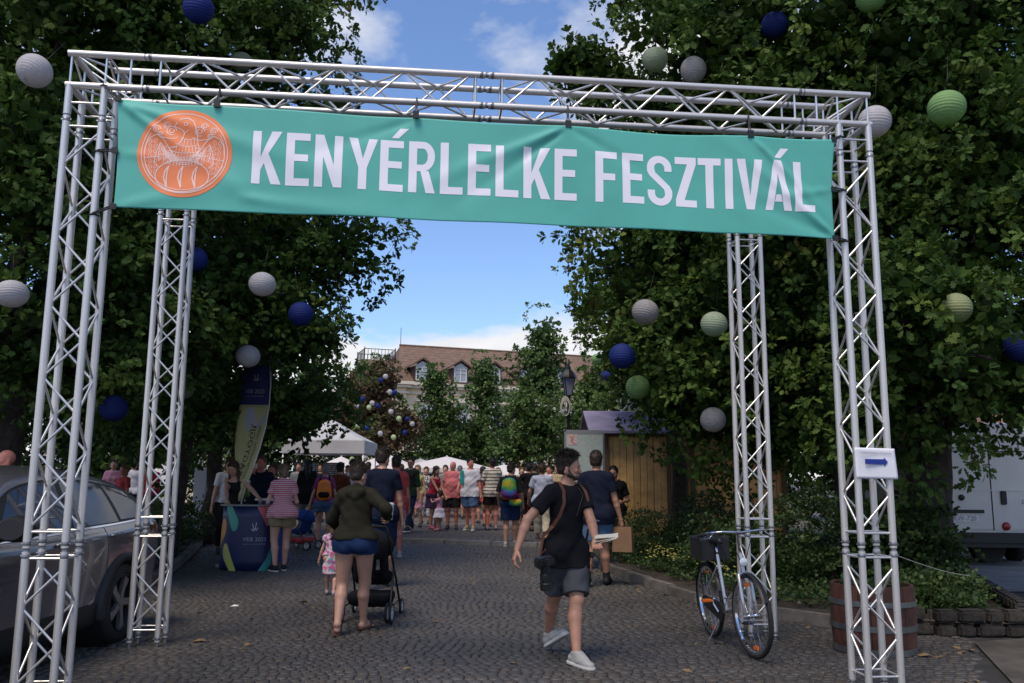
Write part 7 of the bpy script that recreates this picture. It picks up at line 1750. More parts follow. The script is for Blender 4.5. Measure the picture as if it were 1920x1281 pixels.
    if beard:
        BF = Field()
        for s_ in (-1, 1): BF.cone(HP(s_ * .0385, .004, .916), HP(s_ * .033, .012, .893), .006 * HS, .0125 * HS, .01).cone(HP(s_ * .033, .012, .893), HP(s_ * .013, .040, .880), .0125 * HS, .0115 * HS, .01)
        BF.cone(HP(-.01, .040, .881), HP(.01, .040, .881), .0125 * HS, .0125 * HS, .01); BF.cone(HP(-.017, .043, .901), HP(0, .0495, .9045), .0042 * HS, .0055 * HS, .006).cone(HP(.017, .043, .901), HP(0, .0495, .9045), .0042 * HS, .0055 * HS, .006)
        obj('beard', mesh_fields('beard', [(BF, [])], .0045, HAIRM['dark'], wrinkle=.001, k=.01, wscale=5), None, T)
    if fine or h <= .0125:
        for s_ in (-1, 1):
            c = HP(s_ * .0165, .0445, .9285); MB().lathe([(0, -1), (.5, -.86), (.86, -.5), (1, 0), (.86, .5), (.5, .86), (0, 1)], n=12).build('eye', M['eye_white'], T, smooth=True).matrix_local = Matrix.Translation(c) @ Matrix.Diagonal((.0075 * HS, .0056 * HS, .0034 * HS, 1))
            c = HP(s_ * .0165 + .0008, .0484, .9285); MB().lathe([(0, -1), (.7, -.7), (1, 0), (.7, .7), (0, 1)], n=12).build('iris', M['eye_dark'], T, smooth=True).matrix_local = Matrix.Translation(c) @ Matrix.Diagonal((.0036 * HS, .0028 * HS, .0036 * HS, 1))
            BF = Field(); BF.cone(HP(s_ * .008, .0505, .9415), HP(s_ * .026, .0455, .943), .0028 * HS, .0022 * HS, .002); obj('eyebrow', mesh_fields('eyebrow', [(BF, [])], .0028, HAIRM[hcol]), None, T)
    # shoes ---------------------------------------------------------------
    if shoes:
        sk_, sc = shoes[0], shoes[1]; smt = cloth('shoe_%s' % '_'.join('%02d' % int(q * 100) for q in sc), sc, .6); sole = shoes[2] if len(shoes) > 2 else None
        for i, (hj, kn, an, FF) in enumerate(J):
            dn = FF @ np.array([0, 0, -1.]); SFd = Field(); fl = an + FF @ S(0, 0, -.047)
            if sk_ in ('shoe', 'sneaker', 'boot'):
                SFd.cone(an + FF @ S(0, -.022, -.022), an + FF @ S(0, .03, -.022), .024 * H, .024 * H, .02); SFd.cone(an + FF @ S(0, .03, -.024), an + FF @ S(0, .090, -.032), .025 * H, .021 * H, .02); SFd.cone(an + FF @ S(0, -.004, .008), an + FF @ S(0, .050, -.016), .0255 * H, .0215 * H, .02)
                cuts = [(fl, dn), (an + FF @ S(0, -.01, .012 if sk_ != 'boot' else .05), FF @ np.array([0, -.22, 1.]))]
                if sk_ == 'boot': SFd.cone(an, an + (kn - an) * .2, .026 * H, .028 * H, .02)
            else:
                SFd.cone(an + FF @ S(0, -.024, -.046), an + FF @ S(0, .088, -.046), .024 * H, .027 * H, .01); cuts = [(fl + dn * .004, dn), (an + FF @ S(0, 0, -.040), FF @ np.array([0, 0, 1.]))]
            sh_ = obj('shoe' if sk_ != 'sandal' else 'sandal', mesh_fields('shoe', [(SFd, cuts)], .007 if (fine or h < .012) else .010, smt, wrinkle=.0012 if sk_ == 'sneaker' else 0, k=.01, wscale=3), None, T)
            if sole:
                QF = Field(); QF.cone(an + FF @ S(0, -.026, -.044), an + FF @ S(0, .035, -.044), .0265 * H, .025 * H, .01).cone(an + FF @ S(0, .035, -.044), an + FF @ S(0, .092, -.044), .025 * H, .0245 * H, .01)
                obj('sole', mesh_fields('sole', [(QF, [(fl + dn * .006, dn), (an + FF @ S(0, 0, -.034), FF @ np.array([0, -.04, 1.]))])], .006, cloth('sole_%d' % int(sole[0] * 100), sole, .6), k=.01), None, sh_)
            if sk_ == 'sandal':
                MB().tube([an + FF @ S(-.026, .045, -.044), an + FF @ S(-.018, .052, -.018), an + FF @ S(.0, .056, -.010), an + FF @ S(.018, .052, -.018), an + FF @ S(.026, .045, -.044)], .0055 * H, 8).build('sandal_strap', smt, sh_, smooth=True)
    T['H'] = H
    del T['H']
    return dict(T=T, TP=TP, HP=HP, J=J, A=A, TF=TF, HF=HF, H=H, HS=HS, toW=lambda p: Vector(rotz(rz) @ np.array(p, float) + np.array([x, y, z0])), S=S, rz=rz)
M['eye_white'] = mat('eye_white', (.36, .33, .30), .35); M['eye_dark'] = mat('dark_iris', (.02, .014, .01), .2)
def thing_at(name, label, cat, W, rz=0.0, group=None): T = empty(name, W, rz); tag(T, label, cat, group); return T
def xw(u, d): return (u - 960) / 1644.4 * d + .0012 * d
walkA = [(-.060, .13, .047, 4, 0), (.060, -.13, .075, -4, -32)]; walkB = [(-.060, -.12, .075, 4, -32), (.060, .13, .047, -4, 0)]
K = {k: cloth(k, c) for k, c in dict(black_tee=(.010, .010, .012), navy_tee=(.009, .012, .028), olive_hoodie=(.022, .020, .013), grey_denim=(.075, .078, .088), blue_denim=(.013, .030, .085), pale_denim=(.07, .13, .24), khaki=(.23, .17, .10), coral=(.62, .19, .20), coral_red=(.50, .075, .075), white_cotton=(.66, .65, .70), pale_blue=(.42, .46, .60), dark_cloth=(.018, .017, .017), rust=(.11, .032, .014), purple_skirt=(.045, .022, .055), wine_red=(.30, .018, .035), pink_cotton=(.58, .26, .34), tulle=(.72, .68, .74), green_dark=(.012, .030, .018), cream=(.52, .46, .36), royal_blue=(.015, .05, .20), violet_tee=(.22, .05, .16), teal=(.02, .36, .30), grey_cotton=(.20, .20, .20), sand=(.36, .28, .17), burgundy=(.10, .012, .02), denim_dark=(.015, .028, .065)).items()}
CLM['red_white_stripes'] = None; del CLM['red_white_stripes']
rw = stripes('red_white_stripes', (.50, .055, .09), (.50, .40, .42), .030, .5); bw = stripes('cream_black_stripes', (.56, .52, .45), (.05, .05, .055), .085, .68)
floral = patches('floral_print', [(.50, .12, .22), (.55, .45, .50), (.35, .10, .28), (.12, .30, .28), (.60, .40, .45)], 32, 'cells'); mono = patches('black_white_print', [(.6, .58, .55), (.04, .04, .04), (.5, .48, .46), (.10, .10, .10)], 26, 'cells')
rainbow = patches('rainbow_tie_dye', [(.45, .03, .02), (.55, .16, .02), (.50, .40, .03), (.05, .28, .06), (.02, .09, .30), (.14, .02, .18)], 1.1, 'rings')
# ------------------------------------------------ the walking man with the camera
hx_, hy_ = .47, 7.62
man = person('bearded man in black T-shirt and grey shorts striding past with a camera at his hip', hx_, hy_, -146, 1.77, g=.93, lean=3, side=0, head=(42, 4), drop=.020,
    world_hands=[(.70, 7.29, 1.02), (.055, 7.36, .935)], world_feet=[(.545, 7.36, .098, -139, 6), (.345, 7.98, .155, -132, -30)],
    poles={'a0': (-1, -.5, -.8), 'a1': (1, -.8, -.1), 'p0': (.5, 0.3, 1.0), 't0': (0.6, 1, .4), 'p1': (-1, .3, .2), 't1': (0, 1, -.2)}, top=('tee', K['black_tee'], .455, .62, .017, .006), bottom=('shorts', K['grey_denim'], .88, .012), hair=('thick', 'dark'), sk='tan', beard=True, shoes=('sneaker', (.36, .35, .33), (.5, .49, .46)), fine=True, curl=[.35, .75], seed=2)
M['leather'] = mat('brown_leather_strap', (.14, .05, .025), .55, noise=.3)
def ribbon(pts, wd, th, name, m, parent, nrm_=None):
    "flat strap through points"
    P = [Vector(q) for q in pts]; V = []; k = len(P)
    for i, q in enumerate(P):
        t = (P[min(i + 1, k - 1)] - P[max(i - 1, 0)]).normalized(); n_ = Vector(nrm_[i] if nrm_ else (0, 1, 0)); s_ = t.cross(n_).normalized(); n2 = s_.cross(t).normalized()
        V += [q - s_ * wd / 2 - n2 * th / 2, q + s_ * wd / 2 - n2 * th / 2, q + s_ * wd / 2 + n2 * th / 2, q - s_ * wd / 2 + n2 * th / 2]
    b = MB(); b.add(V, [(i * 4 + j, i * 4 + (j + 1) % 4, (i + 1) * 4 + (j + 1) % 4, (i + 1) * 4 + j) for i in range(k - 1) for j in range(4)] + [(0, 1, 2, 3), ((k - 1) * 4 + 3, (k - 1) * 4 + 2, (k - 1) * 4 + 1, (k - 1) * 4)]); return b.build(name, m, parent, smooth=True, auto=40)
TPm = man['TP']; Wm = man['toW']
har = thing_at('camera_harness', 'brown leather camera strap harness over the shoulders of the walking man', 'strap', Wm(TPm(0, 0, .8)))
def hl(p): return Wm(p) - Vector(har.location)
FWm = Vector(rotz(man['rz']) @ (man['TF'] @ np.array([0, 1., 0]))); UPm = Vector((0, 0, 1))
for s_, low in ((1, [(.135, .00, .60), (.145, -.005, .51)]), (-1, [(-.135, .0, .60), (-.13, -.02, .50)])):
    pts = [(s_ * .050, -.072, .74), (s_ * .056, -.055, .81), (s_ * .056, -.020, .8555), (s_ * .058, .020, .852), (s_ * .066, .060, .815), (s_ * .075, .078, .76), (s_ * .092, .068, .70), (s_ * .110, .040, .65)] + low
    nr = [FWm * -1, FWm * -.6 + UPm, UPm, UPm, FWm + UPm, FWm, FWm, FWm + Vector(rotz(man['rz']) @ np.array([s_, 0, 0])), Vector(rotz(man['rz']) @ np.array([s_ * 1., 0, 0])), Vector(rotz(man['rz']) @ np.array([s_ * 1., 0, 0]))]
    ribbon([hl(TPm(*q)) for q in pts], .030, .005, 'strap', M['leather'], har, nr)
def camera_thing(W, tilt, label, s=1.0, rz=0):
    T = thing_at('photo_camera', label, 'camera', W, rz); T.rotation_euler = tilt; T.scale = (s, s, s)
    MB().box((0, 0, 0), (.135, .06, .095)).build('camera_body', M['black_plastic'], T, bevel=.012); MB().box((0, .0, .058), (.055, .05, .04)).build('viewfinder', M['black_plastic'], T, bevel=.01); MB().box((-.052, -.01, 0), (.035, .075, .09)).build('grip', M['rubber'], T, bevel=.012)
    MB().lathe([(0, 0), (.036, 0), (.038, -.03), (.036, -.07), (.042, -.075), (.042, -.135), (.046, -.14), (.048, -.19), (.043, -.19), (.040, -.15), (0, -.15)], (0, -.02, 0), 24, Matrix.Rotation(-math.pi / 2, 4, 'X')).build('lens', M['black_plastic'], T, smooth=True, auto=35)
    MB().lathe([(.0425, -.078), (.0432, -.081), (.0432, -.118), (.0425, -.121)], (0, -.02, 0), 24, Matrix.Rotation(-math.pi / 2, 4, 'X')).build('zoom_ring', M['rubber'], T, smooth=True)
    return T
cp = at(1021, 1052, 7.30)
cam1 = camera_thing(cp, (R(98), R(-8), R(20)), 'black camera with long lens hanging lens-down at the right hip of the walking man', 1.12); 
cam2 = camera_thing(at(1101, 1040, 7.72), (R(80), 0, R(-40)), 'second black camera half hidden behind the left hip of the walking man', .85)
ribbon([Wm(TPm(.145, -.005, .51)) - Vector(har.location), cp + Vector((.01, .03, .09)) - Vector(har.location)], .012, .004, 'strap_end', M['leather'], har, [(1, 0, 0), (1, 0, 0)])
MB().tube([hl(TPm(-.03, .03, .850)), hl(TPm(-.038, .078, .80)), hl(TPm(-.005, .092, .74)), hl(TPm(.01, .094, .70))], .0022, 5).build('neck_cord', M['black_plastic'], har)
wl = Wm(man['A'][0][2]); bkT = thing_at('folded_papers', 'folded white papers held in the left hand of the walking man', 'papers', wl + Vector((.085, -.035, .012)), R(-20))
for q, (rx_, ry_) in enumerate(((.05, -.30), (.0, -.20), (-.10, -.08))):
    o = MB().box((0, 0, 0), (.19, .13, .004)).build('sheet', M['sheet'] if 'sheet' in M else M.setdefault('sheet', mat('cream_paper_sheet', (.62, .58, .48), .7)), bkT); o.rotation_euler = (rx_ + .25, ry_, .12 * q); o.location = (0, 0, .012 * q)
# ------------------------------------------------ the woman with the stroller
wx, wy = -1.54, 8.78
wom = person('woman in olive hoodie and frayed denim shorts walking away with a paper cup', wx, wy, 3, 1.67, female=True, lean=4, head=(-32, 6), drop=.008,
    world_feet=[(-1.655, 8.64, .125, 6, -42), (-1.47, 9.02, .085, -28, 0)], world_hands=[(-1.76, 9.13, .98), (-1.235, 8.86, 1.125)],
    poles={'a0': (-1, -.6, -.6), 'a1': (1, -.6, -.9), 'p1': (-1, .2, .2), 't1': (0, 0, 1)}, top=('hoodie', K['olive_hoodie'], .545, 1.92, .022, .018), bottom=('shorts', K['blue_denim'], .19, .010), hair=('short', 'dark'), sk='fair', shoes=('sandal', (.10, .05, .035)), fine=True, curl=[.8, .95], g=1.06, seed=5)
b = MB(); hjl = wom['J']
for hj, kn, an, FF in hjl:                                              # frayed white threads of the cut-off shorts
    for q in range(34):
        a = q / 34 * 2 * math.pi; e = hj + (kn - hj) * .195; r_ = .112; d = _n(kn - hj); o1 = _n(np.cross(d, [0, 1, 0])); o2 = np.cross(d, o1); p = e + o1 * r_ * math.cos(a) + o2 * r_ * math.sin(a) * .96
        b.tube([p - d * .006, p + d * (.012 + .012 * random.random()) + o1 * .004], .0022, 4)
tag(b.build('frayed_threads', K['white_cotton'], wom['T']), kind='stuff')
cw = wom['toW'](wom['A'][1][2]) + Vector((.012, .055, .045)); cup = thing_at('paper_cup', 'white takeaway paper cup with lid in the raised right hand of the woman', 'cup', cw)
M['cup_white'] = mat('white_cup', (.66, .65, .62), .5, noise=.05)
MB().lathe([(0, -.07), (.030, -.07), (.043, .075), (0, .075)], n=24).build('cup_wall', M['cup_white'], cup, smooth=True, auto=40); MB().lathe([(.046, .072), (.047, .084), (.041, .088), (.040, .098), (0, .098)], n=24).build('lid', M['cup_white'], cup, smooth=True, auto=40)
# stroller
M['stroller_cloth'] = cloth('black_stroller_cloth', (.012, .012, .014)); 
def stroller(label, x, y, rz, m, m2, s=1.0):
    T = thing_at('stroller', label, 'stroller', (x, y, gz(y) + .012), rz); T.scale = (s, s, s)
    for sx_ in (-1, 1):
        b = MB(); b.tube([(sx_ * .22, -.36, 1.0), (sx_ * .23, -.20, .80), (sx_ * .24, .10, .45), (sx_ * .25, .34, .12)], .012, 8); b.tube([(sx_ * .24, .0, .56), (sx_ * .26, -.20, .25), (sx_ * .27, -.30, .12)], .012, 8); b.tube([(sx_ * .26, -.30, .14), (sx_ * .25, .32, .16)], .008, 6); b.build('frame_side', M['black_plastic'], T, smooth=True)
        for yy_, rr in ((-.32, .105), (.34, .085)):
            for dx in (-.022, .022) if yy_ < 0 else (0,):
                w_ = bpy.data.objects.new('wheel', None); col.objects.link(w_); w_.parent = T; w_.location = (sx_ * (.27 + (dx if dx else 0)), yy_, rr); w_.rotation_euler = (0, math.pi / 2, 0)
                MB().lathe([(rr * .72, -.012), (rr * .93, -.014), (rr, -.006), (rr, .006), (rr * .93, .014), (rr * .72, .012)], n=24).build('tyre', M['rubber'], w_, smooth=True, auto=50); b = MB(); b.lathe([(rr * .74, -.009), (rr * .62, -.011), (rr * .60, .011), (rr * .74, .009)], n=24); b.tube([(0, 0, -.016), (0, 0, .016)], rr * .2, 10)
                for q in range(5): a = q * 2 * math.pi / 5; b.tube([(0, 0, 0), (rr * .66 * math.cos(a), rr * .66 * math.sin(a), 0)], rr * .07, 5)
                b.build('rim', M['cup_white'], w_, smooth=True, auto=50)
    MB().tube([(-.22, -.36, 1.0), (0, -.38, 1.02), (.22, -.36, 1.0)], .016, 8).build('handle', M['rubber'], T, smooth=True)
    Fd = Field(); Fd.cone((-.14, .05, .42), (.14, .05, .42), .07, .07, .03, 1).cone((-.14, .16, .44), (.14, .16, .44), .06, .06, .04).cone((-.15, -.05, .46), (-.15, -.16, .76), .05, .05, .05).cone((.15, -.05, .46), (.15, -.16, .76), .05, .05, .05).cone((0, -.05, .46), (0, -.16, .76), .06, .06, .05)
    obj('seat', mesh_fields('seat', [(Fd, [])], .016, m, wrinkle=.004, k=.03), None, T)
    Fd = Field(); Fd.ell((0, -.04, .76), (.235, .27, .20), .02); obj('canopy', mesh_fields('canopy', [(Fd, [((0, 0, .70), (0, .25, -1))])], .016, m, wrinkle=.003), None, T)
    Fd = Field(); Fd.cone((-.15, 0, .22), (.15, 0, .22), .10, .10, .02).cone((-.15, .15, .23), (.15, .15, .23), .08, .08, .05).cone((-.15, -.14, .24), (.15, -.14, .24), .09, .09, .05)
    obj('basket', mesh_fields('basket', [(Fd, [((0, 0, .28), (0, 0, 1))])], .016, m2, wrinkle=.004), None, T); return T
stroller('black stroller with pale wheels pushed by the woman in the olive hoodie', -1.50, 9.70, R(-4), M['stroller_cloth'], M['stroller_cloth'], .98)
stroller('blue and red stroller parked by the striped shirt girl', xw(572, 17.6), 17.6, R(70), K['royal_blue'], K['coral_red'], .8)
def back_wear(pr, m, m2, w_, hgt, dep, zc, name='backpack', label='', strap=None):
    TP, TF = pr['TP'], pr['TF']; c = TP(0, -.085 - dep / 2 / pr['H'] * .6, zc); W = pr['toW'](c); T = thing_at(name, label, 'backpack', W, pr['rz']); Fd = Field()
    a = np.array([0, 0, hgt / 2 - w_ * .42]); Fd.cone(-a + np.array([-w_ * .22, 0, 0]), a + np.array([-w_ * .18, 0, 0]), w_ * .30, w_ * .26, .04, dep / w_ * 1.2).cone(-a + np.array([w_ * .22, 0, 0]), a + np.array([w_ * .18, 0, 0]), w_ * .30, w_ * .26, .04, dep / w_ * 1.2).cone(-a, a, w_ * .40, w_ * .34, .04, dep / w_ * 1.1)
    obj('bag', mesh_fields('bag', [(Fd, [])], .014, m, wrinkle=.003), None, T)
    Fd = Field(); Fd.cone((-w_ * .2, -dep * .5, -hgt * .22), (w_ * .2, -dep * .5, -hgt * .22), w_ * .2, w_ * .2, .02, .5); obj('pocket', mesh_fields('pocket', [(Fd, [])], .014, m2), None, T)
    off = Vector(c)
    for s_ in (-1, 1):
        pts = [TP(s_ * .05, -.075, zc + .06), TP(s_ * .055, -.045, .835), TP(s_ * .056, .0, .858), TP(s_ * .06, .05, .82), TP(s_ * .075, .075, .75), TP(s_ * .09, .03, .66)]
        ribbon([Vector(q) - off for q in pts], .035, .008, 'shoulder_strap', strap or m2, T, [(0, -1, 0), (0, -1, .6), (0, 0, 1), (0, 1, 1), (0, 1, 0), (s_, .5, 0)])
    return T
P_ = person
# ------------------------------------------------ toddler by the woman
P_('small girl in a pink floral dress walking beside the woman with the cup', xw(628, 11.3), 11.3, 5, .90, child=True, female=True, top=('dress', floral, .56, .3, .012, .01, .30), hair=('bob', 'light_brown'), hands=[(-.2, .05, .42), (.19, .02, .5)], feet=walkA, sk='fair', shoes=('shoe', (.40, .30, .32)), h=.010, seed=7)
# ------------------------------------------------ people near the counter
P_('woman with long brown hair and a black tank top leaning over the promotion counter', xw(447, 14.75), 14.75, 172, 1.72, female=True, lean=13, head=(-10, 12), world_hands=[(xw(496, 14.3), 14.25, gz(14) + 1.06), (xw(432, 14.3), 14.2, gz(14) + 1.06)], top=('tank', K['dark_cloth'], .52, 0, .008), bottom=('shorts', K['denim_dark'], .5), hair=('long', 'brown'), sk='fair', h=.012, poles={'a0': (-1, -.4, -.5), 'a1': (1, -.4, -.5)}, seed=8)
p8 = P_('man in a navy T-shirt drinking from a small cup behind the beach flag', xw(489, 15.9), 15.9, 178, 1.80, g=1.12, head=(0, -4), hands=[(-.16, .05, .50), (.03, .10, .865)], top=('tee', K['navy_tee'], .47, .6, .016), bottom=('shorts', K['denim_dark'], .8), hair=('short', 'light_brown'), sk='red', h=.013, curl=.9, seed=9)
T = thing_at('small_cup', 'small white cup at the mouth of the man behind the beach flag', 'cup', p8['toW'](p8['A'][1][2]) + Vector((.02, -.04, .06))); MB().lathe([(0, -.04), (.026, -.04), (.035, .045), (.032, .045), (0, .03)], n=16).build('cup_wall', M['cup_white'], T, smooth=True, auto=40)
P_('person in a white shirt bending behind the long haired woman at the counter', xw(428, 16.6), 16.6, -150, 1.78, lean=10, top=('tee', K['white_cotton'], .5, .6, .016), bottom=('trousers', K['dark_cloth'], 1.85), hair=('short', 'brown'), seed=10)
P_('girl in a red and white striped T-shirt and khaki shorts standing at the counter', xw(533, 13.9), 13.9, 22, 1.66, female=True, lean=4, head=(12, 14), hands=[(-.12, .13, .56), (.10, .15, .58)], feet=[(-.05, -.03, .047, 20, 0), (.045, .05, .047, -4, 0)], top=('tee', rw, .49, .55, .022, .02), bottom=('shorts', K['khaki'], .45, .016), hair=('bob', 'light_brown'), sk='fair', shoes=('sneaker', (.02, .02, .022), (.5, .5, .5)), h=.011, seed=11)
P_('woman in a navy top with bare arms between the counter and the striped shirt girl', xw(512, 16.2), 16.2, 160, 1.66, female=True, top=('tee', K['navy_tee'], .5, .5, .014), bottom=('skirt', K['wine_red'], .36), hair=('bob', 'brown'), sk='red', shoes=('sandal', (.03, .02, .02)), seed=12)
P_('person in a long dark coat standing under the white tent', xw(577, 20.6), 20.6, 10, 1.72, g=1.1, lean=3, top=('tee', K['dark_cloth'], .40, 1.9, .022), bottom=('trousers', K['grey_cotton'], 1.85), hair=('long', 'black'), sk='tan', female=True, seed=13)
p12 = P_('grey haired woman in a violet T-shirt with an orange backpack', xw(610, 18.3), 18.3, 8, 1.66, female=True, g=1.1, hands=[(-.19, .04, .47), (.17, .03, .46)], top=('tee', K['violet_tee'], .52, .6, .016), bottom=('shorts', K['pale_denim'], .42, .01), hair=('short', 'grey'), sk='fair', shoes=('shoe', (.08, .08, .1), (.5, .5, .5)), h=.013, seed=14)
M['orange_nylon'] = mat('orange_nylon', (.75, .20, .015), .55, noise=.12, nscale=10)
back_wear(p12, M['orange_nylon'], K['black_tee'], .30, .46, .16, .69, label='bright orange backpack on the grey haired woman', strap=K['black_tee'])
P_('person in a rust brown shirt with a dark hair bun right of the orange backpack', xw(638, 19.0), 19.0, 0, 1.70, g=1.05, female=True, top=('tee', K['rust'], .49, .95, .022), bottom=('shorts', K['denim_dark'], .7, .015), hair=('bun', 'black'), sk='tan', seed=15)
P_('young man in a white T-shirt looking down behind the rust brown shirt', xw(664, 21), 21, 140, 1.72, head=(20, 22), hands=[(-.08, .15, .60), (.08, .15, .60)], top=('tee', K['white_cotton'], .49, .6, .018), bottom=('trousers', K['denim_dark'], 1.85), hair=('thick', 'brown'), sk='fair', seed=16)
p4 = P_('tall man in navy T-shirt and dark shorts right beside the olive hoodie', xw(716, 12.0), 12.0, 6, 1.87, g=1.06, head=(-30, 6), hands=[(-.16, .04, .46), (.155, .06, .47)], feet=walkB, top=('tee', K['navy_tee'], .47, .62, .018), bottom=('shorts', K['denim_dark'], .97, .016), hair=('thick', 'dark'), sk='fair', shoes=('sneaker', (.35, .34, .33)), h=.012, poles={'a1': (1, -.9, 0)}, seed=17)
P_('man in a coral red T-shirt seen over the shoulder of the tall man in navy', xw(742, 16.2), 16.2, 25, 1.82, g=1.15, top=('tee', K['coral_red'], .47, .6, .018), bottom=('shorts', K['pink_cotton'], .6, .012), hair=('short', 'dark'), sk='red', shoes=('sneaker', (.30, .30, .30), (.5, .5, .5)), seed=18)
p6 = P_('man with sunglasses and a dark green shirt carrying a navy bag', xw(770, 21.6), 21.6, 150, 1.80, head=(20, 0), top=('tee', K['green_dark'], .48, 1.2, .018), bottom=('trousers', K['denim_dark'], 1.85, .006), hair=('short', 'black'), sk='tan', shoes=('sneaker', (.03, .03, .03), (.55, .55, .55)), feet=walkA, h=.012, seed=19)
b = MB(); 
for s_ in (-1, 1): b.tube([p6['HP'](s_ * .005, .054, .929), p6['HP'](s_ * .03, .050, .929)], .011, 8); b.tube([p6['HP'](s_ * .03, .05, .929), p6['HP'](s_ * .046, .0, .929)], .003, 5)
b.build('sunglasses', M['black_plastic'], p6['T'])
back_wear(p6, K['royal_blue'], K['purple_skirt'], .28, .42, .14, .62, label='navy and purple rucksack of the man with sunglasses')
P_('woman in a yellow green vest half hidden right of the man with sunglasses', xw(783, 24), 24, 170, 1.66, female=True, top=('tank', cloth('lime_cotton', (.35, .42, .10)), .5, 0, .01), bottom=('skirt', K['pink_cotton'], .30), hair=('bob', 'blond'), sk='fair', seed=20)
P_('woman in a black and white patterned top standing behind the purple skirt', xw(799, 25.6), 25.6, 175, 1.62, female=True, top=('tee', mono, .50, .7, .02), bottom=('trousers', K['white_cotton'], 1.6), hair=('bun', 'light_brown'), sk='fair', seed=21)
P_('woman in a wine red tank top and purple skirt reaching towards the little girl', xw(813, 22.9), 22.9, -125, 1.62, g=1.18, female=True, lean=6, head=(0, 8), hands=[(-.06, .22, .50), (.04, .24, .48)], top=('tank', K['wine_red'], .53, 0, .010), bottom=('skirt', K['purple_skirt'], .33, .01), hair=('long', 'dark'), sk='tan', shoes=('shoe', (.35, .10, .12)), seed=22)
P_('little girl in a pink top and white tulle skirt holding the hands of the woman', xw(825, 22.3), 22.3, 60, .95, child=True, female=True, hands=[(-.13, .18, .80), (.10, .20, .80)], top=('tee', K['pink_cotton'], .54, .4, .010), bottom=('skirt', K['tulle'], .34, .02), hair=('bun', 'brown'), sk='fair', shoes=('shoe', (.50, .20, .25)), h=.010, seed=23)
P_('bald man in a coral pink polo shirt and dark shorts facing the camera', xw(849, 23.0), 23.0, 176, 1.75, g=1.30, head=(-12, 0), hands=[(-.17, .05, .47), (.175, .03, .46)], top=('polo', K['coral'], .455, .6, .02), bottom=('shorts', K['dark_cloth'], .85, .014), hair=('bald', 'brown'), sk='red', shoes=('shoe', (.05, .04, .04)), h=.012, seed=24)
p19 = P_('man in a white T-shirt and jean shorts with a turquoise bag strap on his shoulder', xw(882, 22.6), 22.6, 168, 1.82, g=1.18, head=(40, 0), hands=[(-.17, .03, .46), (.17, .06, .56)], top=('tee', K['white_cotton'], .46, .65, .022), bottom=('shorts', K['pale_denim'], .85, .014), hair=('short', 'black'), sk='red', shoes=('sneaker', (.30, .25, .16), (.6, .6, .6)), feet=[(-.07, .07, .047, 8, 0), (.05, -.06, .047, -10, 0)], h=.012, seed=25)
T = thing_at('turquoise_bag', 'turquoise cloth bag hanging over the right shoulder of the man in white', 'bag', p19['toW'](p19['TP'](.10, .085, .74)), p19['rz']); Fd = Field(); Fd.cone((0, 0, .12), (0, 0, -.16), .05, .055, .02, .35); obj('cloth', mesh_fields('cloth', [(Fd, [])], .012, K['teal'], wrinkle=.003), None, T)
P_('man in a cream and black striped T-shirt seen from behind', xw(923, 22.8), 22.8, 12, 1.82, g=1.12, hands=[(-.18, .04, .48), (.13, .10, .50)], top=('tee', bw, .46, .75, .024), bottom=('shorts', K['dark_cloth'], .72, .016), hair=('short', 'black'), sk='red', shoes=('sneaker', (.22, .20, .22)), h=.012, seed=26)
p21 = P_('walker in black top and blue shorts wearing a rainbow tie-dyed backpack', xw(957, 18.55), 18.55, -8, 1.71, head=(-35, 12), hands=[(-.15, .06, .52), (.15, .06, .50)], feet=[(-.05, -.03, .047, 5, 0), (.05, .10, .047, -5, 0)], top=('tee', K['dark_cloth'], .50, .9, .018), bottom=('shorts', K['blue_denim'], .85, .018), hair=('thick', 'dark'), sk='fair', shoes=('sneaker', (.40, .40, .42), (.5, .5, .5)), h=.012, seed=27)
back_wear(p21, rainbow, rainbow, .34, .50, .17, .70, label='rainbow tie-dyed backpack worn by the walker in blue shorts', strap=K['black_tee'])
T = thing_at('hip_bag', 'multicoloured hip bag hanging below the rainbow backpack', 'bag', p21['toW'](p21['TP'](.08, -.10, .53)), p21['rz']); Fd = Field(); Fd.cone((-.07, 0, 0), (.07, 0, 0), .075, .07, .02, .6); obj('bag', mesh_fields('bag', [(Fd, [])], .012, rainbow), None, T)
P_('man in a pale blue T-shirt and cream trousers walking away', xw(1016, 19.3), 19.3, -6, 1.72, g=1.08, hands=[(-.18, .10, .52), (.17, .02, .46)], feet=walkA, top=('tee', K['pale_blue'], .46, .62, .022), bottom=('trousers', K['cream'], 1.7, .014), hair=('short', 'brown'), sk='tan', shoes=('shoe', (.06, .03, .03)), h=.012, seed=28)
P_('person in black with a raised arm left of the man in pale blue', xw(991, 22.4), 22.4, 20, 1.70, hands=[(-.05, .2, .80), (.22, .12, .78)], top=('tee', K['black_tee'], .48, .9, .02), bottom=('trousers', K['dark_cloth'], 1.85), hair=('short', 'black'), sk='tan', seed=29)
P_('woman with a red rucksack strap and pale top in the crowd beside the map board', xw(1046, 22), 22, 150, 1.68, female=True, top=('tee', K['sand'], .50, .5, .016), bottom=('trousers', K['wine_red'], 1.7), hair=('bob', 'blond'), sk='fair', seed=30)
p25 = P_('large man in navy T-shirt walking away beside the map board', xw(1118, 12.4), 12.4, -16, 1.86, g=1.14, hands=[(-.17, .02, .46), (.185, .05, .45)], feet=[(-.055, -.10, .06, 5, -20), (.055, .10, .047, -5, 0)], top=('tee', K['navy_tee'], .455, .62, .020), bottom=('shorts', K['pale_denim'], .80, .014), hair=('short', 'dark'), sk='tan', shoes=('boot', (.025, .025, .027)), h=.012, seed=31)
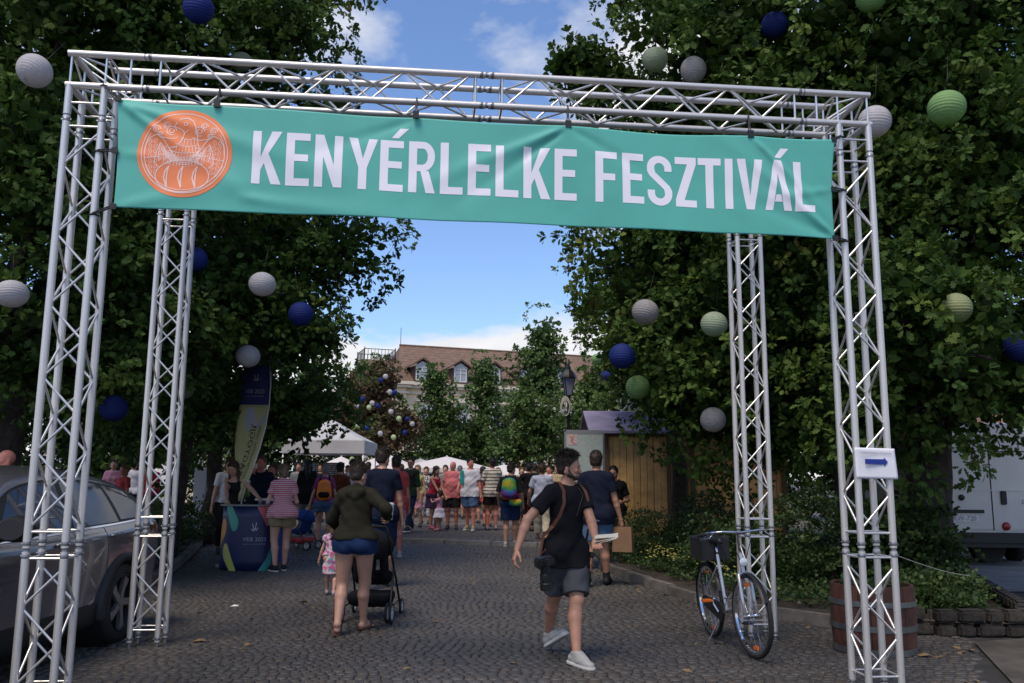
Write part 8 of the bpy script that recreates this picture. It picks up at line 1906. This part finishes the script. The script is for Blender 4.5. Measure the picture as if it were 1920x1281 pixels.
wq = p25['toW'](p25['A'][1][2]); T = thing_at('paper_bag', 'brown paper carrier bag hanging from the right hand of the large man in navy', 'bag', wq + Vector((.03, -.02, -.10)), R(-20)); M['kraft'] = mat('brown_kraft_paper', (.20, .11, .055), .8, noise=.15, nscale=6)
b = MB(); b.add([(-.13, -.06, 0), (.13, -.06, 0), (.13, .06, 0), (-.13, .06, 0), (-.14, -.075, -.34), (.14, -.075, -.34), (.14, .075, -.34), (-.14, .075, -.34)], [(0, 1, 5, 4), (1, 2, 6, 5), (2, 3, 7, 6), (3, 0, 4, 7), (4, 5, 6, 7)]); b.build('paper_walls', M['kraft'], T)
b = MB()
for s_ in (-1, 1): b.tube([(-.06, s_ * .058, -.01), (-.05, s_ * .03, .07), (0, 0, .10), (.05, s_ * .03, .07), (.06, s_ * .058, -.01)], .004, 6)
b.build('carrying_handle', M['kraft'], T)
p26 = P_('bearded man in black with a rucksack standing against the wooden stall', xw(1151, 15.95), 15.95, 168, 1.66, g=1.05, head=(-12, 6), hands=[(-.10, .12, .62), (.10, .12, .60)], top=('tee', K['black_tee'], .48, .7, .02), bottom=('trousers', K['dark_cloth'], 1.85, .01), hair=('short', 'black'), sk='tan', beard=True, h=.012, seed=32)
back_wear(p26, K['black_tee'], K['black_tee'], .30, .44, .15, .69, label='black rucksack of the man against the wooden stall')
P_('bald man with a reddish head standing behind the grey car at the left edge', xw(9, 10.3), 10.3, 140, 1.79, g=1.1, top=('tee', K['grey_cotton'], .48, .6, .016), bottom=('trousers', K['denim_dark'], 1.85), hair=('bald', 'brown'), sk='red', seed=33)
# ------------------------------------------------ the crowd further back
ex = [(835, 27, 175, 1.70, 'grey_cotton', 'denim_dark', 'short', 'dark', 'man in a grey T-shirt looking over the shoulder of the bald man'), (905, 26, 20, 1.66, 'burgundy', 'dark_cloth', 'long', 'dark', 'woman in a burgundy dress between the white and the striped T-shirts'), (690, 25, 0, 1.74, 'pale_blue', 'khaki', 'short', 'brown', 'man in pale blue far behind the olive hoodie'), (708, 29, 170, 1.70, 'rust', 'dark_cloth', 'short', 'black', 'person in rust brown between the tent pole and the navy T-shirt'), (775, 30, 10, 1.66, 'wine_red', 'cream', 'long', 'brown', 'woman in wine red far behind the man with sunglasses'), (815, 31, 185, 1.74, 'navy_tee', 'khaki', 'short', 'brown', 'man in navy far behind the purple skirt'), (948, 31, 0, 1.75, 'grey_cotton', 'denim_dark', 'short', 'grey', 'grey haired man in grey deep in the crowd behind the rainbow backpack'), (970, 23.6, 170, 1.25, 'violet_tee', 'pale_denim', 'bob', 'light_brown', 'child in violet beside the rainbow backpack'), (1060, 25, 20, 1.72, 'sand', 'dark_cloth', 'short', 'dark', 'man in sand brown just left of the map board'), (625, 29, 10, 1.75, 'white_cotton', 'denim_dark', 'short', 'brown', 'man in white far behind the orange backpack'), (560, 24, 175, 1.70, 'grey_cotton', 'dark_cloth', 'short', 'dark', 'man in grey under the left half of the white tent'), (915, 24.5, 10, 1.3, 'coral_red', 'khaki', 'bob', 'brown', 'child in red left of the striped T-shirt man'), (652, 27, 170, 1.68, 'pink_cotton', 'blue_denim', 'bob', 'brown', 'woman in pink behind the rust brown shirt'), (862, 29, 10, 1.72, 'white_cotton', 'khaki', 'short', 'grey', 'grey haired man in white deep in the crowd under the widest parasol'), (934, 28, 185, 1.66, 'coral_red', 'denim_dark', 'bob', 'blond', 'blond woman in red under the low parasol'), (978, 25.5, 190, 1.64, 'sand', 'wine_red', 'bob', 'light_brown', 'woman in sand coloured top right of the rainbow backpack'), (1002, 27, 0, 1.76, 'green_dark', 'khaki', 'short', 'dark', 'man in dark green in the crowd left of the pale blue T-shirt'), (1030, 26, 150, 1.70, 'white_cotton', 'denim_dark', 'short', 'black', 'man in white far behind the pale blue T-shirt'), (752, 27, 20, 1.72, 'royal_blue', 'dark_cloth', 'short', 'brown', 'man in royal blue far behind the coral red T-shirt'), (601, 26, 160, 1.70, 'navy_tee', 'khaki', 'short', 'dark', 'man in navy under the right half of the white tent'), (232, 19, 150, 1.62, 'coral_red', 'khaki', 'bob', 'blond', 'woman in red seen above the boot of the grey car'), (212, 21, 200, 1.68, 'pink_cotton', 'blue_denim', 'bob', 'brown', 'woman in pink seen above the rear window of the grey car'), (250, 23, 20, 1.70, 'white_cotton', 'denim_dark', 'short', 'dark', 'person in white far left, just before the rear left truss leg'), (285, 22, 170, 1.66, 'wine_red', 'dark_cloth', 'short', 'brown', 'man in wine red seen between the tubes of the rear left truss leg'), (878, 30, 0, 1.74, 'navy_tee', 'grey_denim', 'short', 'brown', 'man in navy deep in the crowd behind the white T-shirt')]
for i, (u, d, fa, H_, tc_, bc_, hk, hcl, lab) in enumerate(ex):
    P_(lab, xw(u, d), d, fa, H_, g=1.0 + .15 * random.random(), female=hk in ('bob', 'long'), top=('tee', K[tc_], .49, .6, .018), bottom=('shorts' if i % 3 else 'trousers', K[bc_], .8 if i % 3 else 1.85, .01), hair=(hk, hcl), sk=['fair', 'tan', 'red'][i % 3], h=.018, hands=[(-.15 + .06 * (i % 2), .04 + .12 * (i % 2), .48 + .1 * (i % 2)), (.16, .03, .47)], seed=40 + i)

# dry leaves and scraps on the setts
M['dry_leaf'] = mat('dry_leaf', (.20, .13, .06), .8, obj_rand=.4); r = np.random.default_rng(99); n = 150
fx = r.uniform(-4.2, 2.6, n); fy = r.uniform(6.9, 17, n); edge_ = r.random(n) < .45; fx = np.where(edge_, np.array([right_edge(q) for q in fy]) - .12 - .25 * r.random(n) ** 2, fx)
pos = np.stack([fx, fy, np.array([gz(q) for q in fy]) + .024], -1); d = r.normal(size=(n, 3)); d[:, 2] *= .12; nn = r.normal(size=(n, 3)) * .25 + np.array([0, 0, 1.])
tag(obj('fallen_leaves', leaves_mesh('fallen_leaves', pos, d, nn, .05 + .05 * r.random(n), r.random(n), 'lobed', M['dry_leaf'])), 'dry fallen leaves scattered over the cobbled street', 'leaves', kind='stuff')
for i, (u_, v_, c_, lab) in enumerate(((440, 1134, 'paper', 'pale scrap of paper on the setts left of the woman in the hoodie'), (374, 1196, 'dry_leaf', 'crumpled brown scrap on the setts right of the rear left truss leg'), (1732, 1212, 'dry_leaf', 'crumpled leaves at the foot of the low stone wall'))):
    p = at(u_, v_, 1.505 * 1644 / (v_ - 897)); T = empty('litter', (p.x, p.y, .022)); tag(T, lab, 'litter'); Fd = [(-.06, -.03, .004), (.02, -.035, .014), (.07, .0, .004), (.03, .035, .018), (-.05, .03, .006), (0, 0, .026)]
    b = MB(); b.add(Fd, [(k, (k + 1) % 5, 5) for k in range(5)]); o = b.build('scrap', M[c_], T); md = o.modifiers.new('t', 'SOLIDIFY'); md.thickness = .002
